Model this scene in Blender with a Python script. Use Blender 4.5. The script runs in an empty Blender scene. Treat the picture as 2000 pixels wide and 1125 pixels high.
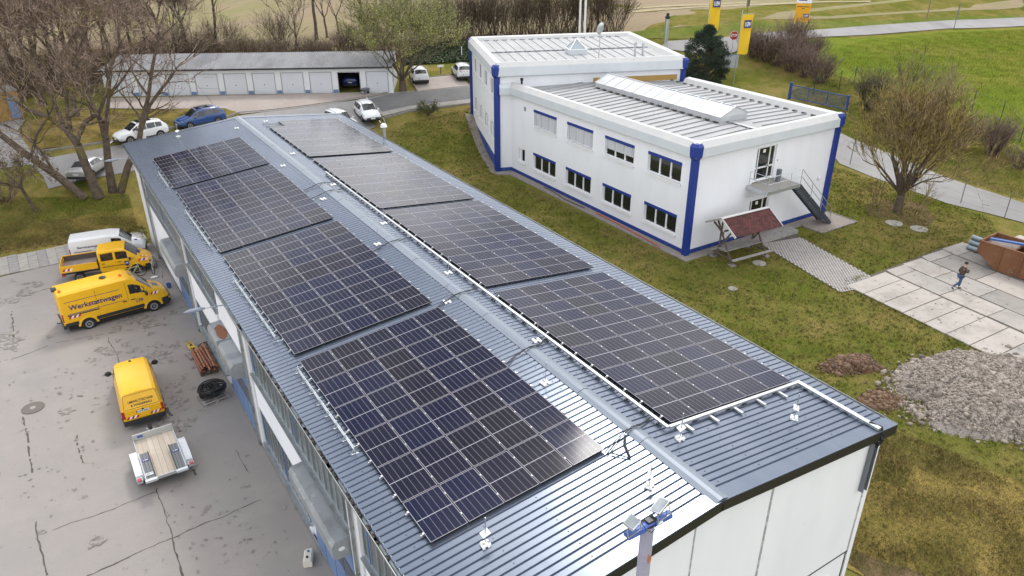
import bpy, bmesh, math, random
import numpy as np
from mathutils import Vector, Matrix, Euler
from mathutils.geometry import delaunay_2d_cdt, intersect_point_tri_2d

S = bpy.context.scene
COL = S.collection
random.seed(7)
RNG = np.random.default_rng(7)
PI = math.pi

# ------------------------------------------------------------------ camera, sky, sun, exposure
cd = bpy.data.cameras.new('camera')
cam = bpy.data.objects.new('camera', cd)
COL.objects.link(cam)
S.camera = cam
cd.sensor_width = 36.0
cd.lens = 36.0 * 1477.7 / 2000
cd.clip_start = 0.5
cd.clip_end = 3000
_yaw, _pit, _rol = 0.5682, 0.4692, -0.0028
_F = Vector((math.sin(_yaw) * math.cos(_pit), math.cos(_yaw) * math.cos(_pit), -math.sin(_pit)))
_R = Vector((math.cos(_yaw), -math.sin(_yaw), 0))
_U = _R.cross(_F)
_R2 = _R * math.cos(_rol) + _U * math.sin(_rol)
_U2 = _U * math.cos(_rol) - _R * math.sin(_rol)
cam.matrix_world = Matrix(((_R2.x, _U2.x, -_F.x, -13.031), (_R2.y, _U2.y, -_F.y, -9.9952), (_R2.z, _U2.z, -_F.z, 22.5546), (0, 0, 0, 1)))

SUN_AZ, SUN_EL = math.radians(38.5), math.radians(47)
SDIR = Vector((math.sin(SUN_AZ) * math.cos(SUN_EL), math.cos(SUN_AZ) * math.cos(SUN_EL), math.sin(SUN_EL)))
W = bpy.data.worlds.new('World')
S.world = W
W.use_nodes = True
nt = W.node_tree
nt.nodes.clear()
_o = nt.nodes.new('ShaderNodeOutputWorld')
_b = nt.nodes.new('ShaderNodeBackground')
_b.inputs['Strength'].default_value = 0.10
sky = nt.nodes.new('ShaderNodeTexSky')
sky.sky_type = 'NISHITA'
sky.sun_disc = False
sky.sun_elevation = SUN_EL
sky.sun_rotation = SUN_AZ
sky.altitude = 200
sky.dust_density = 2.0
# an overcast deck: the clear sky shows only faintly through the cloud, with broken brighter and darker cloud
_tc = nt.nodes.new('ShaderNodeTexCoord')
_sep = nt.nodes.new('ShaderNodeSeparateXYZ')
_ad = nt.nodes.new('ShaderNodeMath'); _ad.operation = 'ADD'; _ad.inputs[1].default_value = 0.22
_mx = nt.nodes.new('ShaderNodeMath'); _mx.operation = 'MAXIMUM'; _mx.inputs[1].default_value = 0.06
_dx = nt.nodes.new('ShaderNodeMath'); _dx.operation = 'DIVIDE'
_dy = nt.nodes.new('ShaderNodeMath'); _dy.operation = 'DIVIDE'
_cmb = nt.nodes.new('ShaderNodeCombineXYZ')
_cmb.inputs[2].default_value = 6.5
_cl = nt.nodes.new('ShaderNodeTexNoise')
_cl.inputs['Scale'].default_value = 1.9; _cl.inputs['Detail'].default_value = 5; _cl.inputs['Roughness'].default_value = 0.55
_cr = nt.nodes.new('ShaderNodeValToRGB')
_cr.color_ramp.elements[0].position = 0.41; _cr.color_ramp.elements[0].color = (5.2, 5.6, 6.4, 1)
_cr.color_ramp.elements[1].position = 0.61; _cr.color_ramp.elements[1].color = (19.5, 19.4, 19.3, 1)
_mix = nt.nodes.new('ShaderNodeMix'); _mix.data_type = 'RGBA'
_mix.inputs[0].default_value = 0.9
L_ = nt.links.new
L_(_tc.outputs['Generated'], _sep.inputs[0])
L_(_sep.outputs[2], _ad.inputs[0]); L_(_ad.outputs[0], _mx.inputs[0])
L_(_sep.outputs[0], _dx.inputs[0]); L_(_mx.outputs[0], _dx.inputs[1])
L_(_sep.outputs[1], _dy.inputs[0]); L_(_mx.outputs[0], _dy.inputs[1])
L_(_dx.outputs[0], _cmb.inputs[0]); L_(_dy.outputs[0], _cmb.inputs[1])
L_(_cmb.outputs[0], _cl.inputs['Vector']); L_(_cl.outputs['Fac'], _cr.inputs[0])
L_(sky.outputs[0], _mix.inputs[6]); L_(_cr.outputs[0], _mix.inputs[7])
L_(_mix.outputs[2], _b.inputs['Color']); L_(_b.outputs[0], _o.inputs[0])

sd = bpy.data.lights.new('sun', 'SUN')
sd.energy = 1.1
sd.angle = math.radians(12)
sd.color = (1.0, 0.96, 0.9)
sun = bpy.data.objects.new('sun', sd)
COL.objects.link(sun)
sun.rotation_euler = SDIR.to_track_quat('Z', 'Y').to_euler()
sun.location = (20, 20, 60)

S.view_settings.view_transform = 'Standard'
S.view_settings.look = 'None'
S.view_settings.exposure = 0.55
S.view_settings.gamma = 1
S.view_settings.use_curve_mapping = False
S.cycles.max_bounces = 6
S.cycles.diffuse_bounces = 3
S.cycles.glossy_bounces = 3
S.cycles.transmission_bounces = 3

# ------------------------------------------------------------------ helpers
def lin(c):
    """8-bit sRGB triple to linear"""
    return tuple((x / 255 / 12.92) if x <= 10.31 else ((x / 255 + 0.055) / 1.055) ** 2.4 for x in c)

def mat(name, base, rough=0.6, metal=0.0, mix=None, bump=None, spec=0.5, coat=0.0, world=False, detail=4, stretch=None):
    """mix: list of (colour2, scale, low, high, strength); bump: (scale, strength, distance)"""
    m = bpy.data.materials.new(name)
    m.use_nodes = True
    n = m.node_tree
    p = n.nodes['Principled BSDF']
    p.inputs['Roughness'].default_value = rough
    p.inputs['Metallic'].default_value = metal
    p.inputs['Specular IOR Level'].default_value = spec
    p.inputs['Coat Weight'].default_value = coat
    p.inputs['Coat Roughness'].default_value = 0.06
    p.inputs['Base Color'].default_value = (*base, 1)
    if mix or bump:
        if world:
            vec = n.nodes.new('ShaderNodeNewGeometry').outputs['Position']
        else:
            vec = n.nodes.new('ShaderNodeTexCoord').outputs['Object']
        if stretch:
            mp = n.nodes.new('ShaderNodeMapping'); mp.inputs['Scale'].default_value = stretch
            n.links.new(vec, mp.inputs[0]); vec = mp.outputs[0]
    cur = None
    for (c2, sc, lo, hi, st) in (mix or []):
        t = n.nodes.new('ShaderNodeTexNoise')
        t.inputs['Scale'].default_value = sc; t.inputs['Detail'].default_value = detail; t.inputs['Roughness'].default_value = 0.62
        n.links.new(vec, t.inputs['Vector'])
        r = n.nodes.new('ShaderNodeMapRange')
        r.inputs['From Min'].default_value = lo; r.inputs['From Max'].default_value = hi
        r.inputs['To Max'].default_value = st
        n.links.new(t.outputs['Fac'], r.inputs['Value'])
        x = n.nodes.new('ShaderNodeMix'); x.data_type = 'RGBA'
        n.links.new(r.outputs[0], x.inputs[0])
        if cur is None: x.inputs[6].default_value = (*base, 1)
        else: n.links.new(cur, x.inputs[6])
        x.inputs[7].default_value = (*c2, 1)
        cur = x.outputs[2]
    if cur is not None: n.links.new(cur, p.inputs['Base Color'])
    if bump:
        t = n.nodes.new('ShaderNodeTexNoise'); t.inputs['Scale'].default_value = bump[0]; t.inputs['Detail'].default_value = 5
        n.links.new(vec, t.inputs['Vector'])
        b = n.nodes.new('ShaderNodeBump'); b.inputs['Strength'].default_value = bump[1]; b.inputs['Distance'].default_value = bump[2]
        n.links.new(t.outputs['Fac'], b.inputs['Height']); n.links.new(b.outputs[0], p.inputs['Normal'])
    return m

def thing(name, label, cat, loc=(0, 0, 0), rz=0.0, group=None, kind=None):
    o = bpy.data.objects.new(name, None)
    COL.objects.link(o)
    o.empty_display_size = 0.3
    o.location = loc; o.rotation_euler = (0, 0, rz)
    tag(o, label, cat, group, kind)
    return o

def tag(o, label=None, cat=None, group=None, kind=None):
    if label: o['label'] = label
    if cat: o['category'] = cat
    if group: o['group'] = group
    if kind: o['kind'] = kind
    return o

def link(name, me, parent=None, loc=None, rot=None, label=None, kind=None):
    o = bpy.data.objects.new(name, me)
    COL.objects.link(o)
    if parent is not None: o.parent = parent
    if loc is not None: o.location = loc
    if rot is not None: o.rotation_euler = rot
    if label: o['label'] = label
    if kind: o['kind'] = kind
    return o

def kids(o):
    return list(o.children)

def dup(root, loc, rz=0.0, label=None, scale=None, parent=None):
    r = root.copy(); COL.objects.link(r)
    r.location = loc; r.rotation_euler = (0, 0, rz)
    if scale: r.scale = scale if isinstance(scale, tuple) else (scale,) * 3
    if label: r['label'] = label
    if parent is not None: r.parent = parent
    for c in kids(root):
        d = c.copy(); COL.objects.link(d); d.parent = r
        for g in kids(c):
            e = g.copy(); COL.objects.link(e); e.parent = d
    return r

class MB:
    def __init__(s): s.v = []; s.f = []; s.m = []
    def add(s, vs, fs, mi=0):
        b = len(s.v); s.v.extend([tuple(x) for x in vs])
        for f in fs: s.f.append([b + i for i in f]); s.m.append(mi)
        return s
    def box(s, x0, x1, y0, y1, z0, z1, mi=0):
        return s.add([(x0, y0, z0), (x1, y0, z0), (x1, y1, z0), (x0, y1, z0), (x0, y0, z1), (x1, y0, z1), (x1, y1, z1), (x0, y1, z1)],
                     [(0, 3, 2, 1), (4, 5, 6, 7), (0, 1, 5, 4), (1, 2, 6, 5), (2, 3, 7, 6), (3, 0, 4, 7)], mi)
    def obox(s, c, ax, ay, az, mi=0):
        """oriented box: centre and three half-axis vectors"""
        c, ax, ay, az = Vector(c), Vector(ax), Vector(ay), Vector(az)
        vs = [c + ax * i + ay * j + az * k for k in (-1, 1) for (i, j) in ((-1, -1), (1, -1), (1, 1), (-1, 1))]
        return s.add(vs, [(0, 3, 2, 1), (4, 5, 6, 7), (0, 1, 5, 4), (1, 2, 6, 5), (2, 3, 7, 6), (3, 0, 4, 7)], mi)
    def beam(s, p, q, w, h, mi=0, up=(0, 0, 1)):
        p, q = Vector(p), Vector(q); d = q - p
        a = d.normalized(); u = Vector(up)
        if abs(a.dot(u)) > .98: u = Vector((0, 1, 0))
        r = a.cross(u).normalized(); u = r.cross(a)
        return s.obox((p + q) / 2, d / 2, r * w / 2, u * h / 2, mi)
    def tube(s, pts, r, n=8, mi=0, cap=True):
        pts = [Vector(p) for p in pts]
        rs = r if isinstance(r, (list, tuple)) else [r] * len(pts)
        b = len(s.v); prev = None
        for i, p in enumerate(pts):
            d = (pts[min(i + 1, len(pts) - 1)] - pts[max(i - 1, 0)]).normalized()
            if prev is None:
                u = Vector((0, 0, 1)) if abs(d.z) < .9 else Vector((1, 0, 0))
                x = d.cross(u).normalized()
            else:
                x = (prev - d * prev.dot(d)).normalized()
            prev = x; y = d.cross(x)
            for k in range(n):
                t = 2 * PI * k / n
                s.v.append(tuple(p + (x * math.cos(t) + y * math.sin(t)) * rs[i]))
        for i in range(len(pts) - 1):
            for k in range(n):
                a, c = b + i * n + k, b + i * n + (k + 1) % n
                s.f.append([a, c, c + n, a + n]); s.m.append(mi)
        if cap:
            s.f.append([b + k for k in range(n)][::-1]); s.m.append(mi)
            e = b + (len(pts) - 1) * n
            s.f.append([e + k for k in range(n)]); s.m.append(mi)
        return s
    def prism(s, poly, z0, z1, mi=0):
        n = len(poly)
        return s.add([(p[0], p[1], z0) for p in poly] + [(p[0], p[1], z1) for p in poly],
                     [tuple(range(n))[::-1], tuple(range(n, 2 * n))] + [(i, (i + 1) % n, n + (i + 1) % n, n + i) for i in range(n)], mi)
    def prism_ax(s, poly, a0, a1, axis, mi=0):
        """extrude a 2-D polygon along x ('x': poly is (y,z)) or y ('y': poly is (x,z))"""
        mk = (lambda p, a: (a, p[0], p[1])) if axis == 'x' else (lambda p, a: (p[0], a, p[1]))
        n = len(poly)
        return s.add([mk(p, a0) for p in poly] + [mk(p, a1) for p in poly],
                     [tuple(range(n))[::-1], tuple(range(n, 2 * n))] + [(i, (i + 1) % n, n + (i + 1) % n, n + i) for i in range(n)], mi)
    def lathe(s, prof, c=(0, 0, 0), axis='z', n=16, mi=0, cap=True):
        """prof: (radius, height) pairs"""
        b = len(s.v)
        for (r, h) in prof:
            for k in range(n):
                t = 2 * PI * k / n; a, d = r * math.cos(t), r * math.sin(t)
                p = (a, d, h) if axis == 'z' else ((a, h, d) if axis == 'y' else (h, a, d))
                s.v.append((c[0] + p[0], c[1] + p[1], c[2] + p[2]))
        for i in range(len(prof) - 1):
            for k in range(n):
                a, d = b + i * n + k, b + i * n + (k + 1) % n
                s.f.append([a, d, d + n, a + n]); s.m.append(mi)
        if cap:
            s.f.append([b + k for k in range(n)][::-1]); s.m.append(mi)
            e = b + (len(prof) - 1) * n
            s.f.append([e + k for k in range(n)]); s.m.append(mi)
        return s
    def sphere(s, c, r, n=10, m=6, mi=0, sc=(1, 1, 1)):
        prof = [(math.sin(PI * i / m) * r, -math.cos(PI * i / m) * r) for i in range(m + 1)]
        b = len(s.v)
        for (rr, h) in prof:
            for k in range(n):
                t = 2 * PI * k / n
                s.v.append((c[0] + rr * math.cos(t) * sc[0], c[1] + rr * math.sin(t) * sc[1], c[2] + h * sc[2]))
        for i in range(m):
            for k in range(n):
                a, d = b + i * n + k, b + i * n + (k + 1) % n
                s.f.append([a, d, d + n, a + n]); s.m.append(mi)
        return s
    def mesh(s, name, mats, smooth=None):
        me = bpy.data.meshes.new(name)
        me.from_pydata(s.v, [], s.f)
        for m in (mats if isinstance(mats, (list, tuple)) else [mats]): me.materials.append(m)
        me.polygons.foreach_set('material_index', s.m)
        bm = bmesh.new(); bm.from_mesh(me)
        bmesh.ops.recalc_face_normals(bm, faces=bm.faces)
        bm.to_mesh(me); bm.free()
        if smooth is not None:
            me.polygons.foreach_set('use_smooth', [True] * len(me.polygons))
            me.set_sharp_from_angle(angle=math.radians(smooth))
        me.update()
        return me
    def build(s, name, mats, parent=None, label=None, kind=None, smooth=None, loc=None, rot=None):
        return link(name, s.mesh(name, mats, smooth), parent, loc, rot, label, kind)

def fast_mesh(name, V, F, mats, matidx=None):
    """numpy vertices (n,3) and faces (m,k) with constant k"""
    me = bpy.data.meshes.new(name)
    V = np.ascontiguousarray(V, np.float32); F = np.ascontiguousarray(F, np.int32)
    k = F.shape[1]
    me.vertices.add(len(V)); me.vertices.foreach_set('co', V.ravel())
    me.loops.add(F.size); me.loops.foreach_set('vertex_index', F.ravel())
    me.polygons.add(len(F)); me.polygons.foreach_set('loop_start', np.arange(len(F), dtype=np.int32) * k)
    for m in (mats if isinstance(mats, (list, tuple)) else [mats]): me.materials.append(m)
    if matidx is not None: me.polygons.foreach_set('material_index', np.ascontiguousarray(matidx, np.int32))
    me.update(calc_edges=True); me.validate()
    return me

_vl = bpy.context.view_layer
def lettering(body, width, m, parent, loc, right, up, name='lettering', bold=0.0, height=None):
    """flat printed text: origin at the left end of its base line, running along right"""
    c = bpy.data.curves.new(name, 'FONT'); c.body = body; c.size = 1.0; c.offset = bold
    c.materials.append(m)
    o = bpy.data.objects.new(name, c); COL.objects.link(o)
    _vl.update()
    w = max(o.dimensions.x, 0.01)
    sx = width / w; sy = sx if height is None else height / 0.72
    r = Vector(right).normalized(); u = Vector(up).normalized(); nn = r.cross(u)
    me = bpy.data.meshes.new_from_object(o.evaluated_get(bpy.context.evaluated_depsgraph_get()))
    bpy.data.objects.remove(o); bpy.data.curves.remove(c)
    o = bpy.data.objects.new(name, me); COL.objects.link(o)
    o.parent = parent
    o.matrix_local = Matrix(((r.x * sx, u.x * sy, nn.x, loc[0]), (r.y * sx, u.y * sy, nn.y, loc[1]), (r.z * sx, u.z * sy, nn.z, loc[2]), (0, 0, 0, 1)))
    return o

# ------------------------------------------------------------------ terrain
def ss(a, b, x):
    t = min(1., max(0., (x - a) / (b - a))); return t * t * (3 - 2 * t)
def T(x, y):
    e = ss(9.4, 14., x)
    z = e + (4.3 - e) * ss(50., 70., y)
    z += 4.5 * ss(46., 92., x + .35 * (y - 25))
    return z + 0.03 * max(0., y - 118.)
def Tn(x, y):
    s_ = lambda a, b, v: (lambda t: t * t * (3 - 2 * t))(np.clip((v - a) / (b - a), 0, 1))
    e = s_(9.4, 14., x)
    z = e + (4.3 - e) * s_(50., 70., y)
    z = z + 4.5 * s_(46., 92., x + .35 * (y - 25))
    return z + 0.03 * np.maximum(0, y - 118.)
def inside(P, poly):
    x, y = P[:, 0], P[:, 1]; r = np.zeros(len(P), bool); n = len(poly)
    for i in range(n):
        (x1, y1), (x2, y2) = poly[i][:2], poly[(i + 1) % n][:2]
        c = ((y1 > y) != (y2 > y))
        with np.errstate(divide='ignore', invalid='ignore'):
            r ^= c & (x < (x2 - x1) * (y - y1) / (y2 - y1) + x1)
    return r

def drape(name, poly, off, m, step=1.5, kind='structure', edge=0.0, skirt=0.0, rough=0.0):
    """a sheet over the terrain, bounded by poly, lying off above it"""
    pts = []
    n = len(poly)
    for i in range(n):
        a, b = Vector(poly[i][:2]), Vector(poly[(i + 1) % n][:2])
        k = max(1, int((b - a).length / step))
        nn = Vector((-(b - a).y, (b - a).x)).normalized()
        for j in range(k):
            q = a.lerp(b, j / k)
            if edge and j: q = q + nn * random.uniform(-edge, edge)
            pts.append(q)
    ne = len(pts)
    A = np.array([p[:] for p in pts])
    x0, y0 = A.min(0); x1, y1 = A.max(0)
    gx, gy = np.meshgrid(np.arange(x0 + step * .4, x1, step), np.arange(y0 + step * .4, y1, step))
    Gd = np.stack([gx.ravel(), gy.ravel()], 1)
    if len(Gd):
        Gd = Gd[inside(Gd, pts)]
        d2 = np.full(len(Gd), 1e9)
        for i in range(0, ne): d2 = np.minimum(d2, ((Gd - A[i]) ** 2).sum(1))
        Gd = Gd[d2 > (step * .35) ** 2]
    allp = pts + [Vector(g) for g in Gd]
    vv, ee, ff, *_ = delaunay_2d_cdt(allp, [(i, (i + 1) % ne) for i in range(ne)], [], 1, 1e-4)
    V3 = [(v.x, v.y, T(v.x, v.y) + off + (random.uniform(-rough, rough) if rough else 0)) for v in vv]
    F = []
    for f in ff:
        f = list(f); a = V3[f[0]]; b = V3[f[1]]; c = V3[f[2]]
        if (b[0] - a[0]) * (c[1] - a[1]) - (b[1] - a[1]) * (c[0] - a[0]) < 0: f.reverse()
        F.append(f)
    if skirt:
        b0 = len(V3)
        V3 += [(p.x, p.y, T(p.x, p.y) + off - skirt) for p in pts]
        for i in range(ne):
            j = (i + 1) % ne; F.append([b0 + i, b0 + j, j, i])
    me = bpy.data.meshes.new(name); me.from_pydata(V3, [], F); me.materials.append(m); me.update()
    me.polygons.foreach_set('use_smooth', [len(p.vertices) == 3 for p in me.polygons])
    o = link(name, me)
    if kind: o['kind'] = kind
    return o
# ------------------------------------------------------------------ materials
def grass_mat(name, cols, scales=(0.12, 0.9, 9.0), g=1.5):
    c0, c1, c2 = [tuple(x * g for x in c) for c in cols]
    return mat(name, c0, .95, mix=[(c1, scales[0], .38, .62, 1.0), (c2, scales[1], .45, .7, .75), (tuple(x * .45 for x in c1), scales[2], .45, .75, .7)],
               bump=(14, .9, .12), spec=.0, world=True, detail=6)
M_grass = grass_mat('lawn_grass', [(.096, .106, .020), (.18, .142, .050), (.064, .084, .014)], (.22, .8, 6.))
M_dry = grass_mat('dry_grass', [(.21, .155, .05), (.145, .122, .034), (.125, .09, .035)], (.3, 1.2, 8.))
M_meadow = grass_mat('meadow_grass', [(.145, .19, .026), (.215, .205, .048), (.10, .155, .018)], (.07, .35, 3.5), 1.15)
M_verge = grass_mat('verge_grass', [(.085, .12, .02), (.16, .15, .05), (.05, .075, .014)], (.2, .8, 5.))
M_field = mat('field_soil', (.27, .212, .14), .95, mix=[((.22, .215, .09), .022, .42, .6, .9), ((.31, .24, .15), .3, .45, .7, .8), ((.10, .085, .04), 1.6, .6, .72, .6)], bump=(3, .6, .1), spec=.1, world=True, detail=6, stretch=(.5, 1.6, 1))
M_track = mat('field_track', (.36, .30, .17), .95, world=True, mix=[((.24, .2, .1), 1.2, .4, .7, .8)])
M_ivy = grass_mat('ivy_ground', [(.035, .055, .014), (.055, .06, .022), (.018, .03, .008)], (.3, 1.5, 6.))
M_litter = grass_mat('leaf_litter', [(.10, .068, .042), (.14, .10, .055), (.05, .05, .018)], (.3, 1.3, 7.))
M_conc = mat('yard_concrete', (.30, .268, .247), .62, world=True, detail=7,
             mix=[((.262, .245, .232), .16, .4, .62, .9), ((.335, .30, .275), .5, .5, .72, .6), ((.15, .134, .12), 1.15, .62, .68, .7), ((.13, .115, .10), 4.5, .67, .71, .7), ((.2, .185, .17), 22, .5, .8, .5)],
             bump=(60, .12, .01), spec=.4)
M_joint = mat('joint_dirt', (.075, .062, .05), .9, world=True, mix=[((.15, .13, .1), 3, .4, .7, .8)])
M_asph = mat('asphalt', (.17, .168, .165), .85, world=True, mix=[((.13, .13, .13), .25, .4, .65, .9), ((.22, .21, .205), 1.1, .52, .75, .6), ((.1, .095, .09), 9, .6, .75, .5)], bump=(40, .15, .01), spec=.3, detail=6)
M_asph_l = mat('pale_asphalt', (.30, .29, .282), .85, world=True, mix=[((.23, .22, .215), .2, .4, .65, .9), ((.17, .155, .145), .9, .6, .75, .7)], bump=(40, .15, .01), spec=.3, detail=6, stretch=(1, .5, 1))
M_pave = mat('pale_paving', (.33, .305, .275), .85, mix=[((.26, .245, .225), 1.5, .4, .65, .8)], world=True)
M_pave_red = mat('reddish_paving', (.34, .285, .255), .85, world=True, mix=[((.40, .35, .315), .35, .4, .65, .8), ((.25, .205, .185), 6, .5, .72, .7)])
M_slab = [mat('slab_concrete', c, .85, world=True, mix=[(tuple(x * .72 for x in c), .5, .45, .65, .9), ((.20, .17, .13), 1.6, .58, .74, .7), (tuple(x * 1.12 for x in c), 6, .5, .75, .6)], bump=(30, .15, .01), detail=6)
          for c in ((.42, .38, .34), (.36, .33, .30), (.28, .26, .235))]
M_gravel = mat('gravel', (.33, .285, .25), .9, world=True, mix=[((.14, .12, .10), 16, .45, .65, .9), ((.45, .40, .36), 9, .55, .75, .8)], bump=(25, .8, .04))
M_soil = mat('bare_soil', (.165, .085, .048), .95, world=True, mix=[((.09, .05, .03), 3, .4, .65, .9), ((.25, .15, .09), 9, .55, .75, .8)], bump=(9, .9, .12))
M_kerb = mat('kerb_stone', (.30, .285, .265), .85, world=True, mix=[((.18, .165, .15), 3, .45, .7, .8)])
M_white_paint = mat('road_paint', (.7, .7, .68), .7)

M_roof = mat('roof_sheet', (.135, .162, .215), .25, .5, mix=[((.175, .203, .255), .5, .4, .65, .8), ((.125, .148, .195), 2.2, .55, .75, .7), ((.26, .27, .29), 6, .66, .74, .35)], world=True, stretch=(1, .25, 1))
M_grooveshade = mat('roof_groove_shade', (.045, .062, .115), .45, .4)  # groove floors painted darker, their shade put into the colour
M_ridge = mat('ridge_sheet', (.23, .26, .305), .36, .5, mix=[((.2, .23, .27), 1.3, .5, .7, .6)], world=True)
M_fascia = mat('dark_fascia', (.022, .024, .028), .35, .2)
M_hallwall = mat('hall_render', (.83, .84, .88), .8, world=True, mix=[((.77, .78, .82), .5, .42, .7, .8), ((.5, .5, .51), 2.6, .66, .78, .5)], stretch=(1, 1, .3))
M_hallgrey = mat('old_white_sheet', (.70, .71, .715), .7, world=True, mix=[((.5, .5, .5), 1.6, .56, .75, .6)])
M_plint = mat('panel_joint', (.33, .33, .345), .8, world=True, mix=[((.55, .55, .55), 5, .5, .6, .8)])
M_gutter = mat('zinc_gutter', (.36, .385, .40), .4, .75, world=True, mix=[((.22, .23, .22), 2, .5, .7, .8)])
M_zinc = mat('galvanised_steel', (.58, .61, .635), .38, .85, mix=[((.45, .48, .5), 4, .4, .7, .8)])
M_alu = mat('aluminium', (.52, .53, .54), .4, .7)
M_white_plastic = mat('white_plastic', (.78, .78, .77), .45)
M_canopy = mat('weathered_metal', (.34, .36, .375), .5, .35, world=True, mix=[((.24, .25, .26), .9, .45, .65, .9), ((.5, .5, .5), 2.8, .62, .7, .8)])
M_rustpatch = mat('rust_patch', (.22, .085, .045), .85, mix=[((.29, .12, .07), 4, .4, .7, .8)])
M_wglass = mat('green_grey_glass', (.085, .105, .10), .12, 0, spec=.7, world=True, mix=[((.15, .17, .165), .8, .45, .65, .8)])
M_blueframe = mat('blue_frame', (.05, .13, .36), .45)
M_bluesheet = mat('blue_sheet', (.16, .245, .43), .5, .1, world=True, mix=[((.13, .2, .36), 1.2, .4, .7, .7)])
M_greysheet = mat('grey_sheet', (.17, .185, .21), .5, .3)
M_cell = None
M_black = mat('black_rubber', (.012, .012, .013), .7)
M_blackgloss = mat('black_plastic', (.018, .019, .021), .4)
M_cable = mat('black_cable', (.014, .015, .018), .5)

def panel_material():
    m = bpy.data.materials.new('solar_glass'); m.use_nodes = True
    n = m.node_tree; p = n.nodes['Principled BSDF']
    p.inputs['Roughness'].default_value = .07; p.inputs['IOR'].default_value = 1.5; p.inputs['Specular IOR Level'].default_value = .15
    uv = n.nodes.new('ShaderNodeUVMap'); uv.uv_map = 'UVMap'
    sx = n.nodes.new('ShaderNodeSeparateXYZ'); n.links.new(uv.outputs[0], sx.inputs[0])
    def line(src, period, phase, half):
        a = n.nodes.new('ShaderNodeMath'); a.operation = 'ADD'; a.inputs[1].default_value = phase; n.links.new(src, a.inputs[0])
        b = n.nodes.new('ShaderNodeMath'); b.operation = 'PINGPONG'; b.inputs[1].default_value = period / 2; n.links.new(a.outputs[0], b.inputs[0])
        c = n.nodes.new('ShaderNodeMath'); c.operation = 'LESS_THAN'; c.inputs[1].default_value = half; n.links.new(b.outputs[0], c.inputs[0])
        return c.outputs[0]
    def mx(a, b):
        c = n.nodes.new('ShaderNodeMath'); c.operation = 'MAXIMUM'; n.links.new(a, c.inputs[0]); n.links.new(b, c.inputs[1]); return c.outputs[0]
    def scaled(a, k):
        c = n.nodes.new('ShaderNodeMath'); c.operation = 'MULTIPLY'; n.links.new(a, c.inputs[0]); c.inputs[1].default_value = k; return c.outputs[0]
    u, v = sx.outputs[0], sx.outputs[1]
    l1 = line(u, 1.134 / 6, 0, .0045)                 # gaps between the six cell columns
    l2 = line(v, 1.722, .861, .013)                  # gap between the two halves of the panel
    l3 = line(v, 1.722, 0, .024)                      # margin at the two short ends
    l5 = line(u, 1.134, 0, .023)                       # margin at the two long sides
    l = mx(mx(scaled(l1, .6), l2), mx(l3, l5))
    ob = n.nodes.new('ShaderNodeObjectInfo')
    tint = n.nodes.new('ShaderNodeValToRGB')
    e = tint.color_ramp.elements; e[0].color = (.0095, .009, .017, 1); e[1].color = (.006, .009, .034, 1)
    n.links.new(ob.outputs['Random'], tint.inputs[0])
    gp = n.nodes.new('ShaderNodeNewGeometry')
    nz = n.nodes.new('ShaderNodeTexNoise'); nz.inputs['Scale'].default_value = 1.1; nz.inputs['Detail'].default_value = 4
    n.links.new(gp.outputs['Position'], nz.inputs['Vector'])
    d0 = n.nodes.new('ShaderNodeMapRange'); d0.inputs['From Min'].default_value = .42; d0.inputs['From Max'].default_value = .75; d0.inputs['To Max'].default_value = .14
    n.links.new(nz.outputs['Fac'], d0.inputs['Value'])
    dm = n.nodes.new('ShaderNodeMix'); dm.data_type = 'RGBA'; dm.inputs[7].default_value = (.035, .03, .032, 1)
    n.links.new(d0.outputs[0], dm.inputs[0]); n.links.new(tint.outputs[0], dm.inputs[6])
    mxn = n.nodes.new('ShaderNodeMix'); mxn.data_type = 'RGBA'; mxn.inputs[7].default_value = (.37, .36, .40, 1)
    n.links.new(l, mxn.inputs[0]); n.links.new(dm.outputs[2], mxn.inputs[6]); n.links.new(mxn.outputs[2], p.inputs['Base Color'])
    rr = n.nodes.new('ShaderNodeMapRange'); rr.inputs['To Min'].default_value = .05; rr.inputs['To Max'].default_value = .16
    n.links.new(nz.outputs['Fac'], rr.inputs['Value']); n.links.new(rr.outputs[0], p.inputs['Roughness'])
    return m
M_solar = panel_material()
M_solarframe = mat('panel_frame', (.02, .02, .022), .4, .5)

# ------------------------------------------------------------------ ground
def terrain():
    # fine where the photo looks, coarse further out
    xs = np.concatenate([np.arange(-900, -120, 60), np.arange(-120, -40, 8), np.arange(-40, 100, 1.25), np.arange(100, 260, 8), np.arange(260, 1100, 60)])
    ys = np.concatenate([np.arange(-400, -40, 40), np.arange(-40, -10, 5), np.arange(-10, 125, 1.25), np.arange(125, 300, 8), np.arange(300, 1300, 60)])
    X, Y = np.meshgrid(xs, ys)
    Z = Tn(X, Y)
    V = np.stack([X.ravel(), Y.ravel(), Z.ravel()], 1)
    nx, ny = len(xs), len(ys)
    i, j = np.meshgrid(np.arange(nx - 1), np.arange(ny - 1)); a = (j * nx + i).ravel()
    F = np.stack([a, a + 1, a + nx + 1, a + nx], 1)
    me = fast_mesh('ground', V, F, M_grass)
    me.polygons.foreach_set('use_smooth', [True] * len(me.polygons))
    link('ground', me, kind='structure')
terrain()

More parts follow.
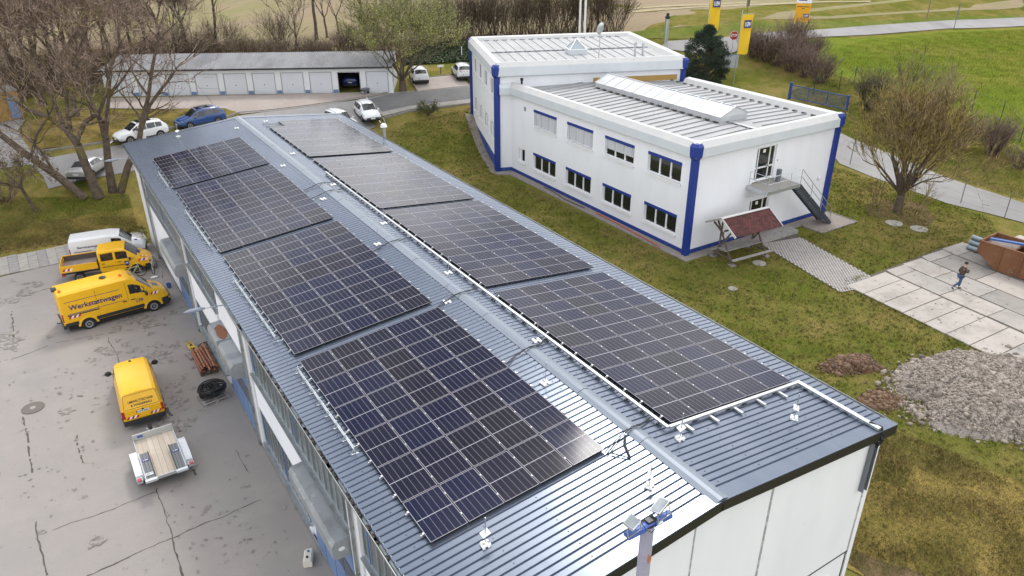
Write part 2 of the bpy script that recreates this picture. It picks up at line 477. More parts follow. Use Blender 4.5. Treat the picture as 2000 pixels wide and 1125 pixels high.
drape('field', [(36.07, 81.96, 4.85), (44.70, 80.26, 5.83), (57.74, 70.16, 7.21), (63.82, 67.84, 7.80), (82.03, 63.18, 7.91), (96.45, 61.65, 7.55), (114.27, 60.11, 7.18), (134.31, 58.17, 6.70), (230, 60), (420, 140), (420, 460), (-160, 460), (-160, 150), (-14.64, 113.31, 4.30), (3.74, 109.61, 4.30), (16.04, 97.61, 4.30)], .03, M_field, step=6, edge=.5)
drape('field_track', [(65.02, 80.08, 8.46), (72.43, 76.94, 8.79), (85.31, 73.63, 8.80), (104.47, 67.42, 8.65), (103.39, 66.65, 8.55), (83.77, 72.28, 8.80), (71.36, 75.82, 8.75), (64.10, 78.99, 8.35)], .07, M_track, step=2.5, edge=.25)
drape('far_field_track', [(66.28, 81.57, 8.60), (74.62, 79.21, 8.80), (87.43, 75.49, 8.80), (86.36, 74.55, 8.80), (73.25, 77.79, 8.80), (65.51, 80.65, 8.52)], .07, M_track, step=2.5, edge=.25)
drape('meadow', [(76.48, 57.17, 6.36), (87.66, 55.26, 6.06), (103.85, 53.67, 5.79), (118.65, 50.09, 5.50), (160, 58), (150, 10), (80, -4), (62.49, 21.39, 2.15), (65.09, 25.18, 2.69), (65.80, 28.90, 2.98), (67.63, 34.79, 3.55), (69.11, 40.74, 4.06), (68.77, 45.92, 4.26), (71.42, 51.72, 4.89)], .03, M_meadow, step=3, edge=.3)
drape('wooded_bank', [(-15.57, 77.84, 4.30), (-12.54, 86.26, 4.30), (-4.30, 90.23, 4.30), (-2.03, 103.25, 4.30), (13.78, 94.56, 4.30), (29.37, 83.66, 4.39), (29.08, 80.00, 4.33), (34.20, 81.34, 4.65), (44.17, 79.43, 5.72), (44.99, 86.11, 6.17), (32.68, 94.06, 4.93), (18.00, 104.27, 4.30), (4.70, 115.22, 4.30), (-14.58, 115.97, 4.30)], .05, M_litter, step=2, edge=.3)
drape('ivy_bank', [(29.08, 80.00, 4.33), (35.86, 76.39, 4.65), (40.51, 78.76, 5.21), (42.58, 82.16, 5.63), (38.50, 86.40, 5.30), (33.28, 87.69, 4.77)], .08, M_ivy, step=1.5, edge=.2)
drape('yard', [(-7.5, -12), (-7.5, 48.2), (-9.4, 48.9), (-13.43, 48.18, -0.00), (-17.49, 47.76, -0.00), (-45, 44), (-60, 10), (-45, -14)], .03, M_conc, step=3)
drape('access_road', [(-13.27, 59.53, 2.00), (-10.57, 60.00, 2.15), (-7.00, 60.12, 2.19), (-3.86, 60.27, 2.24), (1, 57.5), (10, 58.2), (15.82, 60.33, 2.73), (15.63, 61.51, 3.02), (20.26, 63.07, 3.39), (28.13, 62.75, 3.31), (40, 66), (40, 72.5), (30.27, 66.44, 4.02), (23.77, 67.06, 4.11), (21.20, 67.53, 4.16), (16.10, 66.73, 4.06), (6.96, 67.02, 4.04), (4.51, 66.95, 4.03), (1.83, 66.48, 3.95), (-2.66, 65.17, 3.67), (-6.94, 64.39, 3.47), (-12.43, 63.99, 3.37), (-14.03, 63.34, 3.19), (-13.37, 61.37, 2.59)], .05, M_asph_l, step=1.5)
drape('main_carriageway', [(17.77, 62.49, 3.25), (20.21, 62.96, 3.36), (28.41, 62.66, 3.29), (34, 64.6), (40, 64.2), (40, 73), (30.39, 66.05, 3.96), (23.62, 66.76, 4.07), (21.05, 67.22, 4.13), (17.82, 66.41, 4.02)], .075, M_asph, step=1.5)
drape('garage_forecourt', [(-5.96, 81.09, 4.30), (2.23, 76.86, 4.30), (20.72, 67.17, 4.12), (21.30, 67.49, 4.16), (16.78, 66.97, 4.10), (13.27, 66.71, 4.06), (6.96, 67.02, 4.04), (4.49, 67.23, 4.08), (3.60, 69.50, 4.29), (-2.06, 72.91, 4.30), (-6.44, 76.03, 4.30)], .08, M_pave_red, step=2)
drape('parking_bay', [(25.52, 72.35, 4.30), (33.08, 71.30, 4.37), (31.5, 71), (30.2, 67), (30.27, 66.44, 4.02), (23.69, 66.91, 4.09)], .085, M_pave_red, step=2)
drape('footway', [(17.27, 62.89, 3.34), (20.99, 63.36, 3.45), (28.27, 62.97, 3.36), (33, 63.6), (33, 63), (27.81, 62.19, 3.18), (20.61, 62.59, 3.28), (17.33, 62.03, 3.15)], .12, M_pave, step=2)
drape('side_road', [(-16.23, 63.40, 3.20), (-14.03, 63.34, 3.19), (-12.44, 63.91, 3.35), (-13.67, 66.57, 3.96), (-14.34, 71.50, 4.30), (-13.54, 75.35, 4.30), (-15.56, 78.31, 4.30)], .055, M_asph_l, step=2)
drape('hilltop_road', [(61.69, 58.88, 5.28), (64.32, 58.64, 5.57), (69.32, 59.17, 6.33), (76.77, 57.42, 6.43), (88.31, 55.73, 6.16), (104.74, 54.21, 5.88), (119.71, 50.61, 5.51), (160, 62), (168, 72), (126.93, 54.29, 5.89), (109.17, 56.93, 6.41), (92.12, 58.49, 6.78), (79.13, 59.39, 7.00), (65.15, 62.44, 6.78), (58.66, 65.13, 6.60), (56.85, 64.06, 6.07)], .10, M_asph_l, step=2.5)
drape('hilltop_verge', [(55.87, 67.94, 6.73), (64.94, 62.23, 6.69), (78.79, 59.11, 6.92), (91.70, 58.19, 6.71), (108.63, 56.60, 6.34), (126.17, 53.90, 5.83), (170, 74), (178, 82), (129.11, 55.42, 6.10), (111.04, 58.09, 6.68), (94.03, 59.88, 7.12), (80.69, 62.05, 7.65), (63.41, 67.40, 7.68), (57.11, 70.98, 7.16)], .07, M_verge, step=2.5, edge=.3)
drape('concrete_lane', [(51.07, 33.55, 1.37), (48.75, 30.54, 1.13), (48.08, 26.89, 1.05), (47.30, 19.45, 1.00), (48.12, 13.96, 1.00), (54, 8), (57.5, 8), (52.28, 16.03, 1.06), (52.82, 22.72, 1.21), (54.14, 29.01, 1.50), (54.88, 33.70, 1.75), (55.29, 35.20, 1.86), (54.49, 35.60, 1.78)], .05, M_asph_l, step=2, edge=.08)
drape('tree_bed', [(41.59, 22.88, 1.00), (44.03, 22.70, 1.00), (45.92, 20.77, 1.00), (43.73, 18.18, 1.00), (40.70, 17.56, 1.00), (40.10, 19.65, 1.00), (39.60, 21.50, 1.00)], .03, M_litter, step=.8, edge=.15)
drape('dry_bank', [(-17.17, 54.48, 0.55), (-13.01, 55.20, 0.72), (-7.27, 55.21, 0.72), (-7.49, 51.61, 0.08), (-12.49, 51.05, 0.03), (-17.38, 51.25, 0.05)], .03, M_dry, step=1.0, edge=.2)
drape('dry_grass_slope', [(9.2, 2), (9.2, 46), (10.8, 46), (11.3, 30), (12.2, 18), (12.2, 4)], .03, M_dry, step=1.0, edge=.3)
drape('dry_grass_patch', [(9.0, -8), (13, -6), (17.5, -2), (17.9, -.6), (17.0, .9), (16.2, 1.1), (15.1, 2.2), (13.6, 1.6), (12.4, 2.9), (10.8, 2.1), (9.2, 3.0)], .05, M_dry, step=.7, edge=.45)
drape('island_grass', [(-13.78, 65.51, 3.75), (-6.95, 65.45, 3.73), (-2.38, 66.40, 3.93), (2.97, 67.11, 4.06), (4.42, 67.69, 4.14), (3.56, 69.31, 4.28), (-2.57, 72.74, 4.30), (-6.61, 75.38, 4.30), (-11.31, 76.48, 4.30), (-13.59, 74.26, 4.30), (-14.20, 69.97, 4.30)], .085, M_dry, step=1.2, edge=.12)
drape('worn_soil', [(17.64, 6.76, 1.00), (19.59, 6.18, 1.00), (20.01, 5.49, 1.00), (18.87, 5.11, 1.00), (17.70, 5.47, 1.00), (17.25, 6.25, 1.00)], .05, M_soil, step=.5, edge=.1)
drape('dirt_path', [(8.6, -3.2), (9.1, 1.0), (9.9, 1.0), (10.6, -.6), (11.0, -4)], .07, M_litter, step=.6, edge=.12)

# kerbs
def kerb(pts, w=.13, h=.12):
    mb = MB()
    for a, b in zip(pts[:-1], pts[1:]):
        L = max(1, int((Vector(b[:2]) - Vector(a[:2])).length / 1.0))
        for i in range(L):
            p = Vector(a[:2]).lerp(Vector(b[:2]), i / L); q = Vector(a[:2]).lerp(Vector(b[:2]), (i + .97) / L)
            mb.beam((p.x, p.y, T(p.x, p.y) + h * .5), (q.x, q.y, T(q.x, q.y) + h * .5), w, h * 1.6)
    return mb
for i, (pp) in enumerate([[(-13.82, 65.15, 3.66), (-6.99, 65.26, 3.69), (-2.43, 66.18, 3.89), (2.94, 66.98, 4.04), (4.51, 67.66, 4.14)], [(4.51, 67.66, 4.14), (7.04, 67.27, 4.08), (13.37, 66.99, 4.09), (16.90, 67.27, 4.13), (21.28, 67.69, 4.18)],
                          [(25.40, 72.09, 4.30), (32.98, 71.38, 4.36)], [(25.42, 72.41, 4.30), (23.77, 67.06, 4.11)], [(17.19, 61.72, 3.07), (16.96, 60.76, 2.84)], [(21.05, 67.22, 4.13), (23.62, 66.76, 4.07)], [(17.33, 61.79, 3.09), (20.51, 62.37, 3.23), (27.75, 62.08, 3.16)]]):
    o = kerb(pp).build('kerb', M_kerb, None, kind='structure')

# paint on the road
mk = MB()
def stripe(mb, a, b, w=.12, off=.10):
    a, b = Vector(a[:2]), Vector(b[:2]); d = (b - a).normalized(); n_ = Vector((-d.y, d.x)) * w / 2
    L = max(1, int((b - a).length))
    for i in range(L):
        p, q = a.lerp(b, i / L), a.lerp(b, (i + 1) / L)
        mb.add([(r.x, r.y, T(r.x, r.y) + off) for r in (p - n_, q - n_, q + n_, p + n_)], [(0, 1, 2, 3)])
stripe(mk, (17.70, 66.95, 4.09), (17.47, 65.76, 3.92), .14); stripe(mk, (17.47, 65.76, 3.92), (17.01, 65.62, 3.90), .14)
stripe(mk, (16.69, 61.87, 3.11), (16.52, 60.78, 2.84), .12); stripe(mk, (-11.31, 59.93, 2.13), (-10.97, 60.56, 2.33), .14); stripe(mk, (-7.75, 64.74, 3.56), (-7.32, 65.28, 3.69), .12)
mk.build('road_marking', M_white_paint, None, kind='structure')

# the paved strip by the yard: single slabs
pv = link('paved_strip', MB().prism([p[:2] for p in ((-13.43, 48.18, -0.00), (-17.48, 47.94, -0.00), (-30, 50.0), (-30, 53.0), (-17.38, 51.42, 0.06), (-12.41, 51.75, 0.09), (-7.78, 51.66, 0.08), (-8.0, 50.8), (-7.7, 48.9))], -.1, .035).mesh('paved_strip', mat('paving_joint', (.17, .155, .14), .9)), kind='structure')
pm = [MB().box(-.29, .29, -.24, .24, 0, .05).mesh('paving_slab', mat('paving_slab', c, .85, world=True, mix=[(tuple(x * .8 for x in c), 2.5, .45, .7, .8)])) for c in ((.33, .31, .285), (.29, .275, .26), (.36, .335, .305))]
pA, pB = Vector((-17.48, 47.94, -0.00)[:2]), Vector((-17.38, 51.42, 0.06)[:2])
e1 = (Vector((-7.42, 51.57, 0.08)[:2]) - pB).normalized(); e2 = Vector((-e1.y, e1.x))
pav_poly = [p[:2] for p in ((-13.43, 48.09, -0.00), (-17.49, 47.85, -0.00), (-17.38, 51.33, 0.05), (-12.42, 51.67, 0.08), (-7.80, 51.57, 0.08), (-8.0, 50.6), (-7.9, 48.9))]
n_p = 0
for i in range(26):
    for j in range(-1, 9):
        c = pA + e1 * (.3 + i * .6) + e2 * (.25 + j * .5) 
        if inside(np.array([[c.x, c.y]]), pav_poly)[0] and n_p < 160:
            n_p += 1
            link('paving_slab', pm[(i * 7 + j * 3) % 3], pv, (c.x, c.y, .035 + random.uniform(-.006, .006)), (random.uniform(-.01, .01), random.uniform(-.01, .01), math.atan2(e1.y, e1.x)))

# joints and cracks in the yard concrete: wandering dirty grooves
def crack(mb, a, b, w=.05, wander=.12, seg=.28, off=.036, gap=.0):
    a, b = Vector(a[:2]), Vector(b[:2]); L = (b - a).length; k = int(L / seg); d = (b - a).normalized(); n_ = Vector((-d.y, d.x))
    r0 = None; s = 0; prev = None
    for i in range(k + 1):
        s = s * .8 + random.uniform(-1, 1) * wander * .3
        p = a.lerp(b, i / k) + n_ * s; ww = w * random.uniform(.35, 1.3)
        if prev is not None and random.random() > gap:
            off += .00004
            mb.add([(x.x, x.y, T(x.x, x.y) + off) for x in (prev[0] - n_ * prev[1] / 2, p - n_ * ww / 2, p + n_ * ww / 2, prev[0] + n_ * prev[1] / 2)], [(0, 1, 2, 3)])
        prev = (p, ww)
cm = MB()
for a, b, w, g in [((-16.82, 19.30, -0.00), (-12.40, 19.45, -0.00), .06, .02), ((-15.50, 15.98, -0.00), (-12.44, 16.25, -0.00), .08, 0), ((-12.44, 16.25, -0.00), (-8.80, 16.47, -0.00), .07, 0), ((-12.42, 19.66, -0.00), (-12.44, 16.15, -0.00), .06, .15), ((-12.44, 16.15, -0.00), (-12.38, 13.97, -0.00), .11, .05),
                   ((-16.95, 20.22, -0.00), (-16.77, 16.79, -0.00), .1, .05), ((-17.28, 35.19, -0.00), (-14.75, 35.86, -0.00), .06, .1), ((-14.75, 35.86, -0.00), (-9.10, 34.63, -0.00), .05, .3), ((-12.38, 34.88, -0.00), (-12.33, 31.25, -0.00), .1, .1), ((-17.01, 28.73, -0.00), (-16.90, 23.73, -0.00), .14, .15),
                   ((-16.98, 41.96, -0.00), (-17.08, 36.55, -0.00), .16, .25), ((-11.00, 30.09, -0.00), (-10.76, 23.02, -0.00), .28, .35), ((-10.76, 23.02, -0.00), (-10.84, 19.62, -0.00), .22, .45), ((-17.59, 43.74, -0.00), (-14.38, 44.09, -0.00), .12, .3), ((-14.88, 25.68, -0.00), (-14.85, 23.23, -0.00), .12, .4), ((-8.84, 20.43, -0.00), (-8.78, 18.50, -0.00), .05, .2), ((-15.13, 28.28, -0.00), (-12.76, 27.53, -0.00), .04, .5)]:
    crack(cm, a, b, w * (.75 if w < .1 else .6), wander=.16, seg=.22, gap=g * .6)
cm.build('yard_joint', M_joint, None, kind='stuff')
# damp patches with blotchy outlines
M_damp = mat('damp_concrete', (.175, .157, .143), .55, world=True, mix=[((.31, .28, .257), 4, .46, .58, .95), ((.11, .10, .09), 9, .55, .7, .7)])
dp = MB(); _bz = [0]
def blotch(mb, c, r, n=11, off=.034, sx=1.0, ang=0):
    pts = []; _bz[0] += 1; off = off + _bz[0] * .00009
    for k in range(n):
        t = 2 * PI * k / n; rr = r * random.uniform(.3, 1.2)
        x, y = rr * math.cos(t) * sx, rr * math.sin(t)
        pts.append((c[0] + x * math.cos(ang) - y * math.sin(ang), c[1] + x * math.sin(ang) + y * math.cos(ang), off))
    mb.add(pts + [(c[0], c[1], off)], [(i, (i + 1) % n, n) for i in range(n)])
for (c, r, k, spread) in [((-10.56, 36.25, -0.00), .28, 60, 2.0), ((-12.55, 32.97, -0.00), .25, 16, 1.2), ((-10.04, 31.35, -0.00), .22, 40, 1.2), ((-10.45, 27.40, -0.00), .2, 26, 1.3), ((-10.55, 24.32, -0.00), .2, 36, 1.1), ((-17.50, 37.50, -0.00), .45, 9, .7), ((-15.20, 28.07, -0.00), .3, 3, .2),
                          ((-17.00, 44.47, -0.00), .4, 10, 1.6), ((-14.87, 17.62, -0.00), .2, 6, .25), ((-10.61, 16.84, -0.00), .07, 26, 2.4), ((-13.38, 29.29, -0.00), .08, 40, 3.), ((-11.88, 15.63, -0.00), .07, 20, 2.2), ((-15.80, 22.82, -0.00), .09, 26, 2.6), ((-12.38, 42.79, -0.00), .5, 5, .8), ((-10.00, 14.42, -0.00), .07, 16, 1.6), ((-16.54, 31.33, -0.00), .09, 22, 2.4)]:
    for _ in range(k):
        x, y = c[0] + random.gauss(0, spread * .55), c[1] + random.gauss(0, spread * .55)
        if x < -8.0: blotch(dp, (x, y), r * random.uniform(.25, 1.1), sx=random.uniform(1, 2.2), ang=random.uniform(0, 3))
dp.build('damp_stain', M_damp, None, kind='stuff')

# the concrete slab yard: single cast slabs
sy = link('concrete_slab_yard', MB().prism([(26.75, 3), (27.6, 14.4), (30.5, 14.7), (33.7, 14.7), (38.3, 14.7), (42.6, 13.8), (46, 12), (46, 3)], .7, 1.04).mesh('concrete_slab_yard', M_joint), kind='structure')
slabs = [[(-1.94, .685), (1.94, .685)]]
for cx0, wd, ln, y0 in ((27.0, 3.85, 1.385, 2.2), (31.0, 1.85, 3.0, 1.6), (32.92, 1.95, 3.0, .2), (34.95, 2.4, 3.1, 1.3), (37.45, 2.4, 3.1, .9), (39.95, 2.4, 3.1, 1.4), (42.45, 2.4, 3.1, .6)):
    k = 0; y = y0
    while y < 14.4:
        x0 = cx0 + (y - 7) * .085 * (1 if cx0 < 28 else .9)
        top = 14.55 if cx0 < 38 else 14.4 - (cx0 - 38) * .28
        yy1 = min(y + ln, top)
        if yy1 - y > .5:
            m = M_slab[0 if cx0 < 30 and k > 1 else random.choice((1, 1, 2, 0))]
            dz = random.uniform(0, .02)
            mb = MB(); jx = .03
            sh = .085 * ln
            mb.prism([(x0 + jx, y + .03), (x0 + wd - jx, y + .03 - .12), (x0 + wd - jx + sh, yy1 - .03 - .12), (x0 + jx + sh, yy1 - .03)], .9, 1.075 + dz)
            o = mb.build('slab', m, sy)
        y += ln; k += 1
lug = MB()
for _ in range(110):
    x, y = random.uniform(27.4, 40), random.uniform(4, 14)
    lug.lathe([(random.uniform(.03, .06), 0), (.02, .006)], (x, y, 1.097), n=7)
lug.build('lifting_lugs', M_joint, None, kind='stuff')

# the path of lattice pavers
lp = thing('lattice_paver_path', 'path of pale lattice pavers from the shelter to the slab yard', 'path')
lp['kind'] = 'structure'
pa, pc, pd_ = [Vector(p[:2]) for p in ((28.28, 21.99, 1.00), (30.25, 14.52, 1.00), (26.56, 14.23, 1.00))]; pb = pa + (pc - pd_)
gb = MB(); gb.prism([pa[:], pd_[:], pc[:], pb[:]], .9, 1.045); gb.build('paver_bed', M_joint, lp)
la = MB()
un = (pd_ - pa).normalized(); uw = Vector((-un.y, un.x)); Lp = (pd_ - pa).length + .2; Wp = 1.95
Wp = (pb - pa).dot(uw); sgn = 1 if Wp > 0 else -1
for i in range(int(Lp / .2)):
    for j in range(int(abs(Wp) / .2)):
        c = pa + un * (.12 + i * .2) + uw * sgn * (.07 + j * .2 + (.1 if i % 2 else 0))
        la.obox((c.x, c.y, 1.06), (un * .082).to_3d(), (uw * .068).to_3d(), (0, 0, .018))
la.build('pavers', mat('lattice_paver', (.42, .39, .37), .85, world=True, mix=[((.3, .27, .25), 3, .45, .7, .8)]), lp, kind='stuff')
# ------------------------------------------------------------------ the long hall under the solar panels
TH = 0.0989; RZ = 8.35; SW = 8.06; HL = 48.8
cT, sT = math.cos(TH), math.sin(TH)
def LP(s, y, h=0.0): return Vector((-s * cT - h * sT, y, RZ - s * sT + h * cT))
def RP(s, y, h=0.0): return Vector((s * cT + h * sT, y, RZ - s * sT + h * cT))
hall = thing('industrial_hall', 'long white industrial hall with low grey ribbed metal roof carrying solar panels', 'industrial hall')

def roof_slope(P, name):
    """trapezoidal sheet: broad crowns and narrow grooves every 25 cm"""
    mb = MB(); pitch = .25
    n = int(HL / pitch)
    s0, s1 = .05, SW
    for i in range(n):
        y = i * pitch + .05
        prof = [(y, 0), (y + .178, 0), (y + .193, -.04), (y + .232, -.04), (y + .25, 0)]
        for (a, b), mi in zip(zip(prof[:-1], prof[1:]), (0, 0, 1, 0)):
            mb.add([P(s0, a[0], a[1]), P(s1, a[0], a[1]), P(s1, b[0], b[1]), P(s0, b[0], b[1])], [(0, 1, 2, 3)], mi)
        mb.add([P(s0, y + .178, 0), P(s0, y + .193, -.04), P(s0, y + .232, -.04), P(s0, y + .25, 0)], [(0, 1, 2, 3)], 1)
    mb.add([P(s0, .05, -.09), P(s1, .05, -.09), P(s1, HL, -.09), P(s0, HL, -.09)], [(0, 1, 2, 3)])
    return mb.build(name, [M_roof, M_grooveshade], hall)
roof_slope(LP, 'roof_slope'); roof_slope(RP, 'roof_slope')
# screws on the crowns of the sheets
sc = MB()
for P in (LP, RP):
    for s in (.5, 2.2, 3.9, 5.6, 7.4):
        for i in range(0, int(HL / .25), 2):
            y = .05 + i * .25 + .09
            if y < 3.3 or not 1.1 < s < 7: sc.obox(P(s, y, .006), (.014, 0, 0), (0, .014, 0), (0, 0, .006))
sc.build('roof_screws', M_blackgloss, hall, kind='stuff')
# ridge cap: shallow folded sheet with toothed lips
rc = MB()
for y0 in np.arange(0, HL, 3.05):
    y1 = min(y0 + 3.03, HL); z = random.uniform(0, .006)
    A = [LP(.26, y0, .012 + z), LP(.10, y0, .055 + z), RP(0, y0, .075 + z), RP(.10, y0, .055 + z), RP(.26, y0, .012 + z)]
    B = [Vector((p.x, y1, p.z)) for p in A]
    rc.add(A + B, [(i, i + 1, i + 6, i + 5) for i in range(4)])
rc.build('ridge_cap', M_ridge, hall)
# gable verge: flat top sheet and dark fascia
for P, nm in ((LP, 0), (RP, 1)):
    for ya, yb in ((-.03, .42), (HL - .4, HL + .03)):
        mb = MB(); mb.add([P(.0, ya, .02), P(SW + .05, ya, .02), P(SW + .05, yb, .02), P(.0, yb, .02)], [(0, 1, 2, 3)])
        mb.add([P(.0, ya, .02), P(SW + .05, ya, .02), P(SW + .05, ya, -.02), P(.0, ya, -.02)], [(0, 1, 2, 3)])
        mb.build('verge_sheet', M_roof, hall)
    for y in (-.045, HL + .03):
        mb = MB()
        q = [P(0, y, .0), P(SW + .06, y, .0), P(SW + .06, y, -.34), P(0, y, -.34)]
        mb.add(q + [p + Vector((0, .03, 0)) for p in q], [(0, 1, 2, 3), (4, 7, 6, 5), (0, 4, 5, 1), (3, 2, 6, 7), (1, 5, 6, 2)])
        mb.build('fascia_board', M_fascia, hall)
# walls
WX = 7.66
wz = RZ - WX * sT - .1
g = MB(); g.prism_ax([(-WX, -.6), (WX, -.6), (WX, wz), (0, RZ - .14), (-WX, wz)], .14, .34, 'y')
gw = g.build('gable_wall', M_hallwall, hall)
g = MB(); g.prism_ax([(-WX, -.6), (WX, -.6), (WX, wz), (0, RZ - .14), (-WX, wz)], HL - .4, HL - .2, 'y'); g.build('gable_wall', M_hallgrey, hall)
MB().box(WX - .2, WX, .345, HL - .405, -.6, wz).build('side_wall', M_hallwall, hall)
# vertical joints and old door outline on the near gable
for x, w in ((-3.55, .11), (2.35, .09), (-.75, .05)):
    MB().box(x - w / 2, x + w / 2, .128, .145, -.4, RZ - .36 - abs(x) * sT).build('panel_joint', M_plint, gw)
MB().box(7.32, 7.40, .126, .145, -.4, wz - .25).build('panel_joint', M_plint, gw)
for q in ((5.3, 7.36, .12, .146, 2.27, 2.31), (3.2, 5.28, .12, .146, 2.27, 2.31), (7.27, 7.31, .121, .147, .62, 2.262), (6.7, 7.265, .122, .148, .60, .64)): MB().box(*q).build('panel_joint', M_fascia, gw)
# gable window, partly in frame
win = MB(); win.box(5.15, 6.55, .09, .15, .2, 1.55); wf = win.build('window', M_white_plastic, hall)
MB().box(5.25, 6.45, .08, .085, .3, 1.45).build('pane', M_wglass, wf)
# left long wall: pilasters, window bands, white fields, gates and canopies
xl = -WX
MB().box(xl + .12, xl + .3, .345, HL - .405, -.3, wz).build('side_wall', M_hallwall, hall)
pil = [(HL - 3.6, HL - .2), (HL - .2 - 16.1, HL - .2 - 15.4), (19.55, 20.25), (7.25, 8.1), (.14, .6)]
for (y0, y1) in [(45.1, 48.55), (32.4, 33.2), (19.7, 20.7), (7.2, 8.15), (.36, .9)]:
    MB().box(xl - .02, xl + .119, y0, y1, -.2, wz - .02).build('pilaster', M_hallgrey, hall)
def band(y0, y1, z0, z1, n, seed=0, tint=M_wglass):
    fr = MB()
    fr.box(xl + .06, xl + .118, y0, y1, z0 - .12, z0); fr.box(xl + .06, xl + .118, y0, y1, z1, z1 + .1)
    st = (y1 - y0) / n
    for i in range(n + 1):
        y = y0 + i * st; fr.box(xl + .05, xl + .117, y - .025, y + .025, z0, z1)
    f = fr.build('window_band', M_zinc, hall)
    pm_ = MB().box(-.005, .005, .03, st - .03, .01, z1 - z0 - .01).mesh('pane', tint)
    for i in range(n): link('pane', pm_, f, (xl + .095 + .004 * math.sin(i * 2.3 + seed), y0 + i * st, z0), (0, random.uniform(-.012, .012), random.uniform(-.012, .012)))
    for i in (0, n // 2, n - 1):
        MB().box(xl + .03, xl + .049, y0 + i * st + .02, y0 + i * st + .085, z0, z1).build('opening_sash', M_blueframe, f)
    MB().box(xl - .10, xl + .059, y0, y1, z0 - .16, z0 - .11).build('sill', M_gutter, f)
band(33.25, 45.0, 4.72, 6.42, 26); band(25.4, 32.35, 4.72, 6.42, 15, 1)
band(8.2, 19.5, 4.5, 6.4, 19, 2); band(.95, 7.1, 4.5, 6.4, 11, 3)
band(26.0, 32.3, .75, 2.3, 13, 4); band(13.3, 19.5, .72, 2.4, 13, 5); band(.95, 6.9, .72, 2.4, 12, 6)
# white fields between the bands, a little proud of the wall
for (y0, y1, z0, z1) in [(38.1, 45.0, .3, 4.5), (26.0, 32.3, 2.45, 4.5), (20.75, 25.3, 4.4, 6.5), (13.3, 19.6, 2.55, 4.28), (.95, 7.1, 2.55, 4.28), (13.3, 19.6, 0, .52), (26, 32.3, 0, .55), (.95, 7.1, 0, .52)]:
    MB().box(xl + .03, xl + .119, y0, y1, z0, z1).build('wall_panel', M_hallwall, hall)
MB().box(xl - .03, xl + .029, 8.2, 48.5, -.05, .16).build('plinth', M_gutter, hall)
# metal box canopies over the gates
for k, (y0, y1) in enumerate(((8.3, 12.75), (20.85, 25.35), (33.3, 37.85))):
    mb = MB(); mb.prism_ax([(xl + .11, 3.45), (xl - .52, 3.45), (xl - .62, 3.58), (xl - .62, 4.02), (xl - .5, 4.2), (xl + .11, 4.26)], y0, y1, 'y')
    c = mb.build('canopy', M_canopy, hall)
    if k == 1:
        p = MB(); pts = []
        for i in range(13):
            t = 2 * PI * i / 13; r = random.uniform(.75, 1.1)
            pts.append((xl - .2 + .26 * r * math.cos(t), y1 - 1.2 + .78 * r * math.sin(t)))
        p.add([(x, y, 4.262 + (x - xl - .11) * .095 + .006) for x, y in pts], [tuple(range(13))]); p.build('rust_patch', M_rustpatch, c)
        MB().box(xl - .63, xl + .1, y0 + 2.4, y0 + 2.43, 3.46, 4.275).build('sheet_joint', M_gutter, c)
    if k == 0: 
        p = MB(); p.sphere((xl - .3, y0 - .005, 3.85), .1, 8, 4, 0, (1.2, .1, .9)); p.build('paint_spot', M_white_plastic, c)
    gt = MB(); gt.box(xl + .05, xl + .115, y0 + .05, y1 - .05, 0.05, 3.44); gate_ = gt.build('sliding_gate', M_bluesheet, hall)
    n = 4; st = (y1 - y0 - .1) / n
    for i in range(n):
        b = MB(); ya, yb = y0 + .05 + i * st + .04, y0 + .05 + (i + 1) * st - .04
        b.box(xl + .02, xl + .049, ya, yb, .12, 1.55); b.build('gate_leaf', M_bluesheet, gate_)
        MB().box(xl + .02, xl + .049, ya, yb, 2.45, 3.38).build('gate_leaf', M_bluesheet, gate_)
        b = MB()
        for q in np.arange(ya + .02, yb - .08, .12): b.box(xl + .005, xl + .048, q, q + .07, 1.6, 2.4)
        b.build('ribbed_panel', M_greysheet, gate_)


# gutter and downpipes
gm = MB(); pts = []
gx = -SW * cT - .05; gz0 = RZ - SW * sT - .06
prof = [(gx + .1, gz0 + .05), (gx + .09, gz0 - .08), (gx + .02, gz0 - .12), (gx - .06, gz0 - .08), (gx - .08, gz0 + .05), (gx - .065, gz0 + .05), (gx - .05, gz0 - .06), (gx + .02, gz0 - .1), (gx + .075, gz0 - .06), (gx + .085, gz0 + .05)]
gm.prism_ax(prof, .0, HL, 'y'); gm.build('gutter', M_gutter, hall)
gm = MB(); gm.prism_ax([(-p[0], p[1]) for p in prof], .0, HL, 'y'); gm.build('gutter', M_gutter, hall)
gm = MB()
for _ in range(45):
    y = random.uniform(.5, 20); gm.obox((gx + .01, y, gz0 - .055), (.04, 0, 0), (0, random.uniform(.03, .16), 0), (0, 0, .02))
gm.build('gutter_moss', M_joint, hall, kind='stuff')
for y in (7.6, 20.2, 32.75, 45.05):
    t = MB(); t.tube([(gx + .02, y, gz0 - .08), (gx + .06, y, gz0 - .3), (xl - .1, y, 6.35), (xl - .1, y, .05)], .058, 8)
    for z in (1.2, 3.2, 5.2): t.lathe([(.075, -.03), (.075, .03)], (xl - .1, y, z), n=8)
    t.build('downpipe', M_gutter, hall, smooth=40)
MB().lathe([(.11, 0), (.11, .03)], (gx + .01, 7.6, gz0 - .02), n=10).build('gutter_outlet', M_black, hall)

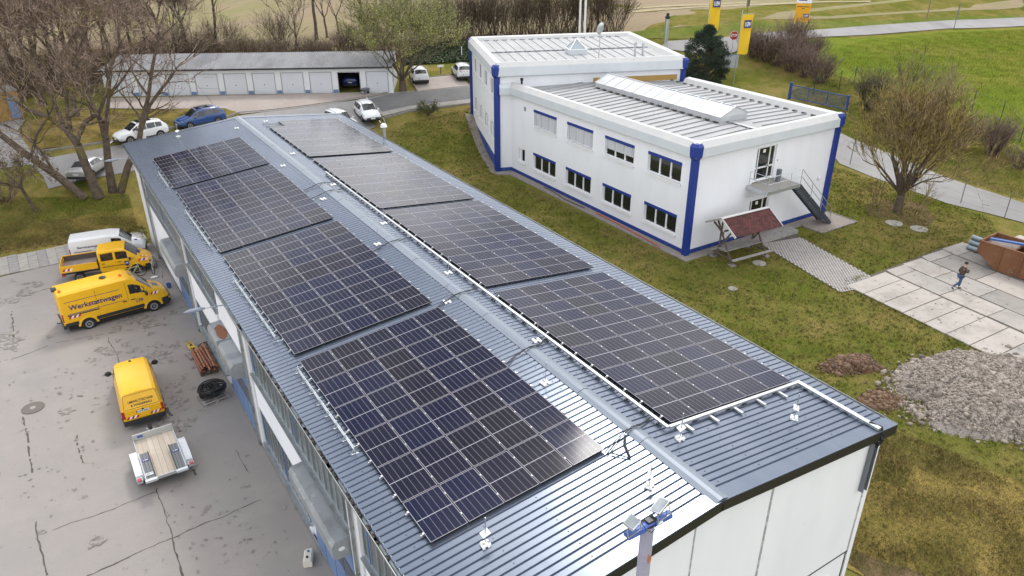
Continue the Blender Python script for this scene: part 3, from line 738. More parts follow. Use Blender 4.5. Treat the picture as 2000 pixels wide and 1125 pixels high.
# ---- solar arrays
mw, ml, gp_ = 1.134, 1.722, .02
def panel_mesh():
    mb = MB(); hx, hy, th = mw / 2, ml / 2, .035
    mb.box(-hx, hx, -hy, hy, -th, 0, 1)
    mb.add([(-hx + .009, -hy + .009, .0015), (hx - .009, -hy + .009, .0015), (hx - .009, hy - .009, .0015), (-hx + .009, hy - .009, .0015)], [(0, 1, 2, 3)], 0)
    me = mb.mesh('solar_panel', [M_solar, M_solarframe])
    uvl = me.uv_layers.new(name='UVMap')
    for li, lo in enumerate(me.loops):
        c = me.vertices[lo.vertex_index].co
        uvl.data[li].uv = (c.x + hx, c.y + hy)
    return me
PM = panel_mesh()
ARR = [('L', 1.279, 3.40, 6, 5, 'dark solar array on the left roof slope nearest the near gable'), ('L', 1.279, 14.37, 6, 5, 'solar array on the left slope, second from the near gable'),
       ('L', 1.279, 25.32, 6, 5, 'solar array on the left slope, third from the near gable'), ('L', 1.279, 36.22, 4, 5, 'short solar array on the left slope at the far end'),
       ('R', 1.222, 3.28, 6, 5, 'solar array on the right slope nearest the near gable with metal duct along it'), ('R', 1.222, 14.35, 6, 5, 'solar array on the right slope, second from the near gable'),
       ('R', 1.222, 25.17, 6, 5, 'pale reflecting solar array on the right slope, third from the near gable'), ('R', 1.222, 36.1, 6, 5, 'stepped solar array on the right slope at the far end')]
HP = .12
for side, s0, y0, n, nc, lab in ARR:
    P = LP if side == 'L' else RP
    ar = thing('solar_array', lab, 'solar array', P(s0 + 2.9, y0 + n * .87, 0), 0, 'solar arrays on the hall roof')
    org = Vector(ar.location)
    rot = (0, -TH if side == 'L' else TH, 0)
    rails = MB(); cl = MB()
    for i in range(n):
        yc = y0 + i * (ml + gp_) + ml / 2
        for j in range(nc):
            if lab.startswith('stepped') and i == n - 1 and j == 0: continue
            sc_ = s0 + j * (mw + gp_) + mw / 2
            p = P(sc_, yc, HP) - org
            link('solar_panel', PM, ar, p, (rot[0] + random.uniform(-.0025, .0025), rot[1] + random.uniform(-.003, .003), random.uniform(-.0008, .0008)))
        for f in (.23, .77):
            y = y0 + i * (ml + gp_) + ml * f
            a, b = P(s0 - .09, y, .06) - org, P(s0 + nc * (mw + gp_) + .08, y, .06) - org
            rails.beam(a, b, .045, .06)
            for j in range(1, nc):
                q = P(s0 + j * (mw + gp_) - gp_ / 2, y, HP + .008) - org
                cl.obox(q, (.011, 0, 0), (0, .03, 0), (0, 0, .006))
            for s in (s0 - .02, s0 + nc * (mw + gp_) - .0):
                q = P(s, y, HP - .005) - org; cl.obox(q, (.025, 0, 0), (0, .03, 0), (0, 0, .012))
    rails.build('mounting_rails', M_alu, ar, kind='stuff')
    cl.build('clamps', M_alu, ar, kind='stuff')

# ---- snow guards along the left eave
for k, (y0, y1, lab) in enumerate([(36.6, 39.6, 'short galvanised snow guard on the left eave at the far end'), (26.3, 31.9, 'galvanised snow guard on the left eave beside the third array'), (15.9, 22.0, 'galvanised snow guard on the left eave beside the second array'), (8.0, 13.3, 'galvanised snow guard on the left eave beside the nearest array')]):
    o = thing('snow_guard', lab, 'snow guard', LP(7.25, (y0 + y1) / 2, 0), 0, 'snow guards on the left eave'); og = Vector(o.location)
    for h in (.10, .24): MB().tube([LP(7.25, y0, h) - og, LP(7.25, y1, h) - og], .018, 6).build('rail', M_zinc, o)
    bm_ = MB()
    bm_.beam((-.15, 0, .005), (.1, 0, .005), .05, .01); bm_.beam((0, 0, .01), (0, 0, .28), .03, .03); bm_.beam((-.14, 0, .01), (0, 0, .25), .025, .02)
    bme = bm_.mesh('bracket', M_zinc); n = max(3, int((y1 - y0) / .75))
    for i in range(n + 1): link('bracket', bme, o, LP(7.25, y0 + (y1 - y0) * i / n, 0) - og)

# ---- white H-shaped lightning-conductor feet with their rods
def foot_mesh():
    mb = MB(); mb.box(-.14, -.05, -.15, .15, 0, .05); mb.box(.05, .14, -.15, .15, 0, .05); mb.box(-.05, .05, -.05, .05, .0, .04)
    return mb.mesh('foot', M_white_plastic)
FM = foot_mesh(); RM = MB().tube([(0, 0, .04), (0, 0, .8)], .012, 6).mesh('rod', M_alu); RL = MB().tube([(0, 0, .04), (0, 0, 1.2)], .022, 6).mesh('rod', M_zinc)
CAPM = MB().box(-.16, .16, -.12, .12, .0, .03).mesh('cap_plate', M_white_plastic)
fl = [('L', .75, 7.2), ('L', .75, 14.1), ('L', .75, 21.0), ('L', .75, 28.3), ('L', .75, 35.3), ('L', .8, 45.8), ('R', .55, 9.6), ('R', .55, 16.4), ('R', .55, 23.2), ('R', .55, 30.2), ('R', .55, 37.4), ('R', 1.6, 46.9)]
ordn = ['nearest the near gable', 'second from the near gable', 'third from the near gable', 'fourth from the near gable', 'fifth from the near gable', 'farthest from the near gable']
for i, (sd_, s, y) in enumerate(fl):
    P = LP if sd_ == 'L' else RP
    o = thing('lightning_rod_foot', 'white H-shaped rod foot left of the roof ridge, ' + ordn[i] if i < 6 else 'white H-shaped rod foot right of the roof ridge, ' + ordn[i - 6], 'rod foot', P(s, y, .0), random.uniform(-.15, .15), 'small white rod feet along the ridge')
    link('foot', FM, o); link('rod', RM, o, (0, 0, 0), (random.uniform(-.04, .04), .05, 0))
for (sd_, s, y, lab) in [('L', 5.9, 2.55, 'tall white conductor stand on the left slope before the nearest array'), ('L', 1.2, 1.55, 'tall conductor stand by the ridge in the bright glare on the roof'), ('R', .95, 2.6, 'conductor stand at the corner of the metal duct right of the ridge'), ('R', 5.2, 1.75, 'conductor stand on the right slope below the duct corner'), ('L', 4.6, 47.2, 'conductor stand at the far end of the left slope')]:
    P = LP if sd_ == 'L' else RP
    o = thing('conductor_stand', lab, 'conductor stand', P(s, y, 0), random.uniform(-.4, .4), 'tall conductor stands on the roof'); o.scale = (.75, .75, .8)
    link('foot', FM, o, (0, 0, 0), (0, 0, .2)); link('foot', FM, o, (.03, .03, .045), (0, 0, 1.77)); link('rod', RL, o, (0, 0, 0), (0, .03, 0), None); 
    link('cap_plate', CAPM, o, (.02, .02, .52), (.35, -.2, .3))

# ---- cable ducts and cables on the roof
def duct(pts, w, h, name, lab, m=M_alu, cat='cable duct'):
    o = thing(name, lab, cat, tuple(pts[0])); og = Vector(o.location)
    for a, b in zip(pts[:-1], pts[1:]):
        L = (b - a).length; n = max(1, int(L / 3))
        for i in range(n):
            MB().beam(a.lerp(b, i / n) - og, a.lerp(b, (i + .995) / n) - og, w, h).build('duct_section', m, o)
    ft = MB()
    for a, b in zip(pts[:-1], pts[1:]):
        n = int((b - a).length / .75)
        for i in range(n):
            p = a.lerp(b, (i + .5) / n) - og; ft.obox(p - Vector((0, 0, h * .5 + .03)), (.11, 0, 0), (0, .03, 0), (0, 0, .03))
    ft.build('duct_feet', M_blackgloss, o, kind='stuff')
    return o
duct([RP(.93, 3.1, .13), RP(.93, 32.5, .13)], .09, .07, 'cable_duct', 'long bright metal cable duct along the right-hand arrays by the ridge')
duct([RP(1.0, 3.12, .12), RP(7.05, 3.12, .12)], .11, .07, 'cable_duct', 'metal cable duct along the near edge of the right array')
o = duct([RP(7.15, 3.2, .10), RP(7.15, .0, .10)], .16, .08, 'cable_duct', 'ribbed metal duct running from the right array to the gable edge', M_zinc)
bk = MB().beam((0, -.32, 0), (0, .05, 0), .1, .05).mesh('bracket', M_alu)
for i, s in enumerate((1.6, 2.7, 3.8, 4.9, 6.0)):
    b = thing('rail_end', 'aluminium rail end below the near array edge, ' + ('first', 'second', 'third', 'fourth', 'last')[i] + ' from the ridge', 'rail end', RP(s, 3.0, .07), 0, 'rail ends below the right array')
    link('bracket', bk, b, (0, 0, 0), (0, TH, 0))
# perforated tray down the gable
o = thing('cable_tray', 'perforated grey cable tray hanging down the white gable wall', 'cable tray', (7.13, .0, 7.2))
tm = MB(); tm.box(-.12, -.1, -.03, .115, -2.0, 0); tm.box(.1, .12, -.03, .115, -2.0, 0); tm.box(-.1, .1, .09, .115, -2.0, 0); tm.build('tray_channel', M_greysheet, o)
tm = MB()
for i in range(26):
    for x in (-.06, 0, .06): tm.box(x - .018, x + .018, .078, .0895, -1.97 + i * .076, -1.97 + i * .076 + .04)
tm.build('perforated_strip', M_zinc, o)
def cable(pts, r, lab, n=2, spread=.05):
    o = thing('cable', lab, 'cable', tuple(pts[0])); og = Vector(o.location)
    for k in range(n):
        off = Vector((random.uniform(-1, 1), random.uniform(-1, 1), 0)) * spread
        q = []
        for a, b in zip(pts[:-1], pts[1:]):
            for t in (0, .25, .5, .75): q.append(a.lerp(b, t) - og + off + Vector((random.uniform(-.015, .015), random.uniform(-.02, .02), random.uniform(0, .015))))
        q.append(pts[-1] - og + off)
        MB().tube(q, r, 5).build('strand', M_cable, o)
for (y, lab) in [(3.6, 'black cables crossing the ridge nearest the near gable'), (9.2, 'black cables crossing the ridge, second from the near gable'), (14.2, 'black cables crossing the ridge, third from the near gable'), (20.6, 'black cables crossing the ridge, fourth from the near gable'), (29.0, 'black cables crossing the ridge, fifth from the near gable'), (30.5, 'black cables crossing the ridge, farthest from the near gable')]:
    cable([LP(1.35, y - .35, .07), LP(.75, y - .1, .05), LP(.3, y, .1), RP(0, y, .11), RP(.35, y + .05, .06), RP(.85, y + .2, .08)], .016, lab, 2)
cable([LP(1.2, 3.2, .05), LP(.9, 2.7, .04), LP(.62, 3.3, .05), LP(.4, 3.5, .09)], .018, 'loose black cable loop by the near corner of the left array', 2, .03)
cable([RP(7.15, .35, .14), RP(7.3, .05, .1), Vector((7.25, -.1, 7.35)), Vector((7.13, -.02, 7.05))], .03, 'black cable bundle bending over the gable edge into the tray', 3, .03)

# ---- lamps on arms from the left wall
for (y, z, L, lab) in [(22.7, 6.3, 1.75, 'grey street-type lamp on an arm from the hall wall above the middle canopy'), (48.2, 6.6, 1.8, 'grey street-type lamp on an arm from the far corner of the hall')]:
    o = thing('wall_lamp', lab, 'wall lamp', (xl, y, z), 0, 'arm lamps on the hall wall')
    MB().box(-.03, .04, -.12, .12, -.15, .15).build('wall_plate', M_zinc, o)
    MB().tube([(0, 0, 0), (-L * .55, .1, .05)], .03, 7).build('arm', M_zinc, o)
    h = MB(); h.tube([(-L * .5, .09, .05), (-L * .62, .1, .05), (-L * .85, .12, .06), (-L * 1.02, .13, .06)], [.04, .09, .09, .02], 10); h.build('lamp_head', mat('lamp_grey', (.27, .30, .36), .5), o, smooth=40)
# ---- vent pipe beyond the right eave
o = thing('vent_pipe', 'white-capped vent pipe rising above the right eave of the hall', 'vent pipe', (7.95, 40.6, 6.5))
MB().tube([(.35, 0, 0), (.35, 0, 1.75)], .11, 10).build('pipe', M_zinc, o, smooth=40)
MB().lathe([(.14, 1.7), (.26, 1.72), (.2, 1.9), (.1, 1.98)], (.35, 0, 0), n=12).build('cap', M_white_plastic, o, smooth=30)

# ---- floodlight mast in front of the gable
o = thing('floodlight_mast', 'rust-streaked lilac-grey steel mast with blue crossbeam and two floodlights', 'floodlight mast', (-4.25, -1.5, 4.15)); o.scale = (.61, .61, .61)
M_mast = mat('mast_paint', (.32, .32, .42), .55, world=True, mix=[((.40, .40, .48), 2, .4, .7, .7), ((.42, .14, .055), 3.2, .57, .62, .9)], stretch=(1, 1, .6))
MB().tube([(0, 0, -7.1), (0, 0, 11.2)], .235, 20, cap=False).build('pole', M_mast, o, smooth=40)
MB().lathe([(.24, 11.0), (.246, 11.05), (.24, 11.1)], n=20).build('weld_ring', M_mast, o); MB().lathe([(.24, 9.6), (.246, 9.64), (.24, 9.68)], n=20).build('weld_ring', M_mast, o)
MB().lathe([(.23, 11.19), (.05, 11.2)], n=16).build('pole_mouth', M_black, o)
MR = Matrix.Rotation(math.radians(-8), 4, 'Z')
bx = MB(); bx.prism_ax([(-.16, 11.08), (.16, 11.08), (.13, 11.22), (.05, 11.27), (-.05, 11.27), (-.13, 11.22)], -.95, 1.02, 'x')
bo = bx.build('crossbeam', mat('beam_blue', (.055, .115, .40), .45, mix=[((.10, .16, .42), 4, .5, .7, .6)]), o); bo.rotation_euler = (0, 0, math.radians(0))
fh = MB(); fh.box(-.34, .34, -.22, .22, -.03, .04); fh.box(-.30, .30, -.19, .19, -.07, -.03)
for i in range(17): fh.box(-.28 + i * .034, -.266 + i * .034, -.17, .17, .04, .075)
fhm = fh.mesh('floodlight_head', M_zinc)
for x, tilt, rz in ((-.72, (.35, .22, .45), 1), (.62, (-.2, -.25, .25), -1)):
    link('floodlight_head', fhm, o, (x, .05 if x < 0 else .12, 11.62), tilt)
    b = MB(); b.beam((x - .33, -.2, 11.28), (x - .33, -.1, 11.62), .04, .02); b.beam((x + .33, -.1, 11.25), (x + .33, .05, 11.62), .04, .02); b.beam((x - .33, -.2, 11.28), (x + .33, -.1, 11.25), .02, .04); b.build('yoke', M_zinc, o)
MB().tube([(-.4, -.05, 11.55), (-.3, -.22, 11.3), (-.05, -.26, 11.05), (.15, -.24, 11.1), (.25, -.1, 11.25)], .012, 5).build('cable', M_cable, o)
MB().tube([(.75, .05, 11.58), (.8, -.05, 11.4), (.72, -.12, 11.26)], .012, 5).build('cable', M_cable, o)
MB().box(.3, .5, -.22, -.16, 11.12, 11.24).build('type_plate', M_white_plastic, o)
MB().box(-.06, .3, -.1, .12, 11.275, 11.36).build('junction_box', M_blackgloss, o)
# ------------------------------------------------------------------ the white office building with blue corners
M_ofw = mat('office_render', (.82, .83, .86), .8, world=True, mix=[((.75, .76, .78), .6, .45, .72, .7), ((.66, .67, .68), 2.5, .62, .8, .4)], stretch=(1, 1, .35))
M_ofs = mat('office_fascia', (.60, .635, .66), .5, world=True, mix=[((.55, .585, .61), 1.1, .45, .72, .8)], stretch=(1, 1, .4))
M_oft = mat('parapet_top', (.53, .53, .52), .6, world=True, mix=[((.60, .58, .54), 1.4, .5, .72, .9), ((.42, .39, .34), 3.5, .64, .76, .7)])
M_blue = mat('corner_blue', (.010, .035, .235), .42)
M_blueplinth = mat('plinth_blue', (.014, .045, .25), .5, world=True, mix=[((.06, .13, .33), 1.4, .52, .7, .7)])
M_ofroof = mat('office_roof_sheet', (.35, .355, .36), .6, .1, world=True, mix=[((.28, .28, .28), .5, .42, .68, .8), ((.37, .37, .37), 1.6, .55, .75, .6)])
M_seam = mat('roof_seam', (.40, .405, .42), .5, .5)
M_winw = mat('window_white', (.80, .80, .80), .4)
M_pane = mat('dark_glass', (.012, .016, .016), .04, spec=.8)
M_slat = mat('blind_slat', (.62, .63, .64), .5)
M_darkmatt = mat('dark_matt', (.05, .048, .042), .9)  # plain dark brown for roof dashes, seam caps and blind cords
M_ochre = mat('ochre_render', (.42, .27, .08), .8)
office = thing('office_building', 'two-storey white office building with blue corner posts and pale sheet roofs', 'office building', (22.56, 23.6, 0))
def OM(origin, xdir):
    """frame whose x runs along a wall and y points into it, relative to the office origin"""
    x = Vector((xdir[0], xdir[1], 0)).normalized(); y = Vector((-x.y, x.x, 0))
    o = Vector(origin) - Vector(office.location)
    return Matrix(((x.x, y.x, 0, o.x), (x.y, y.y, 0, o.y), (0, 0, 1, o.z), (0, 0, 0, 1)))
def xf(mb, Mx):
    mb.v = [tuple(Mx @ Vector(v)) for v in mb.v]; return mb
def wall_skin(L, z0, z1, ops, depth=.2, mi=0):
    mb = MB()
    xs = sorted({0, L, *[o[0] for o in ops], *[o[1] for o in ops]}); zs = sorted({z0, z1, *[o[2] for o in ops], *[o[3] for o in ops]})
    for a, b in zip(xs[:-1], xs[1:]):
        for c, d in zip(zs[:-1], zs[1:]):
            if any(o[0] - 1e-6 <= a and b <= o[1] + 1e-6 and o[2] - 1e-6 <= c and d <= o[3] + 1e-6 for o in ops): continue
            mb.add([(a, 0, c), (b, 0, c), (b, 0, d), (a, 0, d)], [(0, 1, 2, 3)])
    for (a, b, c, d) in ops:
        D = depth
        mb.add([(a, 0, c), (a, D, c), (a, D, d), (a, 0, d)], [(0, 1, 2, 3)]); mb.add([(b, 0, c), (b, D, c), (b, D, d), (b, 0, d)], [(0, 1, 2, 3)])
        mb.add([(a, 0, c), (b, 0, c), (b, D, c), (a, D, c)], [(0, 1, 2, 3)]); mb.add([(a, 0, d), (b, 0, d), (b, D, d), (a, D, d)], [(0, 1, 2, 3)])
        mb.add([(a - .0, D, c), (b, D, c), (b, D, d), (a, D, d)], [(0, 1, 2, 3)])
    return mb
def window(Mx, a, b, c, d, lights=3, blind=0.0, header=True, sill=True, D=.2):
    fr = MB(); y0, y1 = D - .09, D - .005
    t = .075
    fr.box(a + .003, b - .003, y0, y1, c + .003, c + t); fr.box(a + .003, b - .003, y0, y1, d - t, d - .003)
    st = (b - a) / lights
    for i in range(lights + 1):
        x = a + i * st; w = t if i in (0, lights) else .06
        x0_, x1_ = max(a + .003, x - w), min(b - .003, x + w)
        fr.box(x0_, x1_, y0 - .004, y1, c + t, d - t)
    f = xf(fr, Mx).build('window', M_winw, office)
    for i in range(lights):
        xf(MB().box(a + i * st + .085, a + (i + 1) * st - .085, D - .05, D - .03, c + t, d - t), Mx).build('pane', M_pane, f)
        if lights > 1: xf(MB().box(a + i * st + .10, a + i * st + .17, D - .115, D - .094, c + .16, c + .26), Mx).build('handle', M_white_plastic, f)
    if sill: xf(MB().box(a - .09, b + .09, -.12, D - .095, c - .14, c - .003), Mx).build('sill', M_winw, f)
    if header: xf(MB().box(a - .02, b + .02, -.035, .09, d - .20, d + .015), Mx).build('blind_box', M_blue, f)
    if blind > 0:
        top = d - .2; z = top - .03; bot = d - blind * (d - c)
        n = 0; me = None
        while z > bot:
            s = MB().box(a + .09, b - .09, -.028, .028, -.004, .006)
            if me is None: me = xf(s, Matrix.Identity(4)).mesh('blind_slat', M_slat)
            o = link('blind_slat', me, f)
            o.matrix_local = Mx @ Matrix.Translation((0, .05, z)) @ Matrix.Rotation(math.radians(50), 4, 'X')
            z -= .072
        for x in (a + .25, (a + b) / 2 - .5, (a + b) / 2 + .5, b - .25):
            xf(MB().box(x - .006, x + .006, .018, .024, bot, top), Mx).build('blind_cord', M_darkmatt, f)
    return f
Z0 = .75
# front block: facade towards the hall (x runs from the far end to the near corner)
mF = OM((22.56, 45.7, 0), (0, -1)); LF = 22.1
FW = []
for (u0, u1) in ((3.46, 6.70), (8.17, 11.43), (12.92, 16.18), (17.68, 20.95)):
    FW.append((u0, u1, 5.8, 7.25)); FW.append((u0, u1, 2.1, 3.55))
ops = FW + [(1.1, 2.1, 2.25, 3.42)]
xf(wall_skin(LF, Z0 - .4, 8.0, ops), mF).build('wall', M_ofw, office)
bl = [.93, 0, .95, 0, .62, 0, 0, 0]
for o_, b_ in zip(FW, bl): window(mF, *o_, 3, b_)
window(mF, 1.42, 2.1, 2.25, 3.42, 1, 0, False); xf(MB().box(1.1, 1.417, .1, .199, 2.25, 3.42), mF).build('window_cheek', M_ofw, office)
xf(MB().box(1.0, 2.2, -.05, -.004, 2.1, 2.22), mF).build('window_ledge', M_winw, office)
xf(MB().box(1.95, 2.25, -.03, -.002, 6.85, 7.2), mF).build('wall_vent', M_seam, office)
# gable towards the camera
mG = OM((22.56, 23.6, 0), (1, 0)); LG = 14.34
gops = [(5.95, 7.95, 5.15, 7.55), (5.95, 7.95, 1.15, 3.72)]
xf(wall_skin(LG, Z0 - .4, 8.0, gops), mG).build('wall', M_ofw, office)
for (a, b, c, d) in gops:
    D = .2; fr = MB()
    t = .09
    for (x0_, x1_, z0_, z1_) in ((a + .003, b - .003, d - t, d - .003), (a + .003, a + t, c, d - t), (b - t - .5, b - .5, c, d - t), (a + .25, a + .25 + t, c, d - t), (b - t, b - .003, c, d - t), (a + t, b - t, c + .85, c + .96), (a + t, b - t, c, c + .1)):
        fr.box(x0_, x1_, D - .1, D - .005, z0_, z1_)
    f = xf(fr, mG).build('glazed_door', M_winw, office)
    for (x0_, x1_) in ((a + .10, a + .245), (a + .25 + t + .01, b - t - .51), (b - .495, b - t - .01)):
        for (z0_, z1_) in ((c + .11, c + .84), (c + .97, d - t - .01)): xf(MB().box(x0_, x1_, D - .06, D - .03, z0_, z1_), mG).build('pane', M_pane if x0_ > a + .2 else M_pane, f)
    xf(MB().box(b - .85, b - .62, D - .13, D - .105, c + .9, c + 1.1), mG).build('handle', M_zinc, f)
    xf(MB().box(a + .75, a + 1.0, D - .075, D - .061, d - .45, d - .22), mG).build('door_notice', M_winw, f)
    xf(MB().box(a - .12, b + .12, -.06, .0 - .004, c - .12, c - .01), mG).build('threshold', M_kerb, f)
# side and back walls
xf(wall_skin(16.5, Z0 - .4, 8.0, []), OM((36.9, 23.6, 0), (0, 1))).build('wall', M_ofw, office)
# plinth
def plinth(Mx, a, b, z0=.4, z1=1.32): xf(MB().box(a, b, -.02, -.003, z0, z1), Mx).build('plinth', M_blueplinth, office)
plinth(mF, .0, LF); plinth(mG, 0, LG)
# fascia boxes round the roof
OV = .36
def fascia(Mx, L, zb, zt, zi, e0=0, e1=0, inner=.75):
    prof = [(-OV, zb), (-OV, zt), (-.02, zt + .36), (inner * .6, zt + .30), (inner, zi - .05), (inner, zb), (0.0, zb - .02)]
    mb = MB()
    n = len(prof)
    A = [(-e0 * (1 if p[0] < .01 else 0), p[0], p[1]) for p in prof]; B = [(L + e1 * (1 if p[0] < .01 else 0), p[0], p[1]) for p in prof]
    for i in range(n):
        j = (i + 1) % n; mb.add([A[i], B[i], B[j], A[j]], [(0, 1, 2, 3)], 0 if i in (0, 6, 5) else 1)
    mb.add(A, [tuple(range(n))]); mb.add(B, [tuple(range(n))[::-1]])
    xf(mb, Mx).build('fascia', [M_ofs, M_oft], office)
    mb = MB(); mb.box(.1, L - .1, -OV + .05, -OV + .10, zb - .035, zb - .001)
    xf(mb, Mx).build('drip_edge', M_seam, office)
fascia(mF, LF + .0, 7.95, 8.55, 8.45, .0, .3)
fascia(mG, LG, 7.95, 8.55, 8.45, .3, .3)
fascia(OM((36.9, 23.6, 0), (0, 1)), 15.4, 7.95, 8.55, 8.45, .3, 0)
mR = OM((36.9, 23.6, 0), (0, 1))
# front roof: two gently pitched sheets with standing seams
def roof(Mx, poly_fn, name='roof'):
    pass
fo = Vector(office.location)
rf = MB()
R1 = [(22.9, 24.0, 8.42), (29.5, 24.0, 8.62), (29.5, 43.1, 8.62), (22.9, 45.6, 8.42)]
R2 = [(29.5, 24.0, 8.62), (36.6, 24.0, 8.42), (36.6, 40.2, 8.42), (29.5, 43.1, 8.62)]
for R_ in (R1, R2): rf.add([Vector(p) - fo for p in R_], [(0, 1, 2, 3)])
rfo = rf.build('roof', M_ofroof, office)
sm = MB().beam((0, 0, .045), (5.75, 0, .045 + .175), .035, .07).mesh('roof_seam', M_seam)
sm2 = MB().beam((0, 0, .045), (-5.9, 0, .045 + .166), .035, .07).mesh('roof_seam', M_seam)
y = 24.9
while y < 43.5:
    if y < 41.9 or True: link('roof_seam', sm, rfo, Vector((23.45, y, 8.437)) - fo)
    if y < 40.6: link('roof_seam', sm2, rfo, Vector((36.05, y, 8.437)) - fo)
    y += .84
MB().box(6.3, 6.6, .5, 18.6, 8.66, 8.69).build('ridge_strip', M_seam, office)
# ridge skylight: long glazed saddle on a kerb
sk = MB(); sk.prism_ax([(28.25 - fo.x, 8.5), (28.25 - fo.x, 9.0), (30.95 - fo.x, 9.0), (30.95 - fo.x, 8.5)], 27.0 - fo.y, 41.3 - fo.y, 'y')
sko = sk.build('skylight', mat('skylight_kerb', (.52, .53, .54), .55, .2, world=True, mix=[((.40, .41, .42), .7, .45, .7, .7)]), office)
M_poly = mat('skylight_sheet', (.56, .565, .56), .4, mix=[((.46, .47, .47), 2, .45, .7, .7)])
n = 12; st = 14.3 / n
for i in range(n):
    y0_, y1_ = 27.0 - fo.y + i * st + .03, 27.0 - fo.y + (i + 1) * st - .03
    for sx in (-1, 1):
        xe, xm = (28.18 if sx < 0 else 31.02) - fo.x, 29.6 - fo.x
        MB().add([(xe, y0_, 9.02), (xm, y0_, 9.62), (xm, y1_, 9.62), (xe, y1_, 9.02), (xe, y0_, 8.99), (xm, y0_, 9.59), (xm, y1_, 9.59), (xe, y1_, 8.99)], [(0, 1, 2, 3), (4, 7, 6, 5), (0, 4, 5, 1), (1, 5, 6, 2), (2, 6, 7, 3), (3, 7, 4, 0)]).build('skylight_pane', M_poly, sko)
bars = MB()
for i in range(n + 1):
    y_ = 27.0 - fo.y + i * st
    for sx in (-1, 1):
        bars.beam(((28.16 if sx < 0 else 31.04) - fo.x, y_, 9.03), (29.6 - fo.x, y_, 9.64), .06, .04)
bars.beam((29.6 - fo.x, 27.0 - fo.y, 9.64), (29.6 - fo.x, 41.3 - fo.y, 9.64), .09, .04)
bars.build('glazing_bars', M_zinc, sko, kind='stuff')
MB().prism_ax([(28.2 - fo.x, 9.0), (29.6 - fo.x, 9.6), (31.0 - fo.x, 9.0)], 27.02 - fo.y, 27.05 - fo.y, 'y').build('skylight_end', M_poly, sko)
MB().prism_ax([(28.2 - fo.x, 9.0), (29.6 - fo.x, 9.6), (31.0 - fo.x, 9.0)], 41.25 - fo.y, 41.28 - fo.y, 'y').build('skylight_end', M_poly, sko)
gm = MB()
for y_ in np.arange(27.2, 41.2, .84): gm.box(28.0 - fo.x, 28.24 - fo.x, y_ - fo.y, y_ + .42 - fo.y, 8.56, 8.66)
gm.build('seam_caps', M_darkmatt, office, kind='stuff')
# inner gutters show as dark dashes along the parapets
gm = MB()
for y_ in np.arange(24.6, 40.4, .84): gm.box(36.02 - fo.x, 36.2 - fo.x, y_ + .42 - fo.y, y_ + .84 - fo.y - .08, 8.44, 8.52)  # solid dark boxes stand in for the openings
gm.build('gutter_openings', M_darkmatt, office, kind='stuff')
# corner posts
def corner_post(p, z0, zt, d=(1, 1)):
    o = Vector(p) - fo
    mb = MB(); mb.box(o.x - .2, o.x + .2, o.y - .2, o.y + .2, z0, zt + .05)
    prof = [(.24, zt), (.37, zt + .25), (.40, zt + .9), (.27, zt + 1.1)]
    b = len(mb.v)
    for (r, z) in prof:
        mb.v += [(o.x + sx * r, o.y + sy * r, z) for sx, sy in ((-1, -.55), (-.55, -1), (.55, -1), (1, -.55), (1, .55), (.55, 1), (-.55, 1), (-1, .55))]
    for i in range(3):
        for k in range(8):
            mb.f.append([b + i * 8 + k, b + i * 8 + (k + 1) % 8, b + (i + 1) * 8 + (k + 1) % 8, b + (i + 1) * 8 + k]); mb.m.append(0)
    mb.f.append([b + 24 + k for k in range(8)]); mb.m.append(0)
    mb.build('corner_post', M_blue, office)
corner_post((22.5, 23.54, 0), .8, 7.78); corner_post((36.95, 23.56, 0), .8, 7.78)

# rear block, turned by 21.5 degrees
AN = math.radians(21.5)
wv = Vector((math.sin(AN), math.cos(AN), 0)); nv = Vector((math.cos(AN), -math.sin(AN), 0))
L0 = Vector((21.33, 46.18, 0)); DL, DF = 14.7, 16.9
mRF = OM(L0, nv)                               # front, x to the right
mRL = OM(L0 + wv * DL, -wv)                    # left wall, x from far to near
rops = []
for k in range(4):
    a = 1.35 + k * 3.28
    rops += [(a, a + 1.75, 7.35, 8.85), (a, a + 1.75, 3.45, 4.95)]
xf(wall_skin(DL, .3, 9.6, rops), mRL).build('wall', M_ofw, office)
for o_ in rops: window(mRL, *o_, 2, .9 if o_[2] < 5 else 0, False)
xf(wall_skin(DF, .3, 9.6, []), mRF).build('wall', M_ofw, office)
xf(wall_skin(DL, .3, 9.6, []), OM(L0 + nv * DF, wv)).build('wall', M_ofw, office)
xf(wall_skin(DF, .3, 9.6, []), OM(L0 + nv * DF + wv * DL, -nv)).build('wall', M_ofw, office)
plinth(mRL, 0, DL, .4, 2.1); plinth(mRF, .2, 1.6, .4, 1.35)
xf(MB().box(8.6, 16.4, -.012, -.003, 8.5, 8.98), mRF).build('ochre_strip', M_ochre, office)
fascia(mRF, DF, 9.5, 10.25, 10.1, .0, .0); fascia(mRL, DL, 9.5, 10.2, 10.1, .0, .0)
fascia(OM(L0 + nv * DF, wv), DL, 9.5, 10.2, 10.1); fascia(OM(L0 + nv * DF + wv * DL, -nv), DF, 9.5, 10.2, 10.1)
for c, z0_ in ((L0, .7), (L0 + wv * DL, 1.2), (L0 + nv * DF, .8)): corner_post((c.x, c.y, 0), z0_, 9.32)
rb = MB(); rb.box(.6, DF - .6, .6, DL * .5, 10.0, 10.12); rb.box(.6, DF - .6, DL * .5, DL - .6, 10.0, 10.22)
rbo = xf(rb, mRF).build('roof', M_ofroof, office)
x = 1.4
while x < DF - 1.2:
    for (ya, yb, z) in ((.95, DL * .5 - .05, 10.165), (DL * .5 + .05, DL - 1.0, 10.265)):
        xf(MB().beam((x, ya, z - .015), (x, yb, z - .015), .03, .06), mRF).build('roof_seam', M_seam, rbo)
    x += .92
gm = MB()
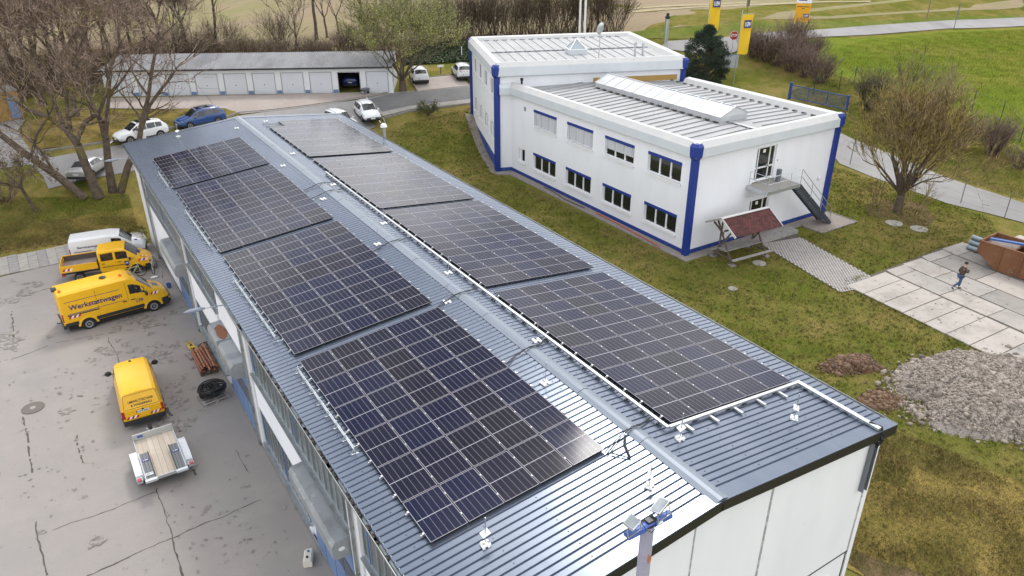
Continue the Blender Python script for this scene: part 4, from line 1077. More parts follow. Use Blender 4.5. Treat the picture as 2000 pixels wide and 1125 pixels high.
for x in np.arange(1.2, DF - 1.3, .92):
    gm.box(x, x + .62, DL * .5 - .03, DL * .5 + .0, 10.13, 10.225); gm.box(x, x + .5, DL - .9, DL - .8, 10.2, 10.29)
xf(gm, mRF).build('seam_caps', M_greysheet, office, kind='stuff')
# pyramid skylight
py = MB(); py.box(-.82, .82, -.82, .82, 10.1, 10.55)
mPy = OM(Vector((31.40, 48.37, 10.30)[:2]).to_3d(), nv)
po = xf(py, mPy).build('pyramid_skylight', M_ofs, office)
for k in range(4):
    R4 = Matrix.Rotation(k * PI / 2, 4, 'Z')
    tri = MB().add([R4 @ Vector(p) for p in ((-.76, -.76, 10.57), (.76, -.76, 10.57), (0, 0, 11.4))], [(0, 1, 2)])
    xf(tri, mPy).build('pane', mat('skylight_glass', (.32, .38, .40), .08) if k == 0 else bpy.data.materials['skylight_glass'], po)
    xf(MB().beam(R4 @ Vector((-.82, -.82, 10.56)), R4 @ Vector((0, 0, 11.45)), .09, .07), mPy).build('glazing_bar', M_winw, po)
    xf(MB().beam(R4 @ Vector((-.82, -.82, 10.56)), R4 @ Vector((.82, -.82, 10.56)), .1, .08), mPy).build('glazing_bar', M_winw, po)
# link fascia between the two blocks
mNL = OM((21.6, 46.05, 0), (.93, -.3665))
xf(MB().prism_ax([(-.35, 7.95), (-.35, 8.5), (-.02, 8.85), (.3, 8.85), (.3, 7.95)], -.1, 1.0, 'x'), mNL).build('fascia', M_ofs, office)
# rooftop pipes belong to the building
for (u, v, z, h, m, nm) in [(1240, 104, 10.2, 1.1, M_zinc, 'roof_pipe'), (1255, 103, 10.2, 1.0, M_zinc, 'roof_pipe'), (1019, 167, 8.6, .75, M_black, 'roof_pipe')]:
    p = Vector((35.13, 44.34, 10.20) if u == 1240 else ((35.89, 44.15, 10.20) if u == 1255 else (23.01, 44.82, 8.60))) - fo
    t = MB(); t.tube([(p.x, p.y, p.z - .15), (p.x, p.y, p.z + h)], .09, 8); t.lathe([(.13, h - .2), (.13, h)], (p.x, p.y, p.z), n=8); t.build(nm, m, office)
# wall lamp by the right-hand corner post and small fixtures
xf(MB().sphere((13.3, -.09, 4.1), .16, 10, 6, 0, (1, .5, 1)), mG).build('wall_lamp', M_white_plastic, office)
xf(MB().box(8.15, 8.22, -.04, -.002, 6.3, 6.42), mG).build('switch', M_seam, office); xf(MB().box(8.15, 8.22, -.04, -.002, 2.5, 2.62), mG).build('switch', M_seam, office)

# satellite dish on its pole
dp_ = Vector((30.84, 44.24, 8.70))
o = thing('satellite_dish', 'grey satellite dish on a tall thin pole between the two office roofs', 'satellite dish', dp_)
MB().tube([(0, 0, 0), (0, 0, 4.2)], .045, 8).build('pole', M_zinc, o)
d = MB(); 
prof = [(.02, 0), (.25, .03), (.42, .09), (.52, .15)]
d.lathe(prof, (0, 0, 0), 'y', 16, cap=False); dm = d.build('dish', M_zinc, o, loc=(-.05, -.25, 4.15), rot=(.2, 0, .25), smooth=40)
MB().beam((0, -.02, 3.95), (-.05, -.62, 4.2), .03, .03).build('feed_arm', M_seam, o)
MB().beam((-.5, 0, 1.9), (.6, 0, 1.95), .02, .02).build('antenna_rod', M_seam, o)
for z in (1.2, 1.9): MB().lathe([(.08, z), (.08, z + .1)], n=8).build('clamp', M_zinc, o)

# landing and steel stairs at the gable door
st_ = thing('steel_staircase', 'galvanised landing with railings and dark steel stairs at the upper gable door', 'staircase', (29.6, 22.9, 1.0))
so = Vector(st_.location)
MB().box(-1.75, 1.6, -1.15, .62, 3.98, 4.05).build('landing_grate', mat('grating', (.30, .285, .26), .7), st_)
lb = MB(); lb.box(-1.75, 1.6, -1.2, -1.151, 3.82, 4.07); lb.box(-1.8, -1.751, -1.2, .62, 3.82, 4.07); lb.box(1.601, 1.65, -.1, .62, 3.82, 4.07); lb.build('landing_frame', M_zinc, st_)
MB().beam((-1.7, .6, 3.2), (-1.7, -.9, 3.9), .06, .08).build('bracket', M_zinc, st_); MB().beam((1.0, .6, 3.2), (1.0, -.9, 3.9), .06, .08).build('bracket', M_zinc, st_)
M_dsteel = mat('dark_steel', (.055, .065, .08), .5, .4)
S0, S1 = Vector((1.65, -.6, 3.95)), Vector((6.1, -.6, .08))
for yo in (-.52, .52): MB().beam(S0 + Vector((0, yo, -.05)), S1 + Vector((0, yo, -.02)), .05, .28).build('stringer', M_dsteel, st_)
tr = MB().box(-.14, .14, -.49, .49, -.02, .02).mesh('step', M_dsteel)
for i in range(18):
    p = S0.lerp(S1, (i + .5) / 18); link('step', tr, st_, p)
def rail(pts, posts):
    for h in (1.05, .55):
        MB().tube([Vector(p) + Vector((0, 0, h)) for p in pts], .025, 6).build('handrail', M_zinc, st_)
    for p in posts: MB().tube([p, Vector(p) + Vector((0, 0, 1.05))], .024, 6).build('railing_post', M_zinc, st_)
rail([(-1.74, .5, 4.05), (-1.74, -1.17, 4.05), (1.62, -1.17, 4.05), (6.0, -1.12, .2)], [(-1.74, .5, 4.0), (-1.74, -1.17, 4.0), (-.6, -1.17, 4.0), (.5, -1.17, 4.0), (1.62, -1.17, 4.0), (3.1, -1.14, 2.7), (4.55, -1.13, 1.4), (5.95, -1.12, .1)])
MB().box(.55, .8, -.1, .15, 4.05, 4.95).build('ash_bin', M_greysheet, st_)

# gravel strip round the office with its edging
gs = [(22.5, 23.5), (22.5, 45.6), (21.3, 46.0), (L0 + wv * DL)[:2], (L0 + wv * DL - nv * .9)[:2], (20.6, 46.2), (20.7, 45.4), (21.75, 44.8), (21.75, 22.75), (33.6, 22.75), (33.6, 20.9), (37.7, 20.9), (37.7, 23.5)]
drape('gravel_strip', gs, .06, M_gravel, step=.7)
kg = MB()
for a, b in (((21.75, 44.8), (21.75, 22.75)), ((21.75, 22.75), (33.6, 22.75)), ((33.6, 22.75), (33.6, 20.9)), ((33.6, 20.9), (37.7, 20.9)), ((37.7, 20.9), (37.7, 23.5)), ((20.7, 45.4), (21.75, 44.8))):
    for i in range(int((Vector(b) - Vector(a)).length) + 1):
        n_ = int((Vector(b) - Vector(a)).length) + 1
        p, q = Vector(a).lerp(Vector(b), i / n_), Vector(a).lerp(Vector(b), (i + .98) / n_); kg.beam((p.x, p.y, T(*p) + .04), (q.x, q.y, T(*q) + .04), .07, .12)
kg.build('gravel_edging', M_kerb, None, kind='structure')
tag(MB().tube([(22.2, 33.0, 1.12), (22.15, 30.2, 1.12), (21.95, 27.4, 1.13), (21.85, 25.6, 1.16), (21.7, 25.2, 1.12)], .035, 6).build('red_hose', mat('red_hose', (.5, .06, .03), .5), None), 'red hose lying on the gravel along the blue plinth of the office', 'hose')
tag(MB().tube([(22.25, 40.2, 1.12), (22.2, 38.4, 1.13), (21.9, 36.9, 1.15), (22.1, 34.3, 1.12)], .03, 6).build('black_hose', M_cable, None), 'thin black hose lying on the gravel below the office windows', 'hose')
# door step slab
tag(MB().box(28.4, 32.2, 21.9, 22.9, .9, 1.28).build('door_step', M_kerb, None), 'pale concrete step in front of the lower gable door behind the shelter', 'step')

# ------------------------------------------------------------------ row of white garages
ga, gbb = Vector((-5.51, 81.94, 4.30)[:2]), Vector((20.85, 67.30, 4.14)[:2])
GL = (gbb - ga).length; gz_ = 4.36
gr = thing('garage_row', 'long low row of white garages with grey corrugated roof and one open door', 'garage row', (ga.x, ga.y, gz_ - .05), math.atan2((gbb - ga).y, (gbb - ga).x))
GH = 2.75; GD = 6.0
nd = 10; pit = GL / nd; dw = pit * .76
M_gar = mat('garage_white', (.74, .75, .765), .8, mix=[((.68, .69, .70), .8, .45, .7, .7)])
M_gdoor = mat('garage_door', (.64, .665, .70), .5, mix=[((.60, .62, .65), .6, .4, .7, .7)])
gops = [(i * pit + (pit - dw) * .5, i * pit + (pit - dw) * .5 + dw, 0, 2.2) for i in range(nd)]
OPEN = 8
fr = wall_skin(GL, -.3, GH, [o for o in gops], .06)
# leave the open bay without its back board
fr.f, fr.m = zip(*[(f, m) for f, m in zip(fr.f, fr.m) if not (abs(fr.v[f[0]][1] - .06) < 1e-6 and all(abs(fr.v[i][1] - .06) < 1e-6 for i in f) and gops[OPEN][0] - .01 < fr.v[f[0]][0] < gops[OPEN][1])])
fr.f, fr.m = list(fr.f), list(fr.m)
fr.build('front_wall', M_gar, gr)
sw = MB(); sw.box(-.15, 0, 0.001, GD, -.3, GH); sw.build('end_wall', M_gar, gr); MB().box(GL, GL + .15, .001, GD, -.3, GH - .05).build('end_wall', M_gar, gr)
MB().box(0, GL, GD - .15, GD, -.3, GH).build('back_wall', M_gar, gr)
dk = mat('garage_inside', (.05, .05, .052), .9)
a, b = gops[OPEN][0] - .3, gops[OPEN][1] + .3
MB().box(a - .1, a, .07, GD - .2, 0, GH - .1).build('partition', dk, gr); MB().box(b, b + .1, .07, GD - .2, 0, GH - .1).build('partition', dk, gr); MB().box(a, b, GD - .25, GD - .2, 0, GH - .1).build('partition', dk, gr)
for i, (a, b, c, d) in enumerate(gops):
    f = MB()
    f.box(a - .06, a, -.03, .05, 0, d + .06); f.box(b, b + .06, -.03, .05, 0, d + .06); f.box(a, b, -.03, .05, d, d + .06)
    fo_ = f.build('door_frame', M_seam, gr)
    if i != OPEN:
        dr = MB().box(a + .02, b - .02, .0, .045, .03, d - .02).build('garage_door', M_gdoor, gr)
        MB().sphere(((a + b) / 2, -.02, 1.0), .05, 6, 4).build('handle', M_black, dr)
    else:
        MB().box(a + .05, b - .05, .2, 1.8, 2.12, 2.17).build('garage_door', M_gdoor, gr)
    if i < nd - 1 and i != OPEN: MB().box(b + .1, b + pit - dw - .1, -.015, -.002, 0.02, .38).build('plinth', M_bluesheet, gr)
rfm = MB(); npf = int((GL + .5) / .22)
for k in range(npf):
    x = -.3 + k * .22
    P_ = [(x, .035), (x + .055, .065), (x + .11, .035), (x + .165, .005), (x + .22, .035)]
    for p, q_ in zip(P_[:-1], P_[1:]):
        rfm.add([(p[0], -.45, GH + .02 + p[1]), (q_[0], -.45, GH + .02 + q_[1]), (q_[0], GD + .25, GH + .55 + q_[1]), (p[0], GD + .25, GH + .55 + p[1])], [(0, 1, 2, 3)])
rfm.build('roof', mat('fibre_cement', (.24, .24, .25), .85, mix=[((.15, .15, .155), .5, .42, .66, .9), ((.32, .32, .32), 2.4, .58, .75, .6)], stretch=(1, .3, 1)), gr, smooth=60)
MB().box(-.3, GL + .22, -.40, -.34, GH - .12, GH + .035).build('gutter', M_fascia, gr)
vg = MB(); vg.prism_ax([(-.4, GH - .08), (GD + .2, GH + .4), (GD + .2, GH + .55), (-.4, GH + .02)], GL + .16, GL + .21, 'x'); vg.build('verge_board', M_fascia, gr)
MB().prism_ax([(0, GH - .06), (GD, GH - .06), (GD, GH + .5), (0, GH)], GL + .02, GL + .14, 'x').build('gable_fill', M_gar, gr)

# ------------------------------------------------------------------ ochre shed at the far left edge
sp = Vector((-15.13, 75.71, 4.30))
o = thing('site_container', 'ochre yellow container half hidden behind bare branches at the left edge', 'container', sp, .25)
MB().box(-3.4, 1.6, 0, 2.4, .1, 2.7).build('container_body', mat('ochre_steel', (.36, .22, .05), .6, mix=[((.28, .16, .04), 1.2, .45, .7, .8)]), o)
for i in range(14): MB().box(-3.3 + i * .35, -3.15 + i * .35, -.04, -.001, .25, 2.55).build('corrugation', bpy.data.materials['ochre_steel'], o)
MB().box(-3.45, 1.65, -.05, 2.45, 2.7, 2.85).build('container_roof', M_canopy, o)
MB().box(.6, 1.4, -.05, -.002, .2, 2.2).build('door', M_bluesheet, o)
# ------------------------------------------------------------------ vehicles
def paint(name, c, rough=.28, coat=.6):
    return mat(name, c, rough, 0, spec=.5, coat=coat, mix=[(tuple(x * .9 for x in c), 1.7, .45, .75, .7)])
P_yellow = paint('yellow_paint', (.86, .47, .006), .38, .25)
P_white = paint('white_car_paint', (.74, .75, .76))
P_blue = paint('blue_car_paint', (.018, .065, .215), .25)
P_dblue = paint('deep_blue_car_paint', (.010, .022, .16), .25)
P_silver = mat('silver_car_paint', (.50, .505, .495), .3, .4, coat=.5)
P_grey = paint('grey_roof_paint', (.30, .31, .32))
M_carglass = mat('car_glass', (.016, .020, .024), .05, spec=.8)
M_rim = mat('alloy_rim', (.42, .43, .44), .35, .8)
M_tyre = mat('tyre', (.018, .018, .019), .8)
M_redlamp = mat('red_lamp', (.38, .012, .014), .2, coat=.5)
M_headlamp = mat('head_lamp', (.55, .57, .6), .12, .3, coat=.8)
M_orange = mat('orange_beacon', (.75, .16, .01), .25)
M_plate = mat('number_plate', (.72, .73, .74), .4)
M_navy = mat('navy_print', (.014, .018, .16), .5)
M_redp = mat('red_print', (.48, .015, .02), .45)
M_whitep = mat('white_print', (.8, .8, .8), .45)
M_blackp = mat('black_print', (.03, .026, .02), .5)
M_bumper = mat('bumper_plastic', (.026, .028, .032), .5)

def ring(st):
    x, zb, zbelt, zt, wm, wb, wt = st
    rr = min(.11, max(.02, (zt - zbelt) * .28))
    zm = zb + (zbelt - zb) * .55
    half = [(0, zb), (wm * .82, zb), (wm * .97, zb + .13), (wm, zm), (wb, zbelt), (wt, zt - rr), (wt - min(.2, rr * 1.3), zt - rr * .12), (0, zt + (.03 if zt - zbelt > .2 else .02))]
    return [(x, y, z) for y, z in half] + [(x, -y, z) for y, z in half[-2:0:-1]]
def loft_body(sts):
    mb = MB(); R_ = [ring(s) for s in sts]; n = len(R_[0])
    for r in R_: mb.v += r
    for i in range(len(R_) - 1):
        for k in range(n):
            a, b = i * n + k, i * n + (k + 1) % n
            mb.f.append([a, b, b + n, a + n]); mb.m.append(0)
    mb.f.append(list(range(n))); mb.m.append(0)
    mb.f.append([(len(R_) - 1) * n + k for k in range(n)][::-1]); mb.m.append(0)
    return mb, R_
def glass_strip(R_, i0, i1, k0, k1, t0=.07, t1=.93, e0=.05, e1=.05, off=.02):
    """pane over the skin between ring points k0 (low) and k1 (high), stations i0..i1"""
    lo, hi = [], []
    for j, i in enumerate(range(i0, i1 + 1)):
        a, b = Vector(R_[i][k0]), Vector(R_[i][k1])
        if i == i0: a2, b2 = Vector(R_[i + 1][k0]), Vector(R_[i + 1][k1]); a, b = a.lerp(a2, e0), b.lerp(b2, e0)
        if i == i1: a2, b2 = Vector(R_[i - 1][k0]), Vector(R_[i - 1][k1]); a, b = a.lerp(a2, e1), b.lerp(b2, e1)
        lo.append(a.lerp(b, t0)); hi.append(a.lerp(b, t1))
    mb = MB()
    pts = lo + hi; m = len(lo)
    nrm = ((lo[-1] - lo[0]).cross(hi[0] - lo[0])); 
    if nrm.length < 1e-9: nrm = (lo[-1] - lo[0]).cross(hi[-1] - lo[0])
    nrm.normalize()
    c = sum(pts, Vector()) / len(pts)
    if nrm.dot(c - Vector((0, 0, .7))) < 0: nrm = -nrm
    pts = [p + nrm * off for p in pts]
    mb.add(pts, [(i, i + 1, m + i + 1, m + i) for i in range(m - 1)])
    return mb
def screen(R_, i, sgn=1, t0=.05, t1=.95, off=.006):
    """windscreen or rear window across the car between stations i and i+1 (ring points 5,6,7 mirrored)"""
    idx = [5, 6, 7, 8, 9]
    A = [Vector(R_[i][k]) for k in idx]; B = [Vector(R_[i + 1][k]) for k in idx]
    lo = [a.lerp(b, t0) for a, b in zip(A, B)]; hi = [a.lerp(b, t1) for a, b in zip(A, B)]
    for L in (lo, hi):
        L[0] = L[0].lerp(L[1], .45); L[4] = L[4].lerp(L[3], .45)
    n_ = (lo[2] - lo[1]).cross(hi[1] - lo[1]).normalized()
    if n_.z < 0: n_ = -n_
    pts = [p + n_ * off for p in lo + hi]
    return MB().add(pts, [(k, k + 1, 6 + k, 5 + k) for k in range(4)])
def wheel_parts(parent, x, yside, r, w, W, rim=M_rim, arch=True):
    s = 1 if yside > 0 else -1
    y = s * (W - w * .5 + .01)
    prof = [(r * .62, -w / 2), (r * .93, -w / 2), (r, -w * .32), (r, w * .32), (r * .93, w / 2), (r * .62, w / 2)]
    t = MB().lathe(prof, (0, 0, 0), 'y', 18, cap=True).build('wheel', M_tyre, parent, loc=(x, y, r), smooth=35)
    d = MB(); d.lathe([(r * .64, s * w * .44), (r * .60, s * (w * .5 + .012)), (r * .2, s * w * .46), (r * .16, s * (w * .5 + .015))], (0, 0, 0), 'y', 14); d.build('rim', rim, t, smooth=30)
    if rim is M_rim and r < .36:
        for k in range(5):
            a = 2 * PI * k / 5
            MB().beam((math.cos(a) * r * .2, s * (w * .5 + .004), math.sin(a) * r * .2), (math.cos(a) * r * .58, s * (w * .5 + .004), math.sin(a) * r * .58), .03, .05, up=(0, 1, 0)).build('spoke', M_tyre, t)
    if arch:
        a = MB(); pts = []
        for k in range(13):
            an = PI * k / 12 * 1.1 - .15; pts.append((math.cos(an) * r * 1.17, math.sin(an) * r * 1.17))
        yy = s * (W + .004)
        a.add([(p[0], yy, p[1]) for p in pts] + [(0, yy, -r * .4)], [(i, i + 1, 13) for i in range(12)]); a.build('wheel_arch', M_black, parent, loc=(x, 0, r))
def body_w(R_, x):
    for a, b in zip(R_[:-1], R_[1:]):
        if a[0][0] <= x <= b[0][0]:
            t = (x - a[0][0]) / (b[0][0] - a[0][0]); return a[2][1] * (1 - t) + b[2][1] * t
    return R_[0][2][1]
def mirror(parent, x, y, z, m=M_bumper, s=1.0):
    for sg in (1, -1):
        mb = MB(); mb.sphere((0, 0, 0), .1 * s, 8, 6, 0, (.6, 1.2, 1.1)); mb.beam((.02, -sg * .14 * s, -.08), (0, -sg * .02, -.04), .05, .04)
        mb.build('mirror', m, parent, loc=(x, sg * (y + .10 * s), z), smooth=50)
def patch(parent, pts, m, name, label=None):
    return MB().add(pts, [tuple(range(len(pts)))]).build(name, m, parent, label)
def side_patch(parent, R_, x0, x1, z0, z1, side, m, name, off=.008):
    """flat marking on the body side; y taken from the skin at each corner"""
    def yy(x, z):
        for a, b in zip(R_[:-1], R_[1:]):
            if a[0][0] <= x <= b[0][0]:
                t = (x - a[0][0]) / (b[0][0] - a[0][0])
                q = [(a[k][1] * (1 - t) + b[k][1] * t, a[k][2] * (1 - t) + b[k][2] * t) for k in (2, 3, 4, 5)]
                for (y0, z0_), (y1, z1_) in zip(q[:-1], q[1:]):
                    if z0_ <= z <= z1_: return y0 + (y1 - y0) * (z - z0_) / (z1_ - z0_ + 1e-9)
                return q[0][0]
        return R_[0][3][1]
    P_ = [(x, side * (yy(x, z) + off), z) for x, z in ((x0, z0), (x1, z0), (x1, z1), (x0, z1))]
    return patch(parent, P_, m, name)
def chevrons(parent, org, right, up, L, h, n, lean=.6, off=.0):
    """red and white slanted warning stripes"""
    o = Vector(org); r = Vector(right).normalized(); u = Vector(up).normalized(); nn = r.cross(u) * off
    st = L / n
    for i in range(n):
        a, b = i * st, (i + 1) * st
        P_ = [o + r * a + nn, o + r * b + nn, o + r * (b + lean * h) + u * h + nn, o + r * (a + lean * h) + u * h + nn]
        MB().add(P_, [(0, 1, 2, 3)]).build('warning_stripe', M_redp if i % 2 == 0 else M_whitep, parent)
def logo(parent, org, right, up, s, text='U EW', name='logo'):
    o = Vector(org); r = Vector(right).normalized(); u = Vector(up).normalized(); nn = r.cross(u)
    b = MB().add([o, o + r * s, o + r * s + u * s * .62, o + u * s * .62], [(0, 1, 2, 3)]).build(name, M_navy, parent)
    lettering(text, s * .8, M_whitep, b, o + r * s * .1 + u * s * .14 + nn * .004, r, u, 'emblem', .03, s * .34)
    return b
def number_plate(parent, org, right, up, w=.5, h=.11, text=None):
    o = Vector(org); r = Vector(right).normalized(); u = Vector(up).normalized(); nn = r.cross(u)
    p = MB().add([o, o + r * w, o + r * w + u * h, o + u * h], [(0, 1, 2, 3)]).build('number_plate', M_plate, parent)
    MB().add([o + nn * .003, o + r * .045 + nn * .003, o + r * .045 + u * h + nn * .003, o + u * h + nn * .003], [(0, 1, 2, 3)]).build('blue_band', M_navy, p)
    if text: lettering(text, w * .78, M_blackp, p, o + r * w * .15 + u * h * .2 + nn * .003, r, u, 'lettering', .02, h * .62)
    return p

# ---- the passenger cars
SUV = [(-2.25, .55, .92, .98, .78, .72, .58), (-2.17, .36, 1.0, 1.12, .88, .81, .68), (-1.72, .30, 1.04, 1.57, .92, .86, .66), (-1.1, .28, 1.03, 1.64, .93, .88, .68), (-.3, .28, 1.0, 1.66, .93, .89, .69), (.42, .28, .98, 1.60, .93, .89, .67), (1.18, .28, .97, 1.05, .92, .85, .63), (1.95, .32, .84, .93, .89, .79, .56), (2.16, .38, .72, .80, .82, .7, .5), (2.26, .45, .58, .64, .72, .62, .44)]
SED = [(-2.38, .50, .80, .88, .74, .70, .56), (-2.30, .36, .90, .98, .86, .80, .64), (-1.75, .28, .95, 1.03, .90, .84, .64), (-.95, .26, .95, 1.40, .91, .85, .60), (-.2, .26, .94, 1.46, .91, .86, .62), (.35, .26, .93, 1.42, .91, .86, .61), (1.15, .26, .92, .99, .90, .82, .60), (2.0, .30, .78, .86, .86, .76, .54), (2.2, .36, .66, .74, .78, .66, .46), (2.32, .42, .54, .60, .68, .58, .4)]
def car(name, label, cat, col, loc, rz, style='suv', group=None, roofbars=False, dark_roof=False, trim=None, r=.345, plate='rear', chev=False, open_door=False):
    sts = SUV if style == 'suv' else SED
    o = thing(name, label, cat, loc, rz, group)
    mb, R_ = loft_body(sts)
    b = mb.build('body', col, o, smooth=32)
    Wd = .925 if style == 'suv' else .905
    MB().box(-1.95, 1.95, -.8, .8, .17, .34).build('underbody_shade_box', M_black, o)  # black box added under the car to deepen the shade on the ground
    i0, iw = (2, 5) if style == 'suv' else (3, 5)
    # side windows: rear quarter, rear door, front door, split by pillars
    for side in (4, 10):
        k0, k1 = (4, 5) if side == 4 else (10, 9)
        for (a, c) in ((i0, i0 + 1), (i0 + 1, i0 + 2), (iw - 1, iw)) if style == 'suv' else ((3, 4), (4, 5)):
            glass_strip(R_, a, c, k0, k1, .08, .9, .05, .05).build('side_window', M_carglass, o)
        glass_strip(R_, iw, iw + 1, k0, k1, .08, .9, .04, .35).build('side_window', M_carglass, o)
    if style == 'suv': screen(R_, 1, t0=.12, t1=.93).build('rear_window', M_carglass, o); screen(R_, 5).build('windscreen', M_carglass, o)
    else: screen(R_, 2, t0=.1, t1=.92).build('rear_window', M_carglass, o); screen(R_, 5).build('windscreen', M_carglass, o)
    for x in (-1.36, 1.36):
        for s in (1, -1): wheel_parts(o, x, s, r, .22, Wd)
    tr = trim or M_bumper
    for s in (1, -1):
        MB().box(-1.0, 1.0, s * (Wd - .02) - .02, s * (Wd - .02) + .02, .26, .40).build('sill', tr, o)
        z = .9 if style == 'suv' else .84
        MB().add([(-2.255 if style == 'suv' else -2.385, s * .42, z - .1), (-2.19 if style == 'suv' else -2.31, s * .80, z - .1), (-2.165 if style == 'suv' else -2.29, s * .79, z + .08), (-2.235 if style == 'suv' else -2.36, s * .44, z + .08)], [(0, 1, 2, 3)]).build('tail_lamp', M_redlamp, o)
        MB().add([(2.19, s * .40, .70), (2.02, s * .83, .74), (1.93, s * .82, .86), (2.12, s * .42, .82)], [(0, 1, 2, 3)]).build('headlight', M_headlamp, o)
    MB().box(2.10, 2.275, -.62, .62, .32, .52).build('front_bumper', tr, o); MB().box(-2.27 if style == 'suv' else -2.39, -2.1, -.74, .74, .30, .50).build('rear_bumper', tr, o)
    MB().add([(2.245, -.5, .60), (2.245, .5, .60), (2.20, .46, .72), (2.20, -.46, .72)], [(0, 1, 2, 3)]).build('grille', M_blackgloss, o)
    mirror(o, .78, Wd - .03, 1.02 if style == 'suv' else .96, col, .9)
    xr = -2.262 if style == 'suv' else -2.392
    number_plate(o, (xr - .012, .26, .62), (0, -1, 0), (0, 0, 1), .52, .12)
    number_plate(o, (2.29, -.26, .42), (0, 1, 0), (0, 0, 1), .52, .12)
    if roofbars or style == 'suv':
        for s in (1, -1): MB().tube([(-1.5, s * .56, 1.60), (-1.2, s * .58, 1.69), (.1, s * .585, 1.70), (.45, s * .57, 1.60)], .018, 6).build('roof_rail', M_bumper, o)
    if dark_roof: patch(o, [(-1.0, -.45, 1.682), (.3, -.45, 1.664), (.3, .45, 1.664), (-1.0, .45, 1.682)], M_carglass, 'glass_roof')
    MB().beam((-1.3, 0, 1.62 if style == 'suv' else 1.36), (-1.42, 0, 1.70 if style == 'suv' else 1.44), .03, .05).build('roof_aerial', M_bumper, o)
    if chev: chevrons(o, (-2.235, .62, .98), (0, -1, 0), (.35, 0, 1), 1.1, .12, 6, .5, .01)
    return o
def at2(a, b, d=0):
    return math.atan2(b[1] - a[1], b[0] - a[0])
g0 = (0.14, 65.99, 3.85)
car('parked_car', 'blue estate-like car parked on the road behind the far end of the hall', 'car', P_blue, (g0[0] + .3, g0[1] + .1, T(g0[0], g0[1] + .1)), PI + .19, 'suv', 'cars parked behind the hall', True, True)
g0 = (-5.11, 64.85, 3.59)
wc = car('parked_car', 'white car with its front door open, half hidden behind the twin tree trunks', 'car', P_white, (g0[0] + .1, g0[1] + .1, T(g0[0], g0[1] + .1)), PI + .25, 'suv', 'cars parked behind the hall', True, True)
d = MB().box(-.5, .5, -.03, .03, -.35, .35).build('open_door', P_white, wc, loc=(.55, 1.25, .68), rot=(0, 0, -.95))
g0 = (-10.04, 60.58, 2.34)
car('parked_car', 'silver sedan seen from behind between the leaning tree trunks', 'car', P_silver, (g0[0] + .1, g0[1] + .1, T(g0[0] + .1, g0[1] + .1) + .06), 1.03, 'sed', 'cars parked behind the hall')
g0 = (15.07, 61.12, 2.93)
car('parked_car', 'white car facing the viewer beside the lawn at the far right corner of the hall', 'car', P_white, (g0[0] + .7, g0[1] + 1.2, T(g0[0] + .7, g0[1] + 1.2) + .0), -PI / 2 - .14, 'suv', 'cars parked behind the hall')
g0 = (13.12, 64.26, 3.62)
car('parked_car', 'white and grey car mostly hidden behind the far roof edge of the hall', 'car', P_white, (g0[0] - .6, g0[1] - 2.9, T(g0[0], g0[1] - 2.9)), -PI / 2 + .12, 'suv', 'cars parked behind the hall')
g0 = (25.50, 68.59, 4.25)
car('parked_car', 'white car with dark rear bumper parked tail-on in the left bay by the grass', 'car', P_white, (g0[0] + .35, g0[1] + 2.2, T(g0[0], g0[1] + 2.2) + .09), PI / 2 - .32, 'suv', 'cars in the paved parking bay')
g0 = (30.53, 67.70, 4.18)
car('parked_car', 'white car with red and white rear stripes half hidden by the office corner', 'car', P_white, (g0[0] + .5, g0[1] + 2.2, T(g0[0], g0[1] + 2.2) + .09), PI / 2 - .32, 'suv', 'cars in the paved parking bay', chev=True)
g0 = (17.59, 70.06, 4.30)
car('parked_car', 'deep blue car standing inside the open garage', 'car', P_dblue, (g0[0] + 1.15, g0[1] + 3.2, 4.34), math.atan2((gbb - ga).y, (gbb - ga).x) + PI / 2, 'suv')

# ---- big yellow workshop van
CR = [(-3.00, .52, 1.42, 2.42, .93, .91, .82), (-2.93, .44, 1.45, 2.54, 1.0, .98, .87), (-1.0, .38, 1.45, 2.58, 1.02, 1.0, .885), (.62, .38, 1.45, 2.58, 1.02, 1.0, .885), (.72, .38, 1.45, 2.575, 1.02, 1.0, .88), (1.0, .38, 1.45, 2.52, 1.02, 1.0, .865), (1.30, .38, 1.42, 2.30, 1.02, .99, .83), (1.62, .38, 1.38, 1.98, 1.02, .98, .80), (2.08, .38, 1.30, 1.46, 1.01, .95, .76), (2.55, .40, 1.08, 1.26, .98, .89, .70), (2.82, .42, .92, 1.08, .93, .83, .64), (2.97, .45, .72, .84, .83, .73, .55)]
cv = thing('workshop_van', 'large yellow high-roof van lettered Werkstattwagen with blue script', 'van', (-11.45, 37.74, 0), .08)
mb, R_ = loft_body(CR); mb.build('body', P_yellow, cv, smooth=28)
for (k0, k1, s) in ((4, 5, 1), (10, 9, -1)):
    glass_strip(R_, 4, 7, k0, k1, .10, .70, .1, .12).build('side_window', M_carglass, cv)
w1 = screen(R_, 6, t0=.0, t1=1); w1b = screen(R_, 7, t0=0, t1=.93)
w1.build('windscreen', M_carglass, cv); w1b.build('windscreen', M_carglass, cv)
for x in (-1.76, 1.90):
    for s in (1, -1):
        wheel_parts(cv, x, s, .36, .24, 1.02)
        fl = MB(); pts = [(math.cos(a) * rr, s * (1.025 if rr < .5 else 1.0), math.sin(a) * rr) for rr in (.43, .56) for a in [PI * k / 12 for k in range(13)]]
        fl.add(pts, [(k, k + 1, 14 + k, 13 + k) for k in range(12)]); fl.build('arch_flare', P_yellow, cv, loc=(x, 0, .36))
